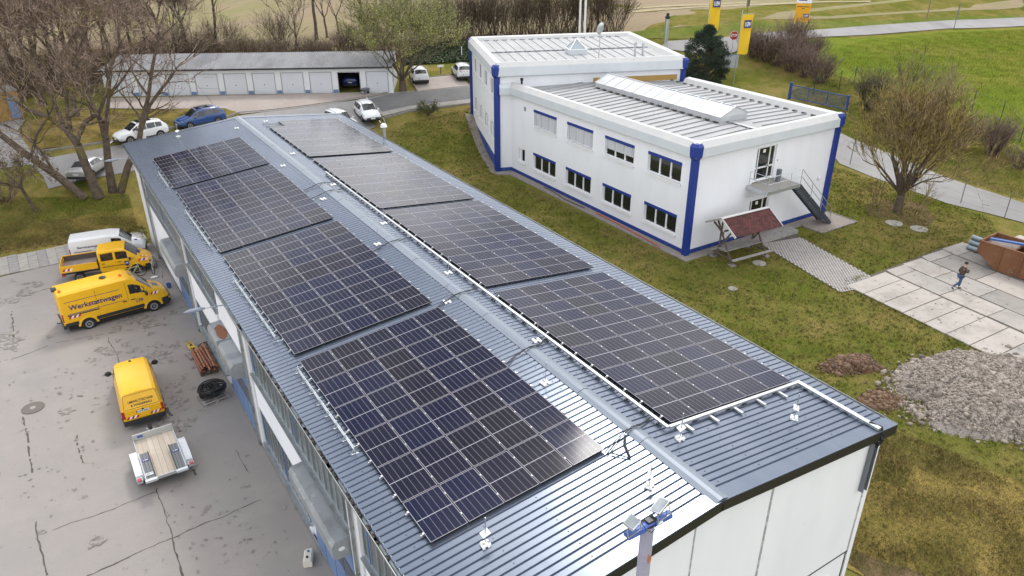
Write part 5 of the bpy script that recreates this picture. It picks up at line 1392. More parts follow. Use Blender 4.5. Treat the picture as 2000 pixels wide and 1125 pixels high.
for s in (1, -1):
    MB().box(-1.28, 1.4, s * 1.01 - .018, s * 1.01 + .018, .52, .72).build('side_cladding', M_bumper, cv); MB().box(-2.95, -2.25, s * 1.005 - .018, s * 1.005 + .018, .52, .72).build('side_cladding', M_bumper, cv)
    MB().box(-3.01, -2.90, s * .90 - .075, s * .90 + .1, .82, 1.32).build('tail_lamp', M_redlamp, cv)
    MB().add([(2.90, s * .50, .80), (2.72, s * .90, .86), (2.62, s * .92, 1.05), (2.84, s * .52, .98)], [(0, 1, 2, 3)]).build('headlight', M_headlamp, cv)
    # door and panel seams, handles, sliding rail
    for x, z0, z1 in ((.60, .75, 2.35), (1.72, .75, 1.32), (-1.05, .75, 2.35)): side_patch(cv, R_, x - .009, x + .009, z0, 1.40, s, M_blackp, 'door_seam'); 
    for x in (.60, -1.05): side_patch(cv, R_, x - .008, x + .008, 1.47, 2.32, s, M_blackp, 'door_seam')
    for x in (.38, .85): MB().box(x - .12, x + .12, s * 1.03 - .025, s * 1.03 + .02, 1.16, 1.20).build('door_handle', M_bumper, cv)
    side_patch(cv, R_, -2.72, -1.02, 1.12, 1.19, s, M_blackp, 'sliding_rail'); 
    side_patch(cv, R_, -2.72, .25, 1.99, 2.02, s, M_navy, 'line'); side_patch(cv, R_, -2.70, -1.1, 1.215, 1.27, s, M_greysheet, 'line'); side_patch(cv, R_, -1.1, .45, 1.25, 1.275, s, M_navy, 'line')
fb = MB(); fb.prism([(2.45, -1.005), (2.80, -.96), (3.0, -.72), (3.04, 0), (3.0, .72), (2.80, .96), (2.45, 1.005)], .34, .78); fb.build('front_bumper', M_bumper, cv)
patch(cv, [(3.0, -.6, .80), (3.0, .6, .80), (2.90, .55, .98), (2.90, -.55, .98)], M_blackgloss, 'grille')
MB().box(-3.08, -2.9, -.98, .98, .38, .58).build('rear_bumper', M_bumper, cv); MB().tube([(-3.05, 0, .42), (-3.25, 0, .42), (-3.28, 0, .5)], .03, 6).build('tow_hook', M_black, cv)
mirror(cv, 1.62, 1.02, 1.42, M_bumper, 1.5)
# lettering on the side towards the camera
yl = .955
lt = lettering('Werkstattwagen', 2.86, M_navy, cv, (-2.55, -1.012, 1.50), (1, 0, 0), (0, .072, 1), 'lettering', .014, .31)
lt2 = lettering('Werkstattwagen', 2.86, M_navy, cv, (.35, 1.012, 1.50), (-1, 0, 0), (0, -.072, 1), 'lettering', .014, .31)
lettering('U EW', .40, M_navy, cv, (1.0, -1.03, .93), (1, 0, 0), (0, 0, 1), 'emblem', .025, .22)
chevrons(cv, (-2.72, -1.014, .98), (1, 0, 0), (0, 0, 1), .62, .17, 5, .6); chevrons(cv, (1.85, -1.0, 1.18), (1, -.0, 0), (0, .12, 1), .42, .16, 4, .6, .02)
patch(cv, [(2.2, -.28, 1.43), (2.55, -.22, 1.292), (2.55, .22, 1.292), (2.2, .28, 1.43)], M_greysheet, 'bonnet_emblem')
for x, y in ((-2.75, -.45), (.55, -.35)): MB().lathe([(.09, 0), (.085, .08), (.05, .13)], (x, y, 2.55 if x < 0 else 2.58), n=10).build('beacon', M_orange, cv)
MB().lathe([(.2, 0), (.2, .05), (.12, .09)], (-.35, -.02, 2.60), n=12).build('roof_vent', M_bumper, cv); MB().box(-3.1, -2.82, -.1, .3, 2.5, 2.62).build('camera_housing', M_bumper, cv)
patch(cv, [(1.02, -.3, 2.535), (1.26, -.26, 2.365), (1.26, .26, 2.365), (1.02, .3, 2.535)], mat('faded_sign', (.42, .27, .12), .5), 'roof_emblem')
number_plate(cv, (-3.1, .26, .62), (0, -1, 0), (0, 0, 1))

MB().box(-2.8, 2.6, -.88, .88, .2, .42).build('underbody_shade_box', M_black, cv)  # black box added beneath the van so the ground below it darkens
# ---- yellow double-cab pickup with drop-side bed
pk = thing('pickup_truck', 'yellow double-cab pickup with an open drop-side bed beside the workshop van', 'pickup truck', (-11.05, 44.55, 0), -.17)
PKS = [(-.42, .42, 1.18, 1.86, .90, .88, .78), (-.36, .36, 1.20, 1.92, .95, .93, .80), (.55, .34, 1.20, 1.97, .96, .94, .82), (.62, .34, 1.20, 1.97, .96, .94, .82), (1.25, .34, 1.18, 1.93, .96, .94, .80), (1.98, .34, 1.10, 1.22, .95, .90, .72), (2.45, .36, .95, 1.06, .92, .83, .64), (2.68, .4, .78, .88, .84, .72, .55), (2.78, .44, .62, .68, .74, .62, .46)]
mb, R_ = loft_body(PKS); mb.build('cab', P_yellow, pk, smooth=28)
for (k0, k1, s) in ((4, 5, 1), (10, 9, -1)):
    glass_strip(R_, 1, 2, k0, k1, .1, .86, .12, .06).build('side_window', M_carglass, pk); glass_strip(R_, 3, 5, k0, k1, .1, .86, .06, .3).build('side_window', M_carglass, pk)
screen(R_, 4).build('windscreen', M_carglass, pk)
MB().add([(-.44, -.65, 1.3), (-.44, .65, 1.3), (-.40, .62, 1.78), (-.40, -.62, 1.78)], [(0, 1, 2, 3)]).build('rear_window', M_carglass, pk)
for x in (-1.72, 1.78):
    for s in (1, -1): wheel_parts(pk, x, s, .34, .23, .96, arch=x > 0)
bed = MB(); bed.box(-2.72, -.5, -.97, .97, .80, .90); bo = bed.build('load_bed', mat('bed_floor', (.20, .16, .14), .8, mix=[((.28, .23, .2), 3, .45, .7, .8)]), pk)
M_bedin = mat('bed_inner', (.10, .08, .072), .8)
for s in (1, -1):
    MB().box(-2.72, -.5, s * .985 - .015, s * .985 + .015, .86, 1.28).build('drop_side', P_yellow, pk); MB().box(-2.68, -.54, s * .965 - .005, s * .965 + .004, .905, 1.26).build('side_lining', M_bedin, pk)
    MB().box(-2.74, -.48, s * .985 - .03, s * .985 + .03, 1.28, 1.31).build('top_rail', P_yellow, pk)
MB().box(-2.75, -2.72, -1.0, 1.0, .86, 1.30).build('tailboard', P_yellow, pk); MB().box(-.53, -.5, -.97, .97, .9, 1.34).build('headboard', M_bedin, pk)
MB().box(-2.7, 1.0, -.35, .35, .45, .78).build('chassis', M_black, pk)
for s in (1, -1):
    MB().box(-2.72, -2.5, s * .8 - .12, s * .8 + .12, .58, .72).build('tail_lamp', M_redlamp, pk); MB().add([(2.70, s * .42, .72), (2.5, s * .84, .78), (2.42, s * .84, .92), (2.64, s * .45, .86)], [(0, 1, 2, 3)]).build('headlight', M_headlamp, pk)
    for x in (.585, -.38, 1.9): side_patch(pk, R_, x - .007, x + .007, .5, 1.18, s, M_blackp, 'door_seam')
    for x in (-.15, .82): MB().box(x - .1, x + .1, s * .965 - .02, s * .965 + .02, 1.06, 1.09).build('door_handle', M_bumper, pk)
fb = MB(); fb.prism([(2.35, -.95), (2.62, -.9), (2.80, -.6), (2.84, 0), (2.80, .6), (2.62, .9), (2.35, .95)], .32, .64); fb.build('front_bumper', M_bumper, pk)
mirror(pk, 1.5, .95, 1.22, M_bumper, 1.2)
chevrons(pk, (-2.62, -1.004, .95), (1, 0, 0), (0, 0, 1), .55, .17, 4, .6); chevrons(pk, (1.95, -.955, .92), (1, 0, 0), (0, .12, 1), .55, .16, 4, .6, .012)
chevrons(pk, (2.08, -.74, 1.165), (1, .16, -.32), (0, 1, .05), .42, .1, 4, .6, .03)
lettering('UMWELTTECHNIK & WASSERBAU', 1.35, M_blackp, pk, (-.25, -.975, .80), (1, 0, 0), (0, 0, 1), 'lettering', .01, .085)
sh = MB().add([(1.13, -.972, .78), (1.26, -.972, .68), (1.39, -.972, .78), (1.41, -.972, 1.06), (1.11, -.972, 1.06)], [(0, 1, 2, 3, 4)]).build('shield_emblem', M_navy, pk)
lettering('UW', .2, M_whitep, sh, (1.16, -.976, .86), (1, 0, 0), (0, 0, 1), 'emblem', .03, .13)
logo(pk, (2.12, .26, 1.215), (0, -1, 0), (.9, 0, -.42) and (-.9, 0, .42), .5)

# ---- white service van
sv = thing('service_van', 'white delivery van lettered Servicewagen behind the yellow pickup', 'van', (-10.6, 47.55, 0), -.19)
SVS = [(-2.35, .48, 1.15, 1.72, .82, .80, .70), (-2.28, .38, 1.18, 1.82, .90, .88, .76), (-.6, .32, 1.18, 1.86, .92, .90, .78), (.25, .32, 1.16, 1.86, .92, .90, .78), (.32, .32, 1.16, 1.86, .92, .90, .78), (.85, .32, 1.12, 1.78, .92, .89, .75), (1.62, .32, 1.02, 1.14, .91, .86, .68), (2.1, .34, .88, .98, .88, .79, .6), (2.3, .38, .74, .82, .80, .70, .5), (2.38, .44, .58, .64, .70, .60, .42)]
mb, R_ = loft_body(SVS); mb.build('body', P_white, sv, smooth=28)
for (k0, k1, s) in ((4, 5, 1), (10, 9, -1)):
    glass_strip(R_, 4, 6, k0, k1, .08, .82, .05, .3).build('side_window', M_carglass, sv)
    MB().box(-2.37, -2.28, s * .80 - .06, s * .80 + .08, .85, 1.2).build('tail_lamp', M_redlamp, sv)
    MB().add([(2.33, s * .4, .66), (2.16, s * .80, .72), (2.08, s * .82, .88), (2.27, s * .45, .80)], [(0, 1, 2, 3)]).build('headlight', M_headlamp, sv)
    for x in (.26, -.75): side_patch(sv, R_, x - .007, x + .007, .5, 1.15, s, M_blackp, 'door_seam')
    side_patch(sv, R_, -2.1, -1.0, .93, .98, s, M_navy, 'line')
screen(R_, 5).build('windscreen', M_carglass, sv)
for x in (-1.35, 1.45):
    for s in (1, -1): wheel_parts(sv, x, s, .32, .21, .92)
MB().prism([(2.0, -.9), (2.25, -.82), (2.42, -.5), (2.45, 0), (2.42, .5), (2.25, .82), (2.0, .9)], .30, .54).build('front_bumper', M_bumper, sv); MB().box(-2.40, -2.25, -.86, .86, .34, .52).build('rear_bumper', M_bumper, sv)
mirror(sv, 1.15, .90, 1.14, P_white, 1.1)
lettering('Servicewagen', 1.5, M_navy, sv, (-1.85, -.905, 1.2), (1, 0, 0), (0, .0, 1), 'lettering', .02, .15)
patch(sv, [(1.75, -.36, 1.125), (1.93, -.34, 1.085), (1.93, -.14, 1.085), (1.75, -.16, 1.125)], M_navy, 'bonnet_emblem')

MB().box(-2.15, 2.0, -.78, .78, .17, .36).build('underbody_shade_box', M_black, sv)  # added black box, keeps light out from under the van
# ---- yellow transporter seen from behind, with a trailer
tv = thing('transporter_van', 'yellow van seen from behind lettered Umwelttechnik & Wasserbau with trailer hitched', 'van', (-11.88, 27.1, 0), PI / 2 - .03)
TVS = [(-2.48, .50, 1.10, 1.20, .84, .82, .78), (-2.45, .40, 1.12, 1.22, .93, .91, .86), (-2.22, .34, 1.15, 1.90, .95, .93, .76), (-2.05, .32, 1.16, 1.97, .955, .935, .77), (-.6, .32, 1.16, 2.0, .96, .94, .78), (.55, .32, 1.14, 1.99, .96, .94, .78), (.95, .32, 1.12, 1.92, .96, .93, .76), (1.72, .32, 1.06, 1.18, .95, .90, .70), (2.15, .34, .92, 1.02, .92, .84, .62), (2.36, .38, .76, .84, .84, .74, .52), (2.45, .44, .60, .66, .74, .62, .44)]
mb, R_ = loft_body(TVS); mb.build('body', P_yellow, tv, smooth=28)
screen(R_, 6).build('windscreen', M_carglass, tv)
for (k0, k1, s) in ((4, 5, 1), (10, 9, -1)):
    glass_strip(R_, 5, 7, k0, k1, .08, .84, .05, .3).build('side_window', M_carglass, tv)
    MB().box(-2.49, -2.36, s * .86 - .05, s * .86 + .085, .72, 1.12).build('tail_lamp', M_redlamp, tv)
    for x in (.5, -.75): side_patch(tv, R_, x - .008, x + .008, .5, 1.15, s, M_blackp, 'door_seam')
for x in (-1.55, 1.45):
    for s in (1, -1): wheel_parts(tv, x, s, .34, .23, .955)
MB().box(-2.58, -2.3, -.93, .93, .36, .58).build('rear_bumper', M_bumper, tv); MB().prism([(2.05, -.93), (2.3, -.86), (2.48, -.5), (2.51, 0), (2.48, .5), (2.3, .86), (2.05, .93)], .32, .56).build('front_bumper', M_bumper, tv)
mirror(tv, 1.25, .97, 1.28, M_bumper, 1.35)
# tailgate: slightly raised panel with print
tg = MB().add([(-2.497, -.80, .64), (-2.497, .80, .64), (-2.497, .80, 1.12), (-2.468, .80, 1.20), (-2.262, .70, 1.84), (-2.262, -.70, 1.84), (-2.468, -.80, 1.20), (-2.497, -.80, 1.12)], [(0, 1, 2, 7), (7, 2, 3, 6), (6, 3, 4, 5)]).build('tailgate', P_yellow, tv)
for a, b in (((-2.50, -.80, .66), (-2.474, -.80, 1.2)), ((-2.50, .80, .66), (-2.474, .80, 1.2)), ((-2.474, -.80, 1.2), (-2.267, -.70, 1.84)), ((-2.474, .80, 1.2), (-2.267, .70, 1.84)), ((-2.267, -.70, 1.84), (-2.267, .70, 1.84))):
    MB().beam(a, b, .014, .006).build('tailgate_seam', M_blackp, tg)
MB().beam((-2.485, -.76, 1.19), (-2.485, .76, 1.19), .008, .014).build('tailgate_seam', M_blackp, tg)
up_ = Vector((.205, 0, .64)).normalized()
lettering('UMWELTTECHNIK', 1.12, M_blackp, tv, (-2.40, .56, 1.46), (0, -1, 0), up_, 'lettering', .012, .115)
lettering('& WASSERBAU', .92, M_blackp, tv, (-2.446, .46, 1.28), (0, -1, 0), up_, 'lettering', .012, .115)
for q in [k for k in tv.children if k.name.startswith('lettering')]: q.location.x -= .016
MB().lathe([(.05, 0), (.05, .012)], (-2.515, 0, 1.06), 'x', 12).build('badge', M_bumper, tv)
number_plate(tv, (-2.506, .30, .90), (0, -1, 0), (0, 0, 1), .56, .13, 'UW 644')
chevrons(tv, (-2.504, .78, .66), (0, -1, 0), (0, 0, 1), .52, .14, 5, .6); chevrons(tv, (-2.504, -.26, .66), (0, -1, 0), (0, 0, 1), .46, .14, 5, .6)
MB().box(.6, .72, -.06, .06, 2.0, 2.05).build('roof_aerial', M_bumper, tv)

MB().box(-2.3, 2.1, -.82, .82, .18, .38).build('underbody_shade_box', M_black, tv)  # added black box for a darker shadow below the van
tl = thing('car_trailer', 'small flatbed trailer with light plank floor and two raised grey loading ramps', 'trailer', (-11.88, 20.95, 0), PI / 2 + .0)
M_plank = [mat('light_plank', c, .8, mix=[(tuple(x * .82 for x in c), 5, .45, .7, .8)], stretch=(1, 6, 6)) for c in ((.60, .515, .41), (.55, .47, .375), (.64, .55, .45))]
for i in range(7):
    MB().box(-1.30, 1.75, -.82 + i * .2345, -.82 + (i + 1) * .2345 - .008, .60, .64).build('floor_plank', M_plank[(i * 2) % 3], tl)
M_trfr = mat('trailer_steel', (.55, .57, .58), .42, .7)
fr = MB(); fr.box(-1.32, 1.78, -.86, -.825, .54, .76); fr.build('side_rail', M_trfr, tl); MB().box(-1.32, 1.78, .825, .86, .54, .76).build('side_rail', M_trfr, tl)
hb = MB(); hb.box(1.752, 1.80, -.86, .86, .6, .98); hb.build('headboard', M_trfr, tl); MB().box(1.74, 1.751, .42, .66, .78, .9).build('blue_sticker', M_blueframe, tl); MB().box(-1.35, -1.302, -.82, .82, .5, .64).build('rear_crossbar', M_trfr, tl)
for s in (1, -1):
    MB().beam((1.7, s * .5, .5), (2.75, 0, .48), .07, .09).build('drawbar', M_trfr, tl)
    fd = MB(); fd.prism_ax([(-1.0, .46), (-.95, .72), (-.7, .80), (.55, .80), (.85, .70), (.9, .46)], s * 1.02 - .15, s * 1.02 + .15, 'y'); fd.build('fender', mat('fender_white', (.70, .72, .74), .45) if s == 1 else bpy.data.materials['fender_white'], tl)
    for x in (-.45, .35): wheel_parts(tl, x, s, .29, .18, 1.14, arch=False)
    MB().box(-1.28, -1.02, s * 1.05 - .12, s * 1.05 + .12, .52, .66).build('lamp_box', M_trfr, tl); MB().box(-1.30, -1.12, s * 1.06 - .09, s * 1.06 + .09, .661, .70).build('tail_lamp', M_redlamp, tl)
    rp = MB(); rp.box(-.95, .95, s * .62 - .2, s * .62 + .2, -.03, .03); x0_ = -.62
    rpo = rp.build('ramp', mat('ramp_grey', (.19, .20, .21), .6, .2) if s == 1 else bpy.data.materials['ramp_grey'], tl, loc=(x0_, 0, .82), rot=(0, -.03, 0))
    for sg in (-.19, .19): MB().box(-.97, .97, s * .62 + sg - .018, s * .62 + sg + .018, .031, .07).build('ramp_edge', M_trfr if sg * s > 0 else M_bumper, rpo)
    for yq in (-.065, .065): MB().box(-.9, .9, s * .62 + yq - .006, s * .62 + yq + .006, .031, .036).build('groove', M_black, rpo)
    MB().box(-1.10, -.952, s * .62 - .24, s * .62 + .24, -.05, .06).build('ramp_foot', mat('zinc_light', (.62, .66, .68), .4, .5) if s == 1 else bpy.data.materials['zinc_light'], rpo)
    logo(rpo, (.32, s * .62 + .14, .045), (0, -1, 0), (1, 0, 0), .28)
number_plate(bpy.data.objects[tl.name], (-1.36, .84, .862), (0, -1, 0), (1, 0, 0), .36, .2, 'UW 7')
MB().box(2.6, 2.95, -.09, .09, .44, .58).build('coupling', M_black, tl); MB().tube([(2.2, .16, .1), (2.2, .16, .85)], .035, 8).build('jockey_stand', M_trfr, tl)
MB().tube([(2.7, 0, .5), (2.35, .05, .62), (1.9, .1, .7)], .02, 5).build('cable', M_cable, tl)
MB().box(-1.3, 1.7, -.7, .7, .46, .53).build('underframe', M_black, tl)
# ------------------------------------------------------------------ vegetation
def bark(name, c, lich=(.20, .17, .035), amt=.8, lo=.56):
    m = mat(name, c, .9, world=True, mix=[(tuple(x * .5 for x in c), 2.5, .42, .66, .8), (lich, .55, lo, .72, amt)], bump=(18, .5, .02), spec=.1)
    if 'bark' in name: return m
    n = m.node_tree; g = n.nodes.new('ShaderNodeNewGeometry'); rp = n.nodes.new('ShaderNodeMapRange'); rp.inputs['To Min'].default_value = .22; rp.inputs['To Max'].default_value = 1.7
    n.links.new(g.outputs['Random Per Island'], rp.inputs['Value'])
    p = n.nodes['Principled BSDF']; src = p.inputs['Base Color'].links[0].from_socket
    mm = n.nodes.new('ShaderNodeVectorMath'); mm.operation = 'SCALE'; n.links.new(src, mm.inputs[0]); n.links.new(rp.outputs[0], mm.inputs['Scale']); n.links.new(mm.outputs[0], p.inputs['Base Color'])
    return m
M_bark = bark('grey_brown_bark', (.14, .11, .085))
M_twig = bark('mauve_brown_twigs', (.29, .215, .175), (.27, .22, .06), .9, .53)
M_twig2 = bark('brown_twigs', (.25, .19, .15), (.13, .12, .035), .7, .55)
M_twigy = bark('yellowish_twigs', (.30, .225, .12), (.30, .25, .05), 1.0, .48)
M_twigd = bark('dark_twigs', (.13, .098, .075), (.09, .085, .03), .7, .55)
M_twigg = bark('grey_green_twigs', (.17, .15, .10), (.15, .17, .05), .9, .5)
M_leafy = mat('spring_leaf', (.34, .35, .10), .8, world=True, mix=[((.24, .26, .06), .6, .4, .65, .9), ((.42, .40, .16), 2.2, .55, .75, .7)])

def seg_mesh(name, segs, k, mats):
    """segs (n,8): both ends and both radii, meshed as open k-sided tubes"""
    A = np.array(segs, np.float64)
    if k == 3:
        # the finest twigs are single ribbons turned every way, the rest three-sided tubes
        fine = A[:, 6] < .0165; B = A[fine]; A = A[~fine]; n_ = len(B)
        rg = np.random.default_rng(n_)
        d = B[:, 3:6] - B[:, 0:3]; o = np.cross(d, rg.normal(size=(n_, 3))); o /= np.linalg.norm(o, axis=1, keepdims=True) + 1e-9
        w0, w1 = B[:, 6:7] * 1.25, B[:, 7:8] * 1.25
        Vr = np.stack([B[:, 0:3] - o * w0, B[:, 0:3] + o * w0, B[:, 3:6] + o * w1, B[:, 3:6] - o * w1], 1).reshape(-1, 3)
        Fr = np.arange(n_ * 4).reshape(-1, 4)
        if not len(A): return fast_mesh(name, Vr, Fr, mats)
    p0, p1, r0, r1 = A[:, 0:3], A[:, 3:6], A[:, 6:7], A[:, 7:8]
    d = p1 - p0; d /= np.linalg.norm(d, axis=1, keepdims=True) + 1e-9
    h = np.where(np.abs(d[:, 2:3]) > .9, np.array([[1., 0, 0]]), np.array([[0., 0, 1]]))
    x = np.cross(d, h); x /= np.linalg.norm(x, axis=1, keepdims=True) + 1e-9
    y = np.cross(d, x)
    V = np.empty((len(A), 2, k, 3))
    for j in range(k):
        t = 2 * PI * j / k; o = x * math.cos(t) + y * math.sin(t)
        V[:, 0, j] = p0 + o * r0; V[:, 1, j] = p1 + o * r1
    b = (np.arange(len(A)) * 2 * k)[:, None]
    F = []
    for j in range(k):
        j2 = (j + 1) % k; F.append(np.concatenate([b + j, b + j2, b + k + j2, b + k + j], 1))
    V = V.reshape(-1, 3); F = np.concatenate(F, 0)
    if k == 3: F = np.concatenate([F, Fr + len(V)]); V = np.concatenate([V, Vr])
    me = fast_mesh(name, V, F, mats)
    me.polygons.foreach_set('use_smooth', [True] * len(me.polygons))
    return me

def grow(big, fine, p, d, L, r, lev, R, spread=.75, up=.12, split=(3, 5), shrink=.62, thin=.055, jit=.16, minr=.008, droop=0.0):
    """one limb and everything that springs from it"""
    n = 4 if lev > 1 else (3 if lev == 1 else 2)
    st = L / n
    pts = [p]
    dd = d.copy()
    rr = r
    for i in range(n):
        dd = (dd + Vector((R.gauss(0, jit), R.gauss(0, jit), R.gauss(0, jit) + up * .3 - droop * (i / n)))).normalized()
        q = pts[-1] + dd * st
        r2 = max(minr * .7, rr * (.86 if lev > 0 else .6))
        (big if rr > thin else fine).append((*pts[-1], *q, rr, r2))
        pts.append(q); rr = r2
        if lev > 0 and i >= (1 if lev > 1 else 0):
            for _ in range(R.randint(*split) if i == n - 1 else R.randint(1, max(1, split[0] - 1))):
                a = R.uniform(0, 2 * PI)
                ax = dd.orthogonal().normalized(); ax.rotate(Matrix.Rotation(a, 3, dd))
                nd = (dd + ax * R.uniform(.4, 1.0) * spread + Vector((0, 0, up))).normalized()
                grow(big, fine, q, nd, L * shrink * R.uniform(.7, 1.15), max(minr, rr * R.uniform(.5, .75)), lev - 1, R, spread, up, split, shrink, thin, jit, minr, droop)

def tree_meshes(seed, H, r0, lev=4, lean=(0, 0), trunk_h=.3, spread=.75, up=.12, split=(3, 4), shrink=.64, twm=None, thin=.06, minr=.018, limbs=4, jit=.14, droop=0.):
    R = random.Random(seed); big, fine = [], []
    p = Vector((0, 0, -.2)); d = Vector((lean[0], lean[1], 1)).normalized(); n = 4; rr = r0
    for i in range(n):
        dd = (d + Vector((R.gauss(0, .05), R.gauss(0, .05), 0))).normalized(); q = p + dd * (H * trunk_h / n)
        r2 = rr * (.82 if i == 0 else .93); big.append((*p, *q, rr * (1.25 if i == 0 else 1), r2)); p, rr = q, r2
    for k in range(limbs):
        a = 2 * PI * k / limbs + R.uniform(-.5, .5); s = R.uniform(.25, 1.0) * spread
        nd = (d + Vector((math.cos(a) * s, math.sin(a) * s, 0))).normalized()
        grow(big, fine, p, nd, H * (1 - trunk_h) * .42 * R.uniform(.85, 1.15), rr * R.uniform(.5, .75), lev, R, spread, up, split, shrink, thin, jit, minr, droop)
    return seg_mesh('trunk', big, 7, M_bark), seg_mesh('crown', fine, 3, twm or M_twig)

SHORT = 0
def plant(name, label, cat, loc, meshes, rz=0, sc=1.0, group=None):
    o = thing(name, label, cat, loc, rz, group)
    o.scale = sc if isinstance(sc, tuple) else (sc, sc, sc)
    for m, nm in zip(meshes, ('trunk', 'crown', 'leaves')):
        if m is not None: link(nm, m, o)
    return o

# --- the hand-placed big old trees by the far left corner of the hall
def limb_tree(seed, limbs, lev=3, twm=None, Lf=.32, split=(2, 4)):
    """limbs: polylines of points with radii, relative to the base"""
    R = random.Random(seed); big, fine = [], []
    for pl in limbs:
        for (a, b) in zip(pl[:-1], pl[1:]):
            A, B = Vector(a[:3]), Vector(b[:3]); m = 3
            for i in range(m):
                t0, t1 = i / m, (i + 1) / m
                big.append((*A.lerp(B, t0), *A.lerp(B, t1), a[3] + (b[3] - a[3]) * t0, a[3] + (b[3] - a[3]) * t1))
            L = (B - A).length; d = (B - A).normalized()
            if b[3] < .2:
                for _ in range(2 if b[3] < .14 else 1):
                    ax = d.orthogonal().normalized(); ax.rotate(Matrix.Rotation(R.uniform(0, 6.28), 3, d))
                    grow(big, fine, A.lerp(B, R.uniform(.4, 1)), (d * .5 + ax * .8 + Vector((0, 0, .3))).normalized(), R.uniform(2.0, 3.6), b[3] * .55, lev, R, .85, .1, split, .66, .05, .17, .009)
        e, f = Vector(pl[-1][:3]), Vector(pl[-2][:3]); d = (e - f).normalized()
        for _ in range(3):
            ax = d.orthogonal().normalized(); ax.rotate(Matrix.Rotation(R.uniform(0, 6.28), 3, d))
            grow(big, fine, e, (d + ax * R.uniform(.3, .9)).normalized(), R.uniform(2.4, 4.0), pl[-1][3] * .75, lev, R, .85, .12, split, .68, .05, .17, .009)
    return seg_mesh('trunk', big, 8, M_bark), seg_mesh('crown', fine, 3, twm or M_twig)
def rel(base, pts):
    return [(p[0] - base[0], p[1] - base[1], p[2] - base[2], r) for p, r in pts]
b = (-10.90, 57.50, 1.36)
t = limb_tree(3, [rel(b, [((-10.90, 57.50, 1.36), .34), ((-12.47, 58.50, 3.36), .30), ((-13.84, 59.38, 4.80), .27), ((-15.39, 60.37, 6.69), .23), ((-16.23, 60.90, 8.57), .17), ((-16.52, 61.09, 11.08), .12)]),
                  rel(b, [((-13.84, 59.38, 4.80), .13), ((-12.97, 58.82, 6.68), .1), ((-11.85, 58.11, 8.16), .07)]), rel(b, [((-12.47, 58.50, 3.36), .12), ((-13.07, 58.88, 5.46), .09), ((-14.01, 59.48, 6.85), .06)])])
plant('old_tree', 'old tree whose thick bare trunk leans far to the left beside the lawn', 'tree', b, t, 0, 1, 'old bare trees by the far left corner of the hall')
b = (-9.95, 57.33, 1.31)
t = limb_tree(8, [rel(b, [((-9.95, 57.33, 1.31), .42), ((-10.25, 57.52, 3.53), .33), ((-10.45, 57.65, 5.75), .30), ((-10.99, 58.00, 6.98), .25), ((-11.87, 58.56, 7.95), .2), ((-13.17, 59.39, 8.51), .15), ((-14.23, 60.07, 9.85), .11)]),
                  rel(b, [((-10.70, 57.81, 6.45), .19), ((-10.56, 57.72, 8.27), .15), ((-10.25, 57.53, 10.22), .12), ((-10.25, 57.53, 12.50), .08)]),
                  rel(b, [((-10.45, 57.65, 6.04), .2), ((-9.63, 57.13, 7.46), .17), ((-8.44, 56.37, 8.34), .15), ((-7.70, 55.90, 9.83), .13), ((-7.19, 55.57, 11.36), .1), ((-6.23, 54.96, 13.22), .07)]),
                  rel(b, [((-10.99, 58.00, 6.98), .15), ((-11.31, 58.20, 9.65), .13), ((-12.02, 58.66, 12.13), .1), ((-12.76, 59.12, 14.34), .07)])], lev=3)
plant('old_tree', 'old tree with a broad trunk dividing into crooked limbs in front of the silver sedan', 'tree', b, t, 0, 1, 'old bare trees by the far left corner of the hall')
b = (-8.82, 57.85, 1.47)
t = limb_tree(12, [rel(b, [((-8.82, 57.85, 1.47), .36), ((-8.69, 57.76, 3.83), .29), ((-8.39, 57.57, 5.95), .26), ((-8.44, 57.60, 7.40), .22), ((-8.76, 57.81, 8.61), .19), ((-9.09, 58.02, 10.20), .15), ((-9.02, 57.97, 12.31), .1)]),
                   rel(b, [((-8.33, 57.53, 6.28), .18), ((-7.83, 57.21, 8.21), .15), ((-7.32, 56.89, 9.99), .12), ((-7.23, 56.83, 11.93), .09), ((-7.05, 56.72, 14.17), .06)]),
                   rel(b, [((-7.55, 57.04, 9.21), .09), ((-6.34, 56.26, 10.58), .08), ((-5.62, 55.80, 11.54), .05)])], lev=3)
plant('old_tree', 'straight dark old trunk left of the arm lamp at the hall corner', 'tree', b, t, 0, 1, 'old bare trees by the far left corner of the hall')
b = (-8.29, 57.60, 1.39)
t = limb_tree(21, [rel(b, [((-8.29, 57.60, 1.39), .33), ((-7.36, 57.01, 3.59), .27), ((-6.18, 56.26, 5.71), .22), ((-5.64, 55.91, 7.49), .18), ((-4.92, 55.45, 9.18), .15), ((-4.35, 55.09, 11.14), .13), ((-3.55, 54.57, 13.41), .08)]),
                   rel(b, [((-6.04, 56.17, 6.25), .15), ((-4.93, 55.45, 8.58), .13), ((-4.09, 54.92, 9.65), .11), ((-3.13, 54.30, 10.75), .09), ((-2.67, 54.02, 11.44), .06)]),
                   rel(b, [((-4.95, 55.47, 9.38), .11), ((-5.37, 55.73, 10.36), .08), ((-5.62, 55.89, 11.14), .05)])], lev=2, twm=M_twig2)
plant('old_tree', 'twin-stemmed old tree rising beside the white car behind the hall corner', 'tree', b, t, 0, 1, 'old bare trees by the far left corner of the hall')

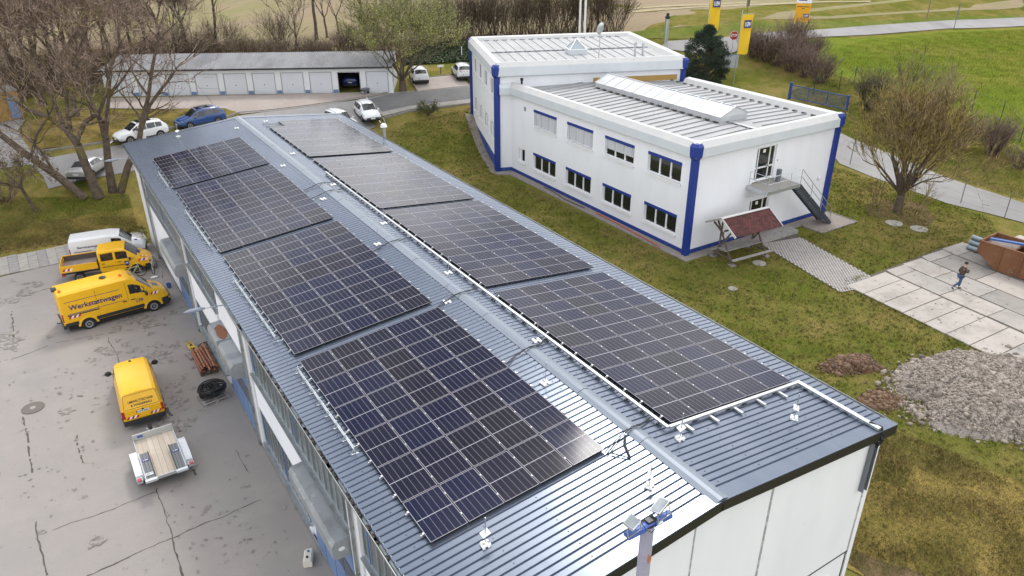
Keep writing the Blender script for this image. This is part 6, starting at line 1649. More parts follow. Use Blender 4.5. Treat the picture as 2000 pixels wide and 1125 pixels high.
# --- trees of the wood at the upper left
wood = [tree_meshes(101, 17, .34, 4, split=(3, 5), limbs=5, spread=.9), tree_meshes(102, 16, .3, 4, (.1, 0), .25, split=(3, 5), limbs=5, spread=.95), tree_meshes(103, 18, .36, 4, (-.08, 0), .28, split=(3, 5), limbs=4, twm=M_twig2, spread=.9)]
spots = [((150, 228), 0, 1.0, 'mossy trunk standing on the verge left of the garages'), ((178, 182), 1, 1.05, 'dark reddish trunk at the left end of the garages'), ((85, 205), 2, 1.0, 'bare tree behind the ochre container'),
         ((40, 172), 1, 1.1, 'bare tree with tangled twigs at the left edge, upper one'), ((112, 150), 0, 1.1, 'bare tree deep in the wood behind the verge trunks'), ((222, 128), 2, .95, 'bare tree rising directly behind the left end of the garage roof'), ((-15, 205), 0, 1.0, 'bare tree cut by the left edge of the picture'),
         ((265, 112), 1, .9, 'bare tree behind the second garage'), ((318, 104), 0, .85, 'bare tree behind the third garage'), ((368, 100), 2, .78, 'bare tree behind the fourth garage'), ((20, 130), 2, 1.15, 'tall bare tree at the back of the wood on the far left'), ((180, 112), 1, 1.0, 'bare tree at the back of the wood above the garage end')]
WP = {(150,228): (-9.28, 74.20, 4.30), (178,182): (-6.86, 84.89, 4.30), (85,205): (-11.64, 81.52, 4.30), (40,172): (-13.23, 92.15, 4.30), (112,150): (-9.19, 96.95, 4.30), (222,128): (-2.51, 101.04, 4.30), (-15,205): (-16.07, 84.42, 4.30), (265,112): (0.83, 105.80, 4.30), (318,104): (4.51, 107.14, 4.30), (368,100): (7.84, 106.90, 4.30), (20,130): (-13.68, 107.57, 4.30), (180,112): (-4.10, 109.06, 4.30)}
for i, (p, k, s, lab) in enumerate(spots):
    plant('bare_tree', lab, 'tree', WP[p], wood[k], i * 1.3, s, 'bare trees of the wood at the upper left')
for i, (p, k, s, lab) in enumerate([((-11.97, 96.99, 4.30), 0, 1.0, 'bare tree in the wood left of the mossy verge trunk'), ((-7.02, 107.40, 4.30), 2, 1.05, 'bare tree at the back of the wood above the verge trunk'), ((-16.52, 101.77, 4.30), 1, 1.1, 'bare tree at the very left of the wood'), ((-10.61, 116.65, 4.30), 0, 1.1, 'bare tree on the field side of the wood at the left'), ((0.11, 112.01, 4.30), 0, .8, 'slighter bare tree on the field side behind the first garage'), ((3.28, 110.91, 4.30), 2, .72, 'slighter bare tree on the field side behind the second garage'), ((6.63, 108.70, 4.30), 1, .7, 'slighter bare tree on the field side behind the fourth garage'), ((-14.96, 123.35, 4.46), 2, 1.1, 'bare tree in the top left corner of the picture')]):
    plant('bare_tree', lab, 'tree', p, wood[k], i * 1.9 + 2.6, s, 'bare trees of the wood at the upper left')
# --- thin trees along the field edge behind the garages
thin = [tree_meshes(201, 11, .2, 3, (.12, 0), .35, .7, split=(2, 3), limbs=3, twm=M_twigd, thin=.045, minr=.012), tree_meshes(202, 10, .17, 3, (-.1, 0), .25, .85, split=(2, 3), limbs=4, twm=M_twigd, thin=.045, minr=.012)]
for i, (p, k, s, lab) in enumerate([((12.31, 110.17, 4.30), 0, 1.4, 'slim leaning tree against the field left of the shrubs'), ((18.14, 91.68, 4.30), 1, 1.25, 'pale many-stemmed bare tree directly behind the garage roof'), ((25.62, 104.52, 4.62), 0, 1.5, 'forked bare tree against the field above the middle garages'), ((29.61, 105.60, 5.04), 1, 1.1, 'small thin bare tree at the field edge right of the forked one'), ((33.62, 104.32, 5.47), 0, 1.6, 'spreading bare tree left of the pale green willow'), ((27.37, 104.48, 4.77), 1, 1.25, 'bare tree beside the forked one behind the garages')]):
    plant('bare_tree', lab, 'tree', p, thin[k], i * 2.1 + .4, s, 'thin bare trees along the field edge')
# --- the pale green willow behind the right end of the garages
def leaf_cloud(seed, segs_, n, size, m, name='leaves'):
    r = np.random.default_rng(seed); A = np.array(segs_)
    idx = r.integers(0, len(A), n); t = r.random((n, 1))
    P = A[idx, 0:3] * (1 - t) + A[idx, 3:6] * t + r.normal(0, size * 1.1, (n, 3))
    u = r.normal(size=(n, 3)); u /= np.linalg.norm(u, axis=1, keepdims=True); v = np.cross(u, r.normal(size=(n, 3))); v /= np.linalg.norm(v, axis=1, keepdims=True)
    s = size * r.uniform(.5, 1.3, (n, 1))
    V = np.stack([P - u * s, P + v * s * .5, P + u * s, P - v * s * .5], 1).reshape(-1, 3)
    F = np.arange(n * 4).reshape(-1, 4)
    return fast_mesh(name, V, F, m)
def round_tree(seed, stems, H, Rr, r0, twm, lev=3, leaf=None, th=.16, split=(3, 4), minr=.009, shrink=.66, up=.12, jit=.17):
    R = random.Random(seed); big, fine = [], []
    p = Vector((0, 0, -.15)); q = Vector((0, 0, H * th)); big.append((*p, *q, r0 * 1.25, r0))
    for k in range(stems):
        a = 2 * PI * k / stems + R.uniform(-.3, .3); s = math.sqrt(R.random()) * Rr / H * 1.25
        nd = Vector((math.cos(a) * s, math.sin(a) * s, 1)).normalized()
        grow(big, fine, q + Vector((math.cos(a), math.sin(a), 0)) * r0 * .5 * R.random(), nd, H * (1 - th) * .46, r0 * R.uniform(.22, .38), lev, R, .7, up, split, shrink, .045, jit, minr)
    return big, fine, twm
bg, fn, _ = round_tree(301, 15, 11, 6.4, .30, M_twigg, 4, split=(2, 3), minr=.011, th=.12)
plant('willow_tree', 'large round pale green budding tree behind the right end of the garages', 'tree', (22.31, 67.65, 4.17), (seg_mesh('trunk', bg, 7, M_bark), seg_mesh('crown', fn, 3, M_twigg), leaf_cloud(5, [q for q in fn if q[2] > 5.2 + 1.2 * math.sin(q[0])], 26000, .065, M_leafy)), 0, (1.2, 1.2, .92))
# --- broad golden-brown tree on the right lawn
bg, fn, _ = round_tree(302, 26, 6.9, 5.9, .26, M_twigy, 4, split=(2, 3), th=.15, minr=.0115, up=.18, jit=.13)
plant('spreading_tree', 'broad bare golden-brown tree with a short trunk on the right lawn', 'tree', (42.26, 20.55, 1.00), (seg_mesh('trunk', bg, 8, M_bark), seg_mesh('crown', fn, 3, M_twigy)), .4, (1.08, 1.08, 1.42))
# --- shrubs: bundles of stems from the ground
def shrub(seed, H, Rr, n, m, lev=2, minr=.008):
    R = random.Random(seed); big, fine = [], []
    for k in range(n):
        a = R.uniform(0, 2 * PI); s = R.uniform(.1, 1.0) * Rr / H
        b0 = Vector((math.cos(a), math.sin(a), 0)) * R.uniform(0, .35) * Rr
        grow(fine, fine, b0, Vector((math.cos(a) * s, math.sin(a) * s, 1)).normalized(), H * R.uniform(.45, .7), R.uniform(.018, .04), lev, R, .55, .12, (2, 4), .6, 9, .13, minr)
    return seg_mesh('stems', fine, 3, m)
sh_a = shrub(401, 4.2, 2.6, 46, M_twigd); sh_b = shrub(402, 3.0, 2.2, 50, M_twig2); sh_c = shrub(403, 5.5, 2.4, 44, M_twigd); sh_d = shrub(404, 2.2, 1.8, 46, M_twig)
def bush(label, loc, me, rz, s, group=None, name='shrub'):
    o = thing(name, label, 'shrub', loc, rz, group); o.scale = s if isinstance(s, tuple) else (s,) * 3
    link('stems', me, o); return o
G5 = 'dark bare shrubs behind the office roof'
for i, p in enumerate([(37.91, 87.10, 5.25), (39.65, 86.56, 5.45), (41.12, 85.52, 5.59), (42.62, 84.41, 5.75), (44.01, 83.42, 5.89), (45.40, 82.41, 6.04), (46.78, 81.40, 6.19), (48.24, 80.28, 6.34), (49.32, 78.86, 6.43), (50.77, 77.75, 6.58), (51.91, 76.24, 6.67), (53.43, 75.03, 6.83), (54.64, 73.45, 6.93), (56.14, 72.26, 7.08)]):
    bush('tall dark shrub behind the office roof, ' + ('leftmost' if i == 0 else 'rightmost' if i == 13 else ['second', 'third', 'fourth', 'fifth', 'sixth', 'seventh', 'eighth', 'ninth', 'tenth', 'eleventh', 'twelfth', 'thirteenth'][i - 1] + ' from the left'), p, (sh_c, sh_a)[i % 2], i * 1.7, (1.15 if i % 2 == 0 else 1.35) * random.uniform(.85, 1.1), G5)
for i, p in enumerate([(7.83, 98.48, 4.30), (11.04, 99.98, 4.30), (11.69, 94.20, 4.30), (14.87, 98.39, 4.30), (15.27, 91.84, 4.30), (18.68, 99.74, 4.30), (19.77, 90.60, 4.30), (22.50, 91.50, 4.30), (25.60, 92.73, 4.37), (24.52, 85.74, 4.30), (29.70, 90.61, 4.56), (27.17, 82.65, 4.31), (34.40, 86.47, 4.84), (5.39, 100.09, 4.30), (2.17, 100.48, 4.30), (-1.07, 99.27, 4.30)]):
    bush('bare brown shrub behind the garages, ' + ['above the sixth door', 'above the seventh door, upper', 'above the seventh door, lower', 'between the seventh and eighth doors', 'behind the eighth door', 'at the field edge above the eighth door', 'right of the pale bare tree', 'under the forked tree', 'behind the ninth door', 'behind the open garage', 'at the foot of the willow, upper left', 'at the foot of the willow, lower left', 'right of the willow', 'behind the fifth door', 'behind the third door', 'behind the first door'][i], p, (sh_b, sh_a, sh_b, sh_d)[i % 4], i * 1.1, random.uniform(.9, 1.2), 'thicket behind the garages')
# undergrowth nobody could count
R = random.Random(77); fine = []
for (u0, u1) in ((-6, 30),):
    for _ in range(1500):
        s = R.random(); 
        A_, B_ = Vector((-1.25, 104.47, 4.30)[:2]), Vector((28.70, 81.47, 4.34)[:2]); C_, D_ = Vector((0.07, 114.06, 4.30)[:2]), Vector((36.75, 86.14, 5.08)[:2])
        p = A_.lerp(B_, s).lerp(C_.lerp(D_, s), R.random())
        z = T(p.x, p.y)
        grow(fine, fine, Vector((p.x, p.y, z)), Vector((R.gauss(0, .5), R.gauss(0, .5), 1)).normalized(), R.uniform(.8, 1.9), .022, 1, R, .9, .05, (2, 4), .75, 9, .2, .010)
for _ in range(700):
    A_, B_ = Vector((-15.37, 85.31, 4.30)[:2]), Vector((-5.76, 84.77, 4.30)[:2]); C_, D_ = Vector((-14.67, 112.45, 4.30)[:2]), Vector((-2.49, 104.42, 4.30)[:2]); s = R.random()
    p = A_.lerp(B_, s).lerp(C_.lerp(D_, s), R.random())
    grow(fine, fine, Vector((p.x, p.y, T(p.x, p.y))), Vector((R.gauss(0, .5), R.gauss(0, .5), 1)).normalized(), R.uniform(.8, 2.2), .022, 1, R, .9, .05, (2, 4), .75, 9, .2, .010)
tag(link('undergrowth', seg_mesh('undergrowth', fine, 3, M_twigd)), 'tangled brown undergrowth of the wooded bank', 'undergrowth', None, 'stuff')
# ivy and low green cover on the bank
def scatter_leaves(name, poly, n, size, hgt, m, seed, label):
    r = np.random.default_rng(seed); P = np.array([p[:2] for p in poly]); lo, hi = P.min(0), P.max(0)
    Q = r.uniform(lo, hi, (n * 3, 2)); Q = Q[inside(Q, poly)][:n]; n = len(Q)
    z = Tn(Q[:, 0], Q[:, 1]) + r.random(n) ** 1.5 * hgt
    C = np.stack([Q[:, 0], Q[:, 1], z], 1)
    u = r.normal(size=(n, 3)) * [1, 1, .5]; u /= np.linalg.norm(u, axis=1, keepdims=True); v = np.cross(u, r.normal(size=(n, 3))); v /= np.linalg.norm(v, axis=1, keepdims=True)
    s = size * r.uniform(.5, 1.4, (n, 1))
    V = np.stack([C - u * s, C + v * s * .6, C + u * s, C - v * s * .6], 1).reshape(-1, 3)
    return tag(link(name, fast_mesh(name, V, np.arange(n * 4).reshape(-1, 4), m)), label, 'ground cover', None, 'stuff')
M_ivyleaf = mat('ivy_leaf', (.035, .06, .015), .6, world=True, mix=[((.06, .075, .025), .8, .45, .7, .8), ((.018, .03, .01), 3, .5, .7, .7)])
scatter_leaves('ivy_cover', [(28.67, 80.33, 4.33), (36.19, 76.05, 4.67), (41.00, 78.90, 5.28), (43.11, 83.02, 5.75), (38.76, 86.87, 5.35), (32.98, 88.02, 4.75)], 9000, .16, .5, M_ivyleaf, 3, 'dark green ivy on the bank behind the parking bay')
# hedge and bushes on the right
M_twigr = bark('reddish_twigs', (.23, .165, .14), (.13, .115, .03), .6, .6)
hd = [shrub(411, 3.2, 2.2, 80, M_twigr), shrub(412, 2.6, 2.2, 80, M_twigr)]
hl = ['nearest the flag', 'second along the slope', 'third along the slope', 'fourth along the slope', 'fifth along the slope', 'at the low end by the green posts', 'on the upper side next to the yellow board', 'on the upper side of the middle']
for i, p in enumerate([(65.77, 56.67, 5.21), (66.19, 55.17, 4.89), (66.72, 53.48, 4.60), (66.56, 51.17, 4.24), (66.23, 48.83, 4.05), (65.54, 46.36, 3.83), (71.81, 55.73, 5.67), (70.54, 51.94, 4.82)]):
    bush('reddish bare bush of the hilltop hedge, ' + hl[i], p, hd[i % 2], i * 1.3, random.uniform(.95, 1.2), 'reddish hedge by the hilltop road', 'hedge_bush')
bush('dense round brown bush right of the blue gate', (62.18, 37.31, 2.88), shrub(421, 3.3, 1.7, 90, M_twigg), 0, 1.1)
bush('grey bare shrub showing above the golden-brown tree', (65.47, 34.99, 3.24), shrub(422, 5.0, 1.7, 26, M_twigg), 0, 1.05)
bush('grey bare shrub right of the tall grey one behind the golden-brown tree', (65.99, 31.89, 3.16), shrub(423, 4.2, 2.2, 26, M_twig), 1, 1.0)
bush('dark purple-brown bush at the right below the fence posts', (60.32, 23.03, 1.95), shrub(424, 2.8, 1.6, 80, M_twigr), 0, 1.05)
bush('wide mauve bush beside the lane behind the golden-brown tree', (59.60, 25.88, 1.99), shrub(425, 3.0, 2.4, 80, M_twig), 0, 1.0)
bush('small dark bush at the right edge beside the lane', (59.06, 19.99, 1.68), shrub(426, 1.8, 1.6, 30, M_twigr), 0, 1.0)
bush('low thin shrub left of the golden-brown tree', (41.93, 22.11, 1.00), shrub(427, 2.2, .7, 9, M_twigy), 0, .95)
bush('forked low shrub right of the golden-brown tree', (42.28, 19.11, 1.00), shrub(428, 2.6, 1.8, 9, M_twigy), 0, 1.0)
# small green bush on the lawn by the footway
R = random.Random(5); fine = []
for k in range(14):
    a = R.uniform(0, 6.28); grow(fine, fine, Vector((0, 0, 0)), Vector((math.cos(a) * .8, math.sin(a) * .8, 1)).normalized(), .8, .02, 2, R, .6, .1, (2, 3), .6, 9, .15, .008)
o = thing('small_bush', 'small olive-green bush on the lawn below the footway', 'shrub', (21.93, 60.98, 2.89)); link('stems', seg_mesh('stems', fine, 3, M_twigg), o)
link('leaves', leaf_cloud(9, fine, 1500, .07, mat('olive_leaf', (.085, .10, .03), .7, mix=[((.13, .13, .05), 1.5, .45, .7, .8)])), o); o.scale = (1.15,) * 3
# small tree with clinging brown leaves at the left
b = (-14.45, 56.99, 1.21)
R = random.Random(11); big, fine = [], []
tm_ = tree_meshes(501, 6.2, .16, 3, (-.25, 0), .35, .95, .02, (2, 4), twm=M_twig2, thin=.04, limbs=5, jit=.2)
segs_ = []
o = plant('small_tree', 'small crooked tree with withered brown leaves at the left edge of the lawn', 'tree', b, tm_, .6, 1.1)
V_ = np.empty(len(tm_[1].vertices) * 3, np.float32); tm_[1].vertices.foreach_get('co', V_); V_ = V_.reshape(-1, 3)
pick = V_[np.random.default_rng(4).integers(0, len(V_), 2600)]
link('leaves', leaf_cloud(13, np.concatenate([pick, pick + .05, np.ones((len(pick), 2))], 1), 2600, .06, mat('withered_leaf', (.12, .075, .04), .8, mix=[((.17, .14, .05), 1.2, .45, .7, .8)])), o)
bush('brown shrub at the left edge beneath the leaning trunk', (-16.46, 58.81, 1.77), shrub(431, 2.4, 1.8, 26, M_twig), 0, 1.0)

# --- pine beside the office: clumps of needles on short limbs
def pine(seed, H, Rr):
    r = np.random.default_rng(seed); P = []; segs = []
    for k in range(230):
        h = r.uniform(.04, .98) * H; prof = Rr * (1 - (max(0, h / H - .42) / .58) ** 1.7) * (.72 + .28 * min(1, h / H / .3)) if h / H > .0 else Rr
        a = r.uniform(0, 2 * PI); rad = prof * r.uniform(.3, 1.0) ** .6
        c = np.array([math.cos(a) * rad, math.sin(a) * rad, h + .15 * rad]); segs.append((0, 0, max(.2, h - .5), *c, .05, .02))
        n = 210; s = r.uniform(.34, .62)
        q = r.normal(size=(n, 3)); q /= np.linalg.norm(q, axis=1, keepdims=True); q *= (r.random((n, 1)) ** .4) * s * np.array([1, 1, .75]); P.append(np.concatenate([c + q, q], 1))
    P = np.concatenate(P); n = len(P); C = P[:, :3]; d = P[:, 3:] + r.normal(0, .18, (n, 3)) + [0, 0, .22]; d /= np.linalg.norm(d, axis=1, keepdims=True)
    v = np.cross(d, r.normal(size=(n, 3))); v /= np.linalg.norm(v, axis=1, keepdims=True)
    L = r.uniform(.09, .19, (n, 1)); w = r.uniform(.02, .045, (n, 1))
    V = np.stack([C - v * w, C + v * w, C + d * L], 1).reshape(-1, 3)
    return segs, fast_mesh('crown', V, np.arange(n * 3).reshape(-1, 3), mat('pine_needles', (.022, .042, .024), .7, world=True, mix=[((.045, .07, .038), .9, .45, .68, .9), ((.012, .022, .014), 2.4, .5, .7, .6)]))
sg, pc_ = pine(61, 7.0, 2.75)
sg.append((0, 0, -.3, 0, 0, 6.4, .22, .05))
plant('pine_tree', 'dark green bushy pine behind the right side of the office', 'tree', (54.88, 54.28, 3.08), (seg_mesh('trunk', sg, 6, M_bark), pc_), 0, 1.0)

# --- grass: blades over the lawns that show near the camera
def grass(name, poly, n, h, seed, m, label, avoid=()):
    r = np.random.default_rng(seed); P = np.array([p[:2] for p in poly]); lo, hi = P.min(0), P.max(0)
    Q = r.uniform(lo, hi, (n * 3, 2)); Q = Q[inside(Q, poly)]
    for av in avoid: Q = Q[~inside(Q, av)]
    Q = Q[:n]; n = len(Q)
    z = Tn(Q[:, 0], Q[:, 1]) + .02; a = r.uniform(0, 2 * PI, n); w = r.uniform(.010, .024, n); hh = h * r.uniform(.5, 1.35, n) * (.65 + .7 * (np.sin(Q[:, 0] * 1.9 + np.sin(Q[:, 1] * 1.3) * 2) * .5 + .5))
    lean = r.normal(0, .55, (n, 2)) * hh[:, None]
    A = np.stack([Q[:, 0] - np.cos(a) * w, Q[:, 1] - np.sin(a) * w, z], 1); B = np.stack([Q[:, 0] + np.cos(a) * w, Q[:, 1] + np.sin(a) * w, z], 1)
    C = np.stack([Q[:, 0] + lean[:, 0], Q[:, 1] + lean[:, 1], z + hh], 1)
    V = np.stack([A, B, C], 1).reshape(-1, 3)
    return tag(link(name, fast_mesh(name, V, np.arange(n * 3).reshape(-1, 3), m)), label, 'grass', None, 'stuff')
def blade_mat(name, cols):
    m = mat(name, cols[0], .9, spec=.0, world=True, mix=[(cols[1], .16, .40, .6, .9), (cols[2], .8, .45, .7, .8)])
    n = m.node_tree; g = n.nodes.new('ShaderNodeNewGeometry'); rp = n.nodes.new('ShaderNodeMapRange'); rp.inputs['To Min'].default_value = .6; rp.inputs['To Max'].default_value = 1.5
    n.links.new(g.outputs['Random Per Island'], rp.inputs['Value'])
    p = n.nodes['Principled BSDF']; src = p.inputs['Base Color'].links[0].from_socket
    mm = n.nodes.new('ShaderNodeVectorMath'); mm.operation = 'SCALE'; n.links.new(src, mm.inputs[0]); n.links.new(rp.outputs[0], mm.inputs['Scale']); n.links.new(mm.outputs[0], p.inputs['Base Color'])
    return m
M_b1 = blade_mat('lawn_blades', [(.15, .165, .034), (.27, .22, .085), (.105, .14, .023)])
M_b2 = blade_mat('dry_blades', [(.25, .195, .08), (.16, .15, .045), (.145, .105, .05)])
M_b3 = blade_mat('meadow_blades', [(.17, .22, .028), (.25, .24, .055), (.12, .175, .02)])
OF_ = [(21.7, 22.7), (37.8, 20.8), (37.8, 41), (21, 47)]
SLB = [(26.7, 2), (27.6, 14.5), (31, 14.8), (42, 14.2), (46, 11), (46, 2)]
PATH = [pa[:], pd_[:], pc[:], pb[:]]
grass('lawn_grass', [(9.2, -6), (9.2, 50), (13, 58), (19, 60), (33, 62), (33, 52), (48, 36), (47, 16), (42, 12), (26, -2), (18, -8)], 230000, .085, 1, M_b1, 'short olive lawn grass around the office', (OF_, SLB, PATH))
grass('dry_tufts', [(9.1, -6), (9.1, 48), (10.9, 48), (11.8, 30), (12.6, 16), (17.5, 2), (17.5, -6)], 90000, .14, 2, M_b2, 'straw-coloured rough grass on the slope beside the hall')
grass('left_lawn_grass', [(-30, 54.2), (-8.2, 51.2), (-7.8, 57), (-12, 58), (-30, 64)], 60000, .10, 3, M_b1, 'lawn grass around the old trees')
grass('bank_tufts', [(-30, 53.4), (-8.1, 51.0), (-8.0, 54.0), (-16, 56), (-30, 58)], 30000, .12, 4, M_b2, 'dry brown grass on the bank by the paved strip')
grass('island_tufts', [(-13.76, 65.69, 3.79), (-6.92, 65.65, 3.78), (3.01, 67.23, 4.08), (3.47, 68.95, 4.27), (-6.50, 74.81, 4.30), (-13.24, 72.92, 4.30)], 30000, .14, 5, M_b2, 'withered grass on the island behind the parked cars')
grass('meadow_grass', [(73.42, 52.56, 5.20), (86.32, 54.30, 5.89), (102.62, 52.92, 5.69), (116.45, 49.00, 5.50), (75.96, 25.64, 4.27), (63.55, 21.96, 2.32), (66.03, 29.04, 3.02), (69.38, 40.94, 4.11)], 70000, .16, 6, M_b3, 'bright green meadow grass')
grass('lane_verge_grass', [(61.08, 46.86, 3.21), (68.77, 45.92, 4.26), (67.01, 34.37, 3.44), (62.49, 21.39, 2.15), (52.92, 16.35, 1.09), (53.14, 22.91, 1.24), (54.36, 29.16, 1.53), (54.93, 34.03, 1.77)], 40000, .16, 7, M_b1, 'rough verge grass between lane and meadow')

def clumps(name, poly, n, seed, m, label, h=(.12, .30), avoid=()):
    r = np.random.default_rng(seed); P = np.array([p[:2] for p in poly]); lo, hi = P.min(0), P.max(0)
    Q = r.uniform(lo, hi, (n * 3, 2)); Q = Q[inside(Q, poly)]
    for av in avoid: Q = Q[~inside(Q, av)]
    Q = Q[:n]; k = 12; Q = np.repeat(Q, k, 0); n = len(Q)
    hh = np.repeat(r.uniform(*h, n // k), k) * r.uniform(.6, 1.1, n); a = r.uniform(0, 2 * PI, n); w = r.uniform(.010, .022, n)
    Q = Q + r.normal(0, .035, (n, 2)); z = Tn(Q[:, 0], Q[:, 1]) + .02; ln = r.normal(0, .6, (n, 2)) * hh[:, None]
    A = np.stack([Q[:, 0] - np.cos(a) * w, Q[:, 1] - np.sin(a) * w, z], 1); B = np.stack([Q[:, 0] + np.cos(a) * w, Q[:, 1] + np.sin(a) * w, z], 1); C = np.stack([Q[:, 0] + ln[:, 0], Q[:, 1] + ln[:, 1], z + hh], 1)
    return tag(link(name, fast_mesh(name, np.stack([A, B, C], 1).reshape(-1, 3), np.arange(n * 3).reshape(-1, 3), m)), label, 'grass', None, 'stuff')
LW = [(9.2, -6), (9.2, 50), (13, 58), (19, 60), (33, 62), (33, 52), (48, 36), (47, 16), (42, 12), (26, -2), (18, -8)]
clumps('straw_clumps', LW, 5200, 21, M_b2, 'scattered straw-coloured grass clumps on the lawn', (.07, .2), avoid=(OF_, SLB, PATH))
clumps('green_clumps', LW, 5200, 22, blade_mat('clump_green', [(.11, .15, .022), (.16, .165, .04), (.08, .12, .017)]), 'scattered darker green grass clumps on the lawn', (.05, .13), (OF_, SLB, PATH))
clumps('edge_weeds', [(26.2, 3), (26.75, 3), (27.6, 14.4), (31, 14.6), (38, 14.6), (42.6, 13.6), (42.8, 14.2), (38, 15.1), (27.2, 15), (26.3, 6)], 700, 23, M_b1, 'ragged grass along the edge of the slab yard', (.1, .26))
clumps('wall_weeds', [(-8.1, 48.5), (-7.7, 48.5), (-7.7, 52), (-30, 57), (-30, 53.2), (-8.3, 51)], 1500, 24, M_b2, 'dry weeds along the paved strip and hall corner', (.1, .28))
# ------------------------------------------------------------------ smaller things
# picnic shelter
M_wood = mat('weathered_wood', (.105, .08, .062), .85, mix=[((.2, .165, .135), 3, .45, .7, .8), ((.06, .06, .05), 7, .55, .75, .6)], stretch=(1, 6, 6))
M_gwood = mat('grey_bench_wood', (.34, .32, .30), .85, mix=[((.22, .2, .18), 4, .45, .7, .8)])
M_shing = [mat('red_shingle', c, .85, mix=[(tuple(x * .7 for x in c), 5, .45, .7, .8)]) for c in ((.082, .024, .022), (.105, .032, .028), (.062, .02, .02))]
sh = thing('picnic_shelter', 'timber picnic shelter with red shingled gable roof over a bench table', 'shelter', (25.5, 21.3, 1.0), -.06)
ry, rz_, ey = .35, 3.05, 1.75      # ridge runs along local x
def shx(p): return p
RX0, RX1 = -1.95, 2.25
for s, (y0, z0, y1, z1) in ((-1, (.25, 3.1, -1.15, 2.25)), (1, (.25, 3.1, 1.65, 2.4))):
    b = MB(); n_ = Vector((0, -(z1 - z0), (y1 - y0))).normalized(); n_ = n_ if n_.z > 0 else -n_
    q = [Vector((RX0, y0, z0)), Vector((RX1, y0, z0)), Vector((RX1, y1, z1)), Vector((RX0, y1, z1))]
    b.add(q + [p - n_ * .05 for p in q], [(0, 1, 2, 3), (4, 7, 6, 5), (0, 4, 5, 1), (1, 5, 6, 2), (2, 6, 7, 3), (3, 7, 4, 0)])
    ro = b.build('roof', M_gwood if s > 0 else M_shing[0], sh)
    if s < 0:
        rows = 9; cols = 17; me_ = {}
        L_s = math.hypot(y1 - y0, z1 - z0); dv = Vector((0, (y1 - y0), (z1 - z0))).normalized()
        hw = (RX1 - RX0) / cols / 2
        for mi in range(3):
            m_ = MB(); m_.obox((0, 0, 0), (hw * .94, 0, 0), dv * (L_s / rows * .56), n_ * .009); me_[mi] = m_.mesh('shingle', M_shing[mi])
        for r in range(rows):
            for c in range(cols):
                x = RX0 + (c + .5 + (.5 if r % 2 else 0)) * (RX1 - RX0) / cols
                if x > RX1 - hw * .5: continue
                p = Vector((x, y0, z0)) + dv * (L_s * (r + .5) / rows) + n_ * (.014 + .003 * random.random())
                link('shingle', me_[random.choice((0, 0, 1, 1, 2))], ro, p, (random.uniform(.03, .05), 0, random.uniform(-.01, .01)))
M_trimw = mat('pale_trim', (.60, .59, .57), .7)
MB().beam((RX0 - .03, .25, 3.13), (RX1 + .03, .25, 3.13), .26, .03).build('ridge_board', M_trimw, sh)
for x in (RX0 - .02, RX1 + .02):
    MB().beam((x, .25, 3.10), (x, -1.18, 2.23), .04, .15).build('barge_board', M_trimw, sh)
    MB().beam((x, .25, 3.10), (x, 1.68, 2.38), .04, .12).build('barge_board', M_gwood, sh)
for x in (-1.55, 1.55):
    for (a, b_) in (((x, -.75, .1), (x, .95, 2.68)), ((x, 1.0, .1), (x, -.55, 2.55)), ((x, .62, .1), (x, .5, 2.9)), ((x, .3, 1.9), (x, 1.3, 2.45))):
        MB().beam(a, b_, .07, .11).build('beam', M_wood, sh)
    MB().beam((x, -1.0, .42), (x, 1.25, .42), .06, .12).build('cross_beam', M_wood, sh)
    for yf in (-.8, 1.02): MB().box(x - .2, x + .2, yf - .2, yf + .2, -.02, .1).build('foot_slab', M_kerb, sh)
MB().beam((-1.55, .3, 2.1), (1.55, .3, 2.1), .06, .1).build('beam', M_wood, sh)
for i in range(3): MB().box(-1.75, 1.75, -.28 + i * .25, -.05 + i * .25, .86, .90).build('table_board', M_gwood, sh)
for yb in (-1.1, 1.0): MB().box(-1.75, 1.75, yb - .02, yb + .24, .47, .51).build('bench', M_gwood, sh)

# the walking man
def skin(name, V_, E_, rad, m, parent, sub=1, root=0):
    me = bpy.data.meshes.new(name); me.from_pydata(V_, E_, [])
    o = bpy.data.objects.new(name, me); COL.objects.link(o)
    sk_ = o.modifiers.new('s', 'SKIN'); sk_.use_smooth_shade = True
    for i, d in enumerate(me.skin_vertices[0].data):
        r = rad[i]; d.radius = r if isinstance(r, tuple) else (r, r); d.use_root = (i == root)
    ss_ = o.modifiers.new('u', 'SUBSURF'); ss_.levels = sub; ss_.render_levels = sub
    _vl.update()
    m2 = bpy.data.meshes.new_from_object(o.evaluated_get(bpy.context.evaluated_depsgraph_get()))
    bpy.data.objects.remove(o); m2.materials.clear(); m2.materials.append(m); m2.name = name
    m2.polygons.foreach_set('use_smooth', [True] * len(m2.polygons))
    return link(name, m2, parent)
M_skin = mat('skin', (.46, .27, .20), .55)
M_jacket = mat('brown_jacket', (.062, .045, .035), .8, mix=[((.085, .065, .05), 9, .45, .7, .8)])
M_jeans = mat('blue_jeans', (.035, .075, .16), .85, mix=[((.055, .11, .21), 8, .45, .7, .8)])
M_hair = mat('dark_hair', (.013, .011, .010), .6)
pm0 = (32.93, 10.45, 1.00)
man = thing('person', 'man in brown jacket and blue jeans walking on the slabs, hand at his mouth', 'person', (pm0[0], pm0[1], 1.10), -.57); man.scale = (1.04,) * 3
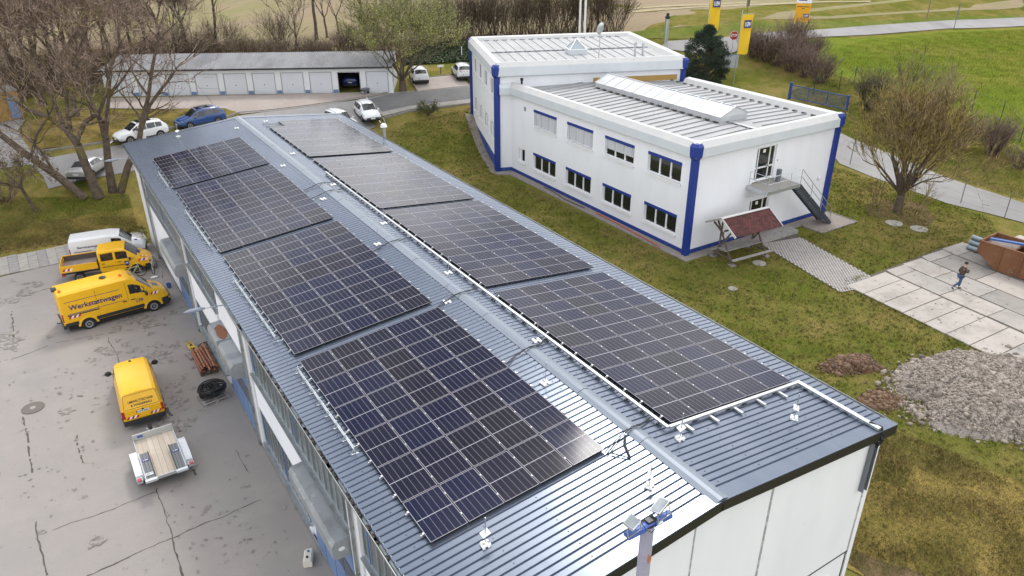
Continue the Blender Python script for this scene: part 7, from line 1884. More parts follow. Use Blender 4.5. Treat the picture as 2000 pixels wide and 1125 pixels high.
bV = [(0, 0, .96), (.02, 0, 1.15), (.06, 0, 1.38), (.09, 0, 1.50), (.12, 0, 1.56), (.135, 0, 1.66), (.12, 0, 1.74),     # pelvis..crown 0-6
      (.0, .1, .92), (.14, .11, .52), (.10, .11, .10), (.26, .11, .05),                                                        # left leg forward 7-10
      (.0, -.1, .92), (-.04, -.1, .50), (-.40, -.1, .22), (-.33, -.1, .08),                                                    # right leg trailing 11-14
      (.06, .19, 1.42), (-.06, .25, 1.15), (.10, .26, .95),                                                                    # left arm 15-17
      (.06, -.19, 1.42), (.20, -.24, 1.18), (.28, -.10, 1.40), (.275, -.06, 1.47),                                             # right arm up to the mouth 18-21
      (.285, -.03, 1.53), (.29, -.045, 1.535), (.285, -.06, 1.54), (.275, -.075, 1.53), (.25, -.05, 1.51),                    # fingers 22-26
      (.13, .26, .88), (.145, .26, .80), (.16, .25, .81), (.13, .275, .81), (.115, .28, .82), (.165, .235, .85),              # left hand 27-32
      (.205, 0, 1.635)]
bE = [(0, 1), (1, 2), (2, 3), (3, 4), (4, 5), (5, 6), (0, 7), (7, 8), (8, 9), (9, 10), (0, 11), (11, 12), (12, 13), (13, 14), (2, 15), (15, 16), (16, 17), (2, 18), (18, 19), (19, 20), (20, 21),
      (21, 22), (21, 23), (21, 24), (21, 25), (21, 26), (17, 27), (27, 28), (27, 29), (27, 30), (27, 31), (27, 32)]
bR = [(.14, .12), (.13, .11), (.15, .11), (.06, .06), (.06, .065), (.088, .08), (.072, .07), .07, .045, .024, .016, .07, .045, .024, .016, .04, .03, .026, .04, .03, .03, .028, .009, .009, .009, .009, .010, .032, .009, .009, .009, .009, .010]
skin('body', bV[:33], bE, bR[:33], M_skin, man, 1)
skin('jacket', [(.0, 0, .88), (.02, 0, 1.12), (.06, 0, 1.36), (.09, 0, 1.49), (.06, .19, 1.40), (-.06, .25, 1.15), (.09, .26, .98), (.06, -.19, 1.40), (.20, -.24, 1.18), (.27, -.12, 1.37)],
     [(0, 1), (1, 2), (2, 3), (2, 4), (4, 5), (5, 6), (2, 7), (7, 8), (8, 9)], [(.20, .155), (.18, .145), (.19, .14), (.075, .075), .085, .066, .058, .085, .066, .056], M_jacket, man, 1)
skin('jeans', [(0, 0, .95), (0, .1, .88), (.14, .11, .52), (.10, .11, .12), (0, -.1, .88), (-.04, -.1, .50), (-.39, -.1, .24)], [(0, 1), (1, 2), (2, 3), (0, 4), (4, 5), (5, 6)], [(.16, .135), .105, .078, .062, .105, .078, .06], M_jeans, man, 1)
skin('shoe', [(.07, .11, .055), (.18, .11, .05), (.30, .11, .035)], [(0, 1), (1, 2)], [(.05, .05), (.052, .045), (.042, .03)], M_black, man, 1)
skin('shoe', [(-.43, -.1, .20), (-.36, -.1, .11), (-.27, -.1, .045)], [(0, 1), (1, 2)], [(.05, .05), (.052, .045), (.042, .03)], M_black, man, 1)
hr = MB(); hr.sphere((.095, 0, 1.745), .105, 12, 8, 0, (1.1, .95, .85)); hr.build('hair', M_hair, man, smooth=60)
fc = MB(); fc.sphere((.225, 0, 1.66), .018, 6, 4, 0, (1.1, .8, 1.3)); fc.build('nose', M_skin, man, smooth=60)
for s in (1, -1):
    MB().sphere((.205, s * .034, 1.69), .011, 6, 4).build('eye', M_hair, man); MB().sphere((.13, s * .09, 1.66), .026, 6, 4, 0, (.8, .4, 1.2)).build('ear', M_skin, man)

# rusty skip, with what lies in it
M_rust = mat('rusty_steel', (.20, .088, .038), .8, world=True, mix=[((.15, .06, .028), 1.3, .42, .66, .9), ((.28, .14, .065), 2.6, .55, .75, .8), ((.40, .33, .26), 1.1, .64, .75, .6)], bump=(30, .2, .01))
sk = thing('skip_container', 'large rusty open skip with ribbed sloping end at the right edge', 'skip', (37.5, 12.0, 1.09), -PI / 2 + .06)
# local x runs along the skip away from its sloping end, local y to the far side
prof = [(1.42, .06), (0.0, .95), (.08, 1.68), (7.6, 1.68), (7.6, .06)]
b = MB()
for yy in (0, 2.25):
    b.prism_ax(prof, yy - .03, yy + .03, 'y')
b.build('side_wall', M_rust, sk)
f = MB(); f.obox((.71, 1.12, .505), (.71, 0, -.445), (0, 1.08, 0), (.012, 0, .02)); f.obox((.04, 1.12, 1.315), (.04, 0, .365), (0, 1.08, 0), (.03, 0, -.003)); f.build('end_wall', M_rust, sk)
MB().box(1.42, 7.6, .03, 2.2, .06, .12).build('floor', M_rust, sk)
for x in (1.5, 2.75, 4.0, 5.25): MB().beam((x, -.07, .1), (x - .02, -.07, 1.66), .07, .08).build('rib', M_rust, sk)
for yy in (0, 2.25): MB().beam((.05, yy, 1.70), (7.6, yy, 1.70), .12, .09).build('top_rail', M_rust, sk)
MB().beam((.07, -.02, 1.70), (.07, 2.27, 1.70), .12, .09).build('top_rail', M_rust, sk)
for x in (2.0, 3.3): MB().beam((x, .05, 1.6), (x, 2.2, 1.6), .1, .1).build('cross_bar', M_rust, sk)
MB().add([(.12, .06, 1.42), (1.95, .06, 1.42), (1.95, 2.2, 1.42), (.12, 2.2, 1.42)], [(0, 1, 2, 3)]).build('load_sheet', mat('rubble', (.26, .21, .19), .9, mix=[((.15, .12, .11), 6, .45, .7, .8)]), sk)
tag(MB().beam((38.2, 11.7, 2.86), (39.9, 8.0, 2.9), .22, .12).build('blue_beam', M_blueframe, None), 'blue steel beam lying across the far rim of the rusty skip', 'beam')
tag(MB().beam((37.7, 9.2, 2.80), (39.7, 9.7, 2.82), .14, .10).build('blue_bar', M_blueframe, None), 'short blue bar laid across the rusty skip', 'bar')

# grey-blue steel pipes stacked behind the skip
M_pipe = mat('blue_grey_pipe', (.30, .365, .40), .5, .3, mix=[((.22, .27, .3), 1.5, .45, .7, .8), ((.4, .43, .44), 4, .6, .75, .6)])
pt = [(0, .17), (.36, .17), (.72, .17), (.18, .48), (.54, .48), (.36, .79)]
pl = ['bottom pipe on the viewer side of the stack', 'middle bottom pipe of the stack', 'far bottom pipe of the stack', 'second-layer pipe on the viewer side of the stack', 'second-layer pipe on the far side of the stack', 'topmost blue-grey pipe of the stack']
for (dx, z), lab in zip(pt, pl):
    o = thing('steel_pipe', lab + ' behind the skip', 'pipe', (39.6 + dx, 13.6, 1.1 + z), 0, 'stacked blue-grey pipes')
    m = MB(); L = 6.0
    m.lathe([(.155, 0), (.155, -L)], (0, 0, 0), 'y', 14, cap=False); m.lathe([(.13, 0), (.13, -L)], (0, 0, 0), 'y', 14, cap=False); m.lathe([(.155, .0), (.13, .0)], (0, 0, 0), 'y', 14, cap=False)
    m.build('pipe_wall', M_pipe, o, smooth=40)
    for yy in (-.05, -L + .1): MB().lathe([(.158, yy - .04), (.175, yy - .03), (.175, yy + .03), (.158, yy + .04)], (0, 0, 0), 'y', 14).build('collar', M_pipe, o)
tag(MB().beam((39.3, 12.9, 1.12), (40.8, 12.9, 1.12), .1, .1).build('timber_bearer', M_wood, None), 'timber bearer under the stacked pipes', 'timber')

# gravel heap: a mound covered with stones
def heap(name, poly_c, rx, ry, h, ang, m, seed, lab, cat, stones, sm, size, n_out=0):
    r = np.random.default_rng(seed); n = 46
    g = np.linspace(-1.15, 1.15, n); X, Y = np.meshgrid(g, g); D = np.sqrt(X ** 2 + Y ** 2)
    an = np.arctan2(Y, X); edge = 1 + .10 * np.sin(an * 3 + seed) + .07 * np.sin(an * 5 + 1) + .04 * np.sin(an * 9)
    t = np.clip(1 - D / edge, 0, 1)
    Z = h * (1 - (1 - np.clip(t * 1.5, 0, 1)) ** 2) * (1 + .18 * np.sin(X * 4 + 1) * np.cos(Y * 3.3)) + r.normal(0, .025, X.shape) * (t > 0) - .12 * (t <= 0)
    ca, sa = math.cos(ang), math.sin(ang)
    def wp(x, y): return poly_c[0] + x * rx * ca - y * ry * sa, poly_c[1] + x * rx * sa + y * ry * ca
    wx, wy = wp(X, Y); V = np.stack([wx.ravel(), wy.ravel(), (Z + Tn(wx, wy) + .02).ravel()], 1)
    i, j = np.meshgrid(np.arange(n - 1), np.arange(n - 1)); a = (j * n + i).ravel()
    me = fast_mesh(name, V, np.stack([a, a + 1, a + n + 1, a + n], 1), m); me.polygons.foreach_set('use_smooth', [True] * len(me.polygons))
    o = tag(link(name, me), lab, cat)
    # loose stones
    bs = bmesh.new(); bmesh.ops.create_icosphere(bs, subdivisions=1, radius=1); bv = np.array([v.co[:] for v in bs.verts]); bf = np.array([[v.index for v in f.verts] for f in bs.faces]); bs.free()
    if stones > 20000: pass
    rad = np.sqrt(r.random(stones)) * 1.05; aa = r.uniform(0, 2 * PI, stones)
    if n_out: rad[:n_out] = .93 + np.abs(r.normal(0, .13, n_out))
    ed = 1 + .10 * np.sin(aa * 3 + seed) + .07 * np.sin(aa * 5 + 1) + .04 * np.sin(aa * 9)
    sx_, sy_ = rad * np.cos(aa), rad * np.sin(aa); tt = np.clip(1 - rad / ed, 0, 1)
    sz = h * (1 - (1 - np.clip(tt * 1.5, 0, 1)) ** 2) * (1 + .18 * np.sin(sx_ * 4 + 1) * np.cos(sy_ * 3.3))
    wx, wy = wp(sx_, sy_); base = np.stack([wx, wy, sz + Tn(wx, wy) + .03], 1)
    s = size * np.exp(r.normal(0, .55, stones)); s[:n_out] *= r.uniform(.6, 2.2, n_out)
    nb = len(bv); sc3 = s[:, None, None] * r.uniform(.55, 1.2, (stones, 1, 3)) 
    th = r.uniform(0, 2 * PI, stones); c_, s_ = np.cos(th), np.sin(th)
    Vv = bv[None] * (1 + r.normal(0, .16, (stones, nb, 1))) * sc3
    Vx = Vv[..., 0] * c_[:, None] - Vv[..., 1] * s_[:, None]; Vy = Vv[..., 0] * s_[:, None] + Vv[..., 1] * c_[:, None]
    Vv = np.stack([Vx, Vy, Vv[..., 2]], -1) + base[:, None]
    Ff = (bf[None] + (np.arange(stones) * nb)[:, None, None]).reshape(-1, 3)
    st_o = link('stones', fast_mesh('stones', Vv.reshape(-1, 3), Ff, sm), o, kind='stuff')
    return o
def stone_mat(name, lo, hi):
    m = mat(name, lo, .9, world=True, mix=[(hi, .5, .4, .65, .6)])
    n = m.node_tree; g = n.nodes.new('ShaderNodeNewGeometry'); rp = n.nodes.new('ShaderNodeMapRange'); rp.inputs['To Min'].default_value = .5; rp.inputs['To Max'].default_value = 1.6
    n.links.new(g.outputs['Random Per Island'], rp.inputs['Value'])
    p = n.nodes['Principled BSDF']; src = p.inputs['Base Color'].links[0].from_socket
    mm = n.nodes.new('ShaderNodeVectorMath'); mm.operation = 'SCALE'; n.links.new(src, mm.inputs[0]); n.links.new(rp.outputs[0], mm.inputs['Scale']); n.links.new(mm.outputs[0], p.inputs['Base Color'])
    return m
heap('gravel_heap', (23.8, 3.1), 5.2, 3.5, 1.15, -.42, M_gravel, 2, 'wide heap of grey gravel and broken stone on the lawn at the right', 'gravel heap', 17000, stone_mat('broken_stone', (.25, .212, .178), (.315, .27, .23)), .032, 1500)
heap('soil_heap', (19.81, 8.65, 1.00), 1.55, .75, .42, -.35, M_soil, 5, 'small heap of reddish-brown soil on the lawn beside the hall roof', 'soil heap', 1500, stone_mat('soil_crumb', (.145, .088, .054), (.20, .13, .085)), .04, 90)
heap('soil_spill', (18.42, 5.90, 1.00), .9, .8, .12, -.2, M_soil, 8, 'thin spill of brown soil between the gravel heap and the hall', 'soil', 500, bpy.data.materials['soil_crumb'], .035, 60)

# flags
M_flag = mat('flag_yellow', (.78, .50, .012), .6)
def flag(base, H, W_, top, drop, ang, lab, phase):
    o = thing('flagpole', lab, 'flag', base, ang, 'yellow flags by the road')
    MB().tube([(0, 0, -.2), (0, 0, H)], [.07, .045], 9).build('pole', M_zinc, o, smooth=40); MB().tube([(0, 0, top + .02), (W_ + .06, 0, top + .06)], .018, 6).build('flag_arm', M_zinc, o)
    n, m = 8, 18; V_ = []; uv = []
    for j in range(m + 1):
        for i in range(n + 1):
            x = .08 + W_ * i / n * (1 - .10 * math.sin(PI * j / m) - (.0 if j < m else .06)); z = top - drop * j / m
            V_.append((x - .05 * (j / m), .12 * math.sin(x * 5 + j * .35 + phase) * (j / m) * (i / n + .15) * 1.6, z - .06 * (i / n) * (j / m)))
    F_ = [(j * (n + 1) + i, j * (n + 1) + i + 1, (j + 1) * (n + 1) + i + 1, (j + 1) * (n + 1) + i) for j in range(m) for i in range(n)]
    fl_ = MB().add(V_, F_).build('flag', M_flag, o, smooth=60)
    for sgn in (-1, 1):
        x0 = .08 + W_ * .22; z0 = top - drop * .33; s = W_ * .62
        if sgn < 0: logo_o = MB().add([(x0, -.13, z0), (x0 + s, -.15, z0), (x0 + s, -.07, z0 + s * 1.0), (x0, -.05, z0 + s * 1.0)], [(0, 1, 2, 3)]).build('flag_emblem', M_navy, o); lettering('U EW', s * .8, M_whitep, logo_o, (x0 + s * .1, -.125 - .02, z0 + s * .22), (1, 0, 0), (0, .08, 1), 'emblem', .04, s * .55)
    return o
flag((60.83, 60.20, 5.55), 7.2, 1.45, 7.05, 4.3, -.5, 'yellow flag with blue emblem rising behind the pine', 0)
flag((58.50, 52.87, 3.33), 8.4, 1.35, 7.9, 4.4, -.45, 'yellow flag with blue emblem in front of the reddish hedge', 1.3)
# stop sign
M_stop = mat('stop_red', (.40, .03, .02), .5)
def octa(r, n=8): return [(r * math.cos(PI / 8 + k * PI / 4), r * math.sin(PI / 8 + k * PI / 4)) for k in range(n)]
o = thing('stop_sign', 'red octagonal STOP sign beside the road junction next to the flag', 'road sign', (63.85, 58.45, 5.46), -.5)
MB().tube([(0, .06, -.1), (0, .06, 2.9)], .035, 7).build('post', M_zinc, o)
MB().prism_ax([(x * .58, 2.35 + z * .58) for x, z in octa(1)], -.02, .0, 'y').build('sign_rim', M_whitep, o)
pl_ = MB().prism_ax([(x * .54, 2.35 + z * .54) for x, z in octa(1)], -.026, -.021, 'y').build('sign_plate', M_stop, o)
lettering('STOP', .86, M_whitep, pl_, (-.43, -.029, 2.20), (1, 0, 0), (0, 0, 1), 'lettering', .03, .32)
# information board with blue top edge behind the flag
o = thing('notice_board', 'grey notice board with blue top edge behind the nearer flagpole', 'board', (60.30, 55.34, 4.11), -.5)
MB().box(-.95, .95, -.03, .03, .55, 2.1).build('board', mat('board_grey', (.42, .46, .5), .5), o); MB().box(-.97, .97, -.04, .04, 2.1, 2.18).build('top_edge', M_blueframe, o)
for i in range(3): MB().box(-.9, .9, -.036, -.031, .8 + i * .4, .84 + i * .4).build('line', M_seam, o)
for x in (-.8, .8): MB().tube([(x, .06, -.1), (x, .06, 1.9)], .035, 6).build('post', M_zinc, o)
# hilltop sign board
M_sgn = mat('sign_orange', (.74, .36, .01), .5)
o = thing('company_board', 'tall yellow company board with white top panel on posts by the hilltop road', 'sign', (78.23, 59.80, 7.08), -.95)
MB().box(-.95, .95, -.04, .04, 1.15, 3.5).build('panel', M_sgn, o); t_ = MB().box(-.95, .95, -.05, .05, 3.55, 4.45).build('white_panel', M_whitep, o)
MB().box(-.7, .35, -.056, -.051, 3.86, 4.02).build('print_line', M_navy, t_)
logo(o, (.12, -.05, 1.75), (1, 0, 0), (0, 0, 1), .75)
for z, a, b in ((3.05, -.8, .75), (2.8, -.15, .15), (1.5, -.2, .5)): MB().box(a, b, -.046, -.041, z, z + .09).build('print_line', M_blackp, o)
for x in (-.85, 0, .85): MB().tube([(x, .08, -.2), (x, .08, 4.4)], .04, 6).build('post', M_zinc, o)
# small road signs seen from behind on the hilltop road
M_sgnback = mat('sign_back', (.16, .165, .17), .5, .5)
o = thing('road_sign', 'triangular road sign over a round one, seen from behind at the hilltop road', 'road sign', (105.93, 53.87, 5.82), .3)
MB().tube([(0, 0, -.1), (0, 0, 3.7)], .05, 7).build('post', M_sgnback, o); MB().prism_ax([(-.5, 2.75), (.5, 2.75), (0, 3.6)], -.08, -.05, 'y').build('triangle_plate', M_sgnback, o); MB().lathe([(.38, -.08), (.38, -.05)], (0, 0, 2.25), 'y', 16).build('round_plate', M_sgnback, o)
o = thing('road_sign', 'thin road sign post beyond the hilltop road cut by the top edge', 'road sign', (106.34, 58.62, 6.81), .3)
MB().tube([(0, 0, -.1), (0, 0, 3.6)], .05, 7).build('post', M_sgnback, o); MB().box(-.3, .3, -.08, -.05, 2.6, 3.5).build('plate', M_sgnback, o)
o = thing('road_sign', 'greenish weathered sign post standing in the field above the first flag', 'road sign', (74.88, 66.44, 8.48), .2)
MB().tube([(0, 0, -.1), (0, 0, 1.6)], .05, 7).build('post', M_twigg, o); MB().box(-.4, .4, -.06, -.02, 1.3, 2.4).build('plate', M_twigg, o)
# two white poles of a mast behind the office, and a flue
for u, lab in (((49.96, 72.13, 6.18), 'left white pole of the pair behind the office roof'), ((50.38, 71.59, 6.21), 'right white pole of the pair behind the office roof')):
    o = thing('white_pole', lab, 'pole', u, 0, 'pair of white poles behind the office'); MB().tube([(0, 0, -.2), (0, 0, 11)], [.16, .13], 10).build('shaft', M_whitep, o, smooth=40); MB().lathe([(.22, -.1), (.22, .1)], (0, 0, 0), n=10).build('base_ring', M_zinc, o)
q = (58.56, 65.02, 6.56)
o = thing('chimney_flue', 'slim grey flue with dark cowl beside the rear office roof', 'flue', q); MB().tube([(0, 0, -.2), (0, 0, 2.9)], .28, 12).build('flue_pipe', M_zinc, o, smooth=40); MB().lathe([(.2, 2.9), (.34, 3.0), (.34, 3.15), (.18, 3.3), (.2, 3.6)], n=12).build('cowl', M_black, o)

# blue sliding gate
ga_, gb_ = Vector((59.52, 45.45, 2.91)), Vector((60.60, 38.82, 2.73))
o = thing('sliding_gate', 'blue barred steel gate standing beyond the office corner', 'gate', ga_, math.atan2(gb_.y - ga_.y, gb_.x - ga_.x)); L = (gb_ - ga_).length; dz = (gb_.z - ga_.z) / L
M_gblue = mat('gate_blue', (.025, .065, .27), .45)
MB().box(-.12, .12, -.12, .12, -.2, 1.85).build('gate_post', M_gblue, o); MB().box(L - .1, L + .1, -.1, .1, -.3, 1.5).build('gate_post', M_gblue, o)
for z in (.18, 1.55): MB().beam((.12, 0, z), (L - .1, 0, z + dz * L), .07, .08).build('rail', M_gblue, o)
for f in (.33, .66): MB().beam((L * f, 0, .2), (L * f, 0, 1.5 + dz * L * f), .06, .06).build('upright', M_gblue, o)
bar = MB().box(-.012, .012, -.012, .012, .2, 1.52).mesh('bar', M_gblue)
k = int(L / .13)
for i in range(1, k): link('bar', bar, o, (L * i / k, 0, dz * L * i / k))
# green posts of the meadow fence and grey posts of the lane fence
M_gpost = mat('green_post', (.018, .055, .035), .5); M_cpost = mat('grey_post', (.15, .145, .14), .7)
fn_ = thing('wire_fence', 'green post-and-wire fence along the lower edge of the meadow', 'fence', (67.50, 43.08, 3.95)); fo_ = Vector(fn_.location)
gp = [Vector((61.95, 44.16, 3.20)), Vector((65.26, 43.34, 3.64)), Vector((67.50, 43.08, 3.95)), Vector((68.58, 40.82, 3.99)), Vector((68.01, 35.04, 3.62)), Vector((68.54, 29.92, 3.44)), Vector((67.64, 26.54, 3.13)), Vector((64.47, 22.87, 2.49)), Vector((62.16, 18.58, 1.99))]
for i, p in enumerate(gp): MB().tube([p - fo_ - Vector((0, 0, .2)), p - fo_ + Vector((0, 0, 2.15))], .04, 7).build('post', M_gpost, fn_)
for a, b in ((gp[2], gp[1]), (gp[2], gp[3])):
    e = a.lerp(b, .62); MB().tube([a - fo_ + Vector((0, 0, 1.9)), Vector((e.x, e.y, T(e.x, e.y))) - fo_], .025, 5).build('brace', M_gpost, fn_)
for h in (.3, 1.1, 2.0):
    for a, b in zip(gp[:-1], gp[1:]): MB().tube([a - fo_ + Vector((0, 0, h)), b - fo_ + Vector((0, 0, h))], .008, 3).build('wire', M_gpost, fn_)
fn_ = thing('lane_fence', 'thin wire fence with dark grey posts along the near side of the lane', 'fence', (49.24, 29.81, 1.14)); fo_ = Vector(fn_.location)
gp = [Vector((50.83, 34.12, 1.36)), Vector((49.24, 29.81, 1.14)), Vector((48.89, 24.24, 1.04)), Vector((48.31, 18.93, 1.00)), Vector((48.07, 15.36, 1.00)), Vector((47.70, 12.31, 1.00))]
for i, p in enumerate(gp):
    if i != 2: MB().tube([p - fo_ - Vector((0, 0, .2)), p - fo_ + Vector((0, 0, 2.0))], .035, 7).build('post', M_cpost, fn_)
for h in (.2, .8, 1.4, 1.95):
    for a, b in zip(gp[:-1], gp[1:]): MB().tube([a - fo_ + Vector((0, 0, h)), b - fo_ + Vector((0, 0, h))], .006, 3).build('wire', M_cpost, fn_)
# small things by the parking bay
o = thing('bay_sign', 'low white sign on a short brown post between the parked white cars', 'sign', (30.16, 73.58, 4.31), -.2); MB().box(-.05, .05, -.05, .05, 0, .75).build('post', M_wood, o); MB().box(-.42, .42, -.06, -.02, .72, .98).build('plate', M_whitep, o)
o = thing('marker_post', 'slim white marker post in the ivy behind the parking bay', 'post', (36.24, 79.21, 4.77)); MB().tube([(0, 0, -.1), (0, 0, 1.3)], .06, 7).build('shaft', M_whitep, o); MB().lathe([(.07, 1.3), (.04, 1.36)], n=7).build('cap', M_whitep, o)
o = thing('wheelbarrow', 'dark wheelbarrow standing by the open garage', 'wheelbarrow', (18.10, 68.29, 4.23), .4)
MB().prism_ax([(-.45, .62), (.5, .62), (.3, .32), (-.2, .32)], -.3, .3, 'y').build('tray', M_greysheet, o); MB().lathe([(.2, -.04), (.2, .04)], (.52, 0, .2), 'y', 12).build('wheel', M_black, o)
for s in (1, -1): MB().tube([(.5, s * .1, .22), (-.2, s * .25, .36), (-.95, s * .3, .62)], .022, 6).build('handle', M_black, o); MB().tube([(-.25, s * .24, .35), (-.35, s * .26, .0)], .022, 6).build('leg', M_black, o)

# ---- things in the yard by the hall wall
def pallet(loc, rz, lab, w=1.2, d=.8, m=None):
    o = thing('pallet', lab, 'pallet', loc, rz); m = m or M_wood
    for i in range(5): MB().box(-w / 2, w / 2, -d / 2 + i * d / 4.6, -d / 2 + i * d / 4.6 + .1, .122, .144).build('top_board', m, o)
    for y in (-d / 2 + .05, 0, d / 2 - .05):
        for x in (-w / 2 + .07, 0, w / 2 - .07): MB().box(x - .07, x + .07, y - .05, y + .05, .022, .10).build('block', m, o)
        MB().box(-w / 2, w / 2, y - .05, y + .05, 0, .0215).build('runner', m, o)
    for x in (-w / 2 + .07, 0, w / 2 - .07): MB().box(x - .07, x + .07, -d / 2, d / 2, .101, .1215).build('stringer', m, o)
    return o
pp = (-8.48, 30.34, -0.00)
pallet((pp[0] + .1, pp[1] - .2, .035), .15, 'worn pallet under the yellow and black spreader beam', m=M_gwood)
M_byel = mat('beam_yellow', (.62, .42, .06), .6, mix=[((.38, .27, .06), 6, .5, .72, .8)])
o = thing('spreader_beam', 'yellow lifting beam with black stripes lying on the worn pallet', 'lifting beam', (pp[0] - .02, pp[1] + .0, .19), 1.62 + .1)
MB().prism([(-1.15, -.06), (-.7, -.16), (.7, -.16), (1.15, -.06), (1.15, .06), (.7, .16), (-.7, .16), (-1.15, .06)], 0, .12).build('beam_body', M_byel, o)
for x in (-1.08, -.9, -.74, .74, .9, 1.08):
    w_ = .14 if abs(x) < .8 else .1
    MB().add([(x - .05, -w_, .1215), (x + .03, -w_, .1215), (x + .08, w_, .1215), (x, w_, .1215)], [(0, 1, 2, 3)]).build('black_stripe', M_blackp, o)
for x in (-.5, 0, .5): MB().lathe([(.07, .12), (.07, .17), (.03, .18)], (x, 0, 0), n=10).build('lug', M_black, o)
pp = (-8.44, 28.67, -0.00)
pipes_o = pallet((pp[0] + .15, pp[1] + .2, .035), PI / 2 - .03, 'pallet carrying the orange-brown pipe pieces', 2.5, .9)
M_cop = [mat('rusty_pipe', c, .65, .2, mix=[(tuple(x * .55 for x in c), 4, .45, .7, .8), ((.45, .28, .18), 7, .58, .75, .6)]) for c in ((.34, .135, .075), (.28, .105, .06), (.39, .18, .10))]
R = random.Random(3); pnames = ['upper', 'lower']
og = Vector((pp[0] + .15, pp[1] + .2, .19))
wl = ['leftmost', 'second from the left', 'third from the left', 'fourth from the left', 'fifth from the left', 'rightmost']
for lay, cnt in ((0, 6), (1, 5)):
    for i in range(cnt):
        L = R.uniform(2.2, 3.0); x = -.40 + i * .16 + lay * .07
        o = thing('brown_pipe', 'orange-brown pipe piece, ' + (wl[i] if i < cnt - 1 else 'rightmost') + ' of the ' + ('bottom' if lay == 0 else 'top') + ' layer on the pallet', 'pipe', og + Vector((x, R.uniform(-.25, .25), .065 + lay * .13)), R.uniform(-.04, .04), 'orange-brown pipes on the pallet')
        m = MB(); m.lathe([(.068, -L / 2), (.068, L / 2)], (0, 0, 0), 'y', 10, cap=False); m.lathe([(.054, -L / 2), (.054, L / 2)], (0, 0, 0), 'y', 10, cap=False); m.lathe([(.054, -L / 2), (.068, -L / 2)], (0, 0, 0), 'y', 10, cap=False); m.lathe([(.054, L / 2), (.068, L / 2)], (0, 0, 0), 'y', 10, cap=False)
        m.build('pipe_wall', M_cop[(i + lay) % 3], o, smooth=40)
        MB().lathe([(.0, -L / 2 + .02), (.05, -L / 2 + .02)], (0, 0, 0), 'y', 10, cap=False).build('bore', M_black, o)
        for yy in (-L * .3, L * .28): MB().lathe([(.078, yy - .03), (.078, yy + .03)], (0, 0, 0), 'y', 10).build('coupling', M_cop[1], o)
# chain heap
pp = (-8.14, 30.51, -0.00)
R = random.Random(9); ch = MB()
for k in range(9):
    pts = []; a = R.uniform(0, 6.28); p = Vector((R.uniform(-.3, .3), R.uniform(-.4, .4), .06 + k * .018))
    for i in range(9):
        a += R.uniform(-1.1, 1.1); pts.append(p.copy()); p += Vector((math.cos(a) * .14, math.sin(a) * .14, R.uniform(-.03, .03))); p.z = max(.05, p.z); p.x = max(-.42, min(.42, p.x)); p.y = max(-.5, min(.5, p.y))
    ch.tube(pts, .03, 5)
tag(ch.build('chain_heap', mat('rusty_chain', (.05, .04, .035), .8, mix=[((.11, .075, .055), 9, .45, .7, .8)]), None, loc=(pp[0] + .1, pp[1], .0)), 'heap of dark rusty chain between the pallets and the hall wall', 'chain')
# black hose coil on a pallet
pp = (-8.67, 25.37, -0.00)
pallet((pp[0] + .0, pp[1] - .1, .035), .12, 'pallet half covered by the black hose coil', 1.35, 1.1, M_gwood)
R = random.Random(4)
hc = thing('hose_coil', 'large coil of black hose heaped on a pallet by the hall wall', 'hose coil', (pp[0] + .0, pp[1] + .0, .2), .3)
for k in range(30):
    rr = R.uniform(.22, .66); ox, oy = R.uniform(-.12, .12), R.uniform(-.1, .1); tx, ty = R.uniform(-.45, .45), R.uniform(-.45, .45); h0 = .05 + k * .012
    pts = [(ox + rr * 1.1 * math.cos(2 * PI * i / 26), oy + rr * .9 * math.sin(2 * PI * i / 26), h0 + abs(.12 * math.sin(2 * PI * i / 26 + k)) + max(-.03, tx * rr * math.cos(2 * PI * i / 26) * .3 + ty * rr * math.sin(2 * PI * i / 26) * .3)) for i in range(27)]
    MB().tube(pts, .034, 6).build('hose_loop', M_cable, hc, smooth=60)
# white canister, small bits on the ground
pp = (-8.08, 12.09, -0.00)
o = thing('white_canister', 'white plastic canister lying by the near blue gate of the hall', 'canister', (pp[0] - .15, pp[1], .05), 1.15)
MB().prism_ax([(-.14, 0), (.14, 0), (.17, .05), (.17, .26), (.12, .32), (-.12, .32), (-.17, .26), (-.17, .05)], -.3, .3, 'x').build('canister_body', mat('cream_plastic', (.66, .62, .52), .5), o)
MB().prism_ax([(-.11, .03), (.11, .03), (.13, .2), (-.11, .22)], .3, .46, 'x').build('neck', bpy.data.materials['cream_plastic'], o); MB().lathe([(.045, 0), (.045, .05)], (.2, .0, .32), n=10).build('cap', M_blueframe, o); MB().lathe([(.045, 0), (.045, .05)], (-.1, .02, .32), n=10).build('cap', M_black, o)
pp = (-8.09, 39.84, -0.00); o = thing('blue_bucket', 'small blue bucket on the ground by the hall wall', 'bucket', (pp[0], pp[1], .035)); MB().lathe([(.13, 0), (.17, .28), (.155, .28), (.12, .02)], n=12).build('bucket_wall', M_blueframe, o); MB().tube([(.16, 0, .27), (.1, 0, .4), (-.1, 0, .4), (-.16, 0, .27)], .008, 5).build('bucket_handle', M_zinc, o)
pp = (-8.65, 41.94, -0.00); tag(MB().sphere((0, 0, .04), .2, 9, 5, 0, (1.3, .7, .3)).build('white_rag', M_whitep, None, loc=(pp[0], pp[1], .04), smooth=60), 'crumpled white rag on the ground near the bicycles', 'rag')
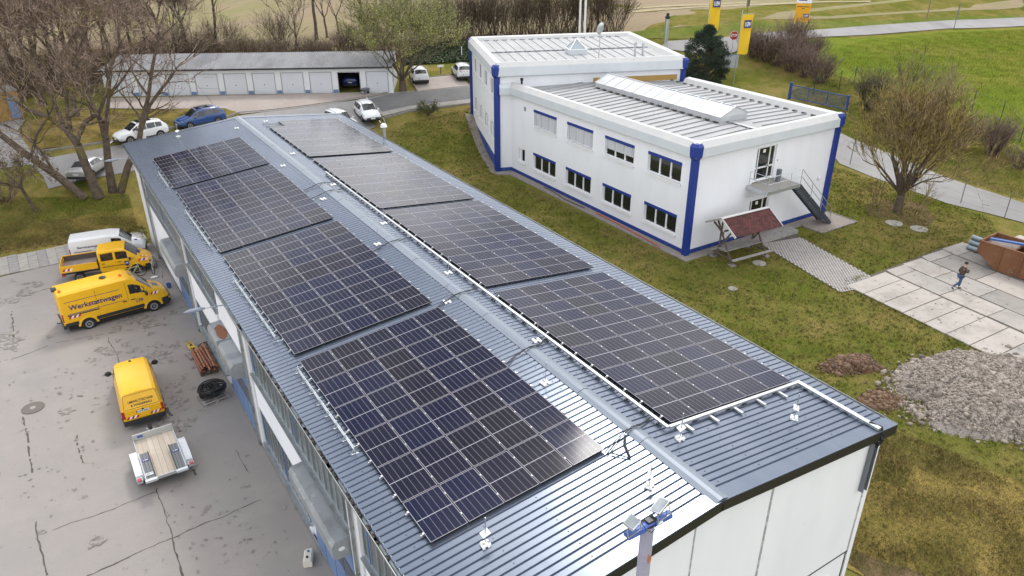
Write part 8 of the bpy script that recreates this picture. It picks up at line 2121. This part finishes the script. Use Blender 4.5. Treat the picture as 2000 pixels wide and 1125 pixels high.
# manhole covers
def manhole(loc, r, lab, m1, m2):
    o = thing('manhole_cover', lab, 'manhole cover', loc); 
    MB().lathe([(r, -.05), (r, .02), (r * .74, .022)], n=20).build('frame', m1, o); MB().lathe([(r * .72, -.02), (r * .72, .018), (.01, .024)], n=20).build('lid', m2, o); return o
pp = (-16.54, 29.29, 0.00); manhole((pp[0], pp[1], .045), .52, 'round manhole cover with dark iron frame in the concrete yard', mat('iron_frame', (.14, .12, .105), .7), M_pave)
pp = (39.82, 19.22, 1.00); manhole((pp[0], pp[1], 1.05), .62, 'round concrete cover on the right lawn, left one near the tree', M_pave, M_pave)
pp = (40.36, 17.55, 1.00); manhole((pp[0], pp[1], 1.05), .62, 'round concrete cover on the right lawn, right one near the tree', M_pave, M_pave)
pp = (21.37, 18.18, 1.00); manhole((pp[0], pp[1], 1.05), .30, 'small round concrete cover on the lawn below the shelter', M_pave, M_pave)
pp = (25.73, 19.86, 1.00); manhole((pp[0], pp[1], 1.04), .45, 'round concrete cover in the worn grass beside the shelter bench', M_pave, M_pave)
# bicycles
def bicycle(loc, rz, lab, frame, lean=.18, flipped=False):
    o = thing('bicycle', lab, 'bicycle', loc, rz); o.rotation_euler = (lean, 0, rz)
    for x in (-.52, .52):
        t = MB(); pts = [(x + .33 * math.cos(2 * PI * i / 22), 0, .34 + .33 * math.sin(2 * PI * i / 22)) for i in range(23)]; t.tube(pts, .02, 5); w = t.build('wheel', M_black, o)
        s = MB()
        for k in range(9): s.beam((x, 0, .34), (x + .32 * math.cos(2 * PI * k / 9), 0, .34 + .32 * math.sin(2 * PI * k / 9)), .006, .006)
        s.lathe([(.03, -.04), (.03, .04)], (x, 0, .34), 'y', 8); s.build('spokes', M_zinc, w)
    f = MB(); A, B, C, D, E = (-.52, 0, .34), (-.08, 0, .30), (-.22, 0, .82), (.36, 0, .86), (.52, 0, .34)
    for a, b in ((A, B), (A, C), (B, C), (C, D), (B, D), (D, E)): f.tube([a, b], .021, 7)
    f.build('frame', frame, o)
    MB().tube([(.36, -.28, 1.02), (.33, -.1, 1.0), (.34, 0, .98), (.33, .1, 1.0), (.36, .28, 1.02)], .016, 6).build('handlebar', M_zinc, o); MB().tube([(.36, 0, .86), (.34, 0, .99)], .016, 6).build('stem', M_zinc, o)
    MB().sphere((-.26, 0, .93), .1, 8, 5, 0, (1.4, .7, .4)).build('saddle', M_black, o); MB().tube([(-.22, 0, .82), (-.25, 0, .92)], .015, 6).build('seat_post', M_zinc, o)
    c = MB(); c.lathe([(.09, -.03), (.09, -.02)], (-.08, 0, .30), 'y', 12); c.beam((-.08, -.05, .30), (.06, -.05, .2), .02, .02); c.beam((-.08, .05, .30), (-.22, .05, .4), .02, .02); c.build('crank', M_black, o)
pp = (-9.51, 42.60, -0.00); bicycle((pp[0] - .3, pp[1] + .05, .04), .15, 'pale yellow bicycle leaning in front of the pickup', mat('frame_lemon', (.62, .62, .32), .4))
pp = (-8.47, 42.78, -0.00); bicycle((pp[0] + .1, pp[1] + .3, .04), 1.25, 'grey bicycle standing against the hall wall by the pickup nose', M_zinc, -.15)
o = thing('bicycle_rack', 'low galvanised bicycle rack on the ground by the hall wall', 'bicycle rack', (-8.12, 42.17, -0.00), 1.45)
for i in range(4): MB().tube([(i * .3 - .45, 0, 0), (i * .3 - .45, 0, .3), (i * .3 - .45, .25, .3), (i * .3 - .45, .25, 0)], .014, 5).build('hoop', M_zinc, o)
MB().box(-.6, .6, -.02, .02, .0, .03).build('base_bar', M_zinc, o)
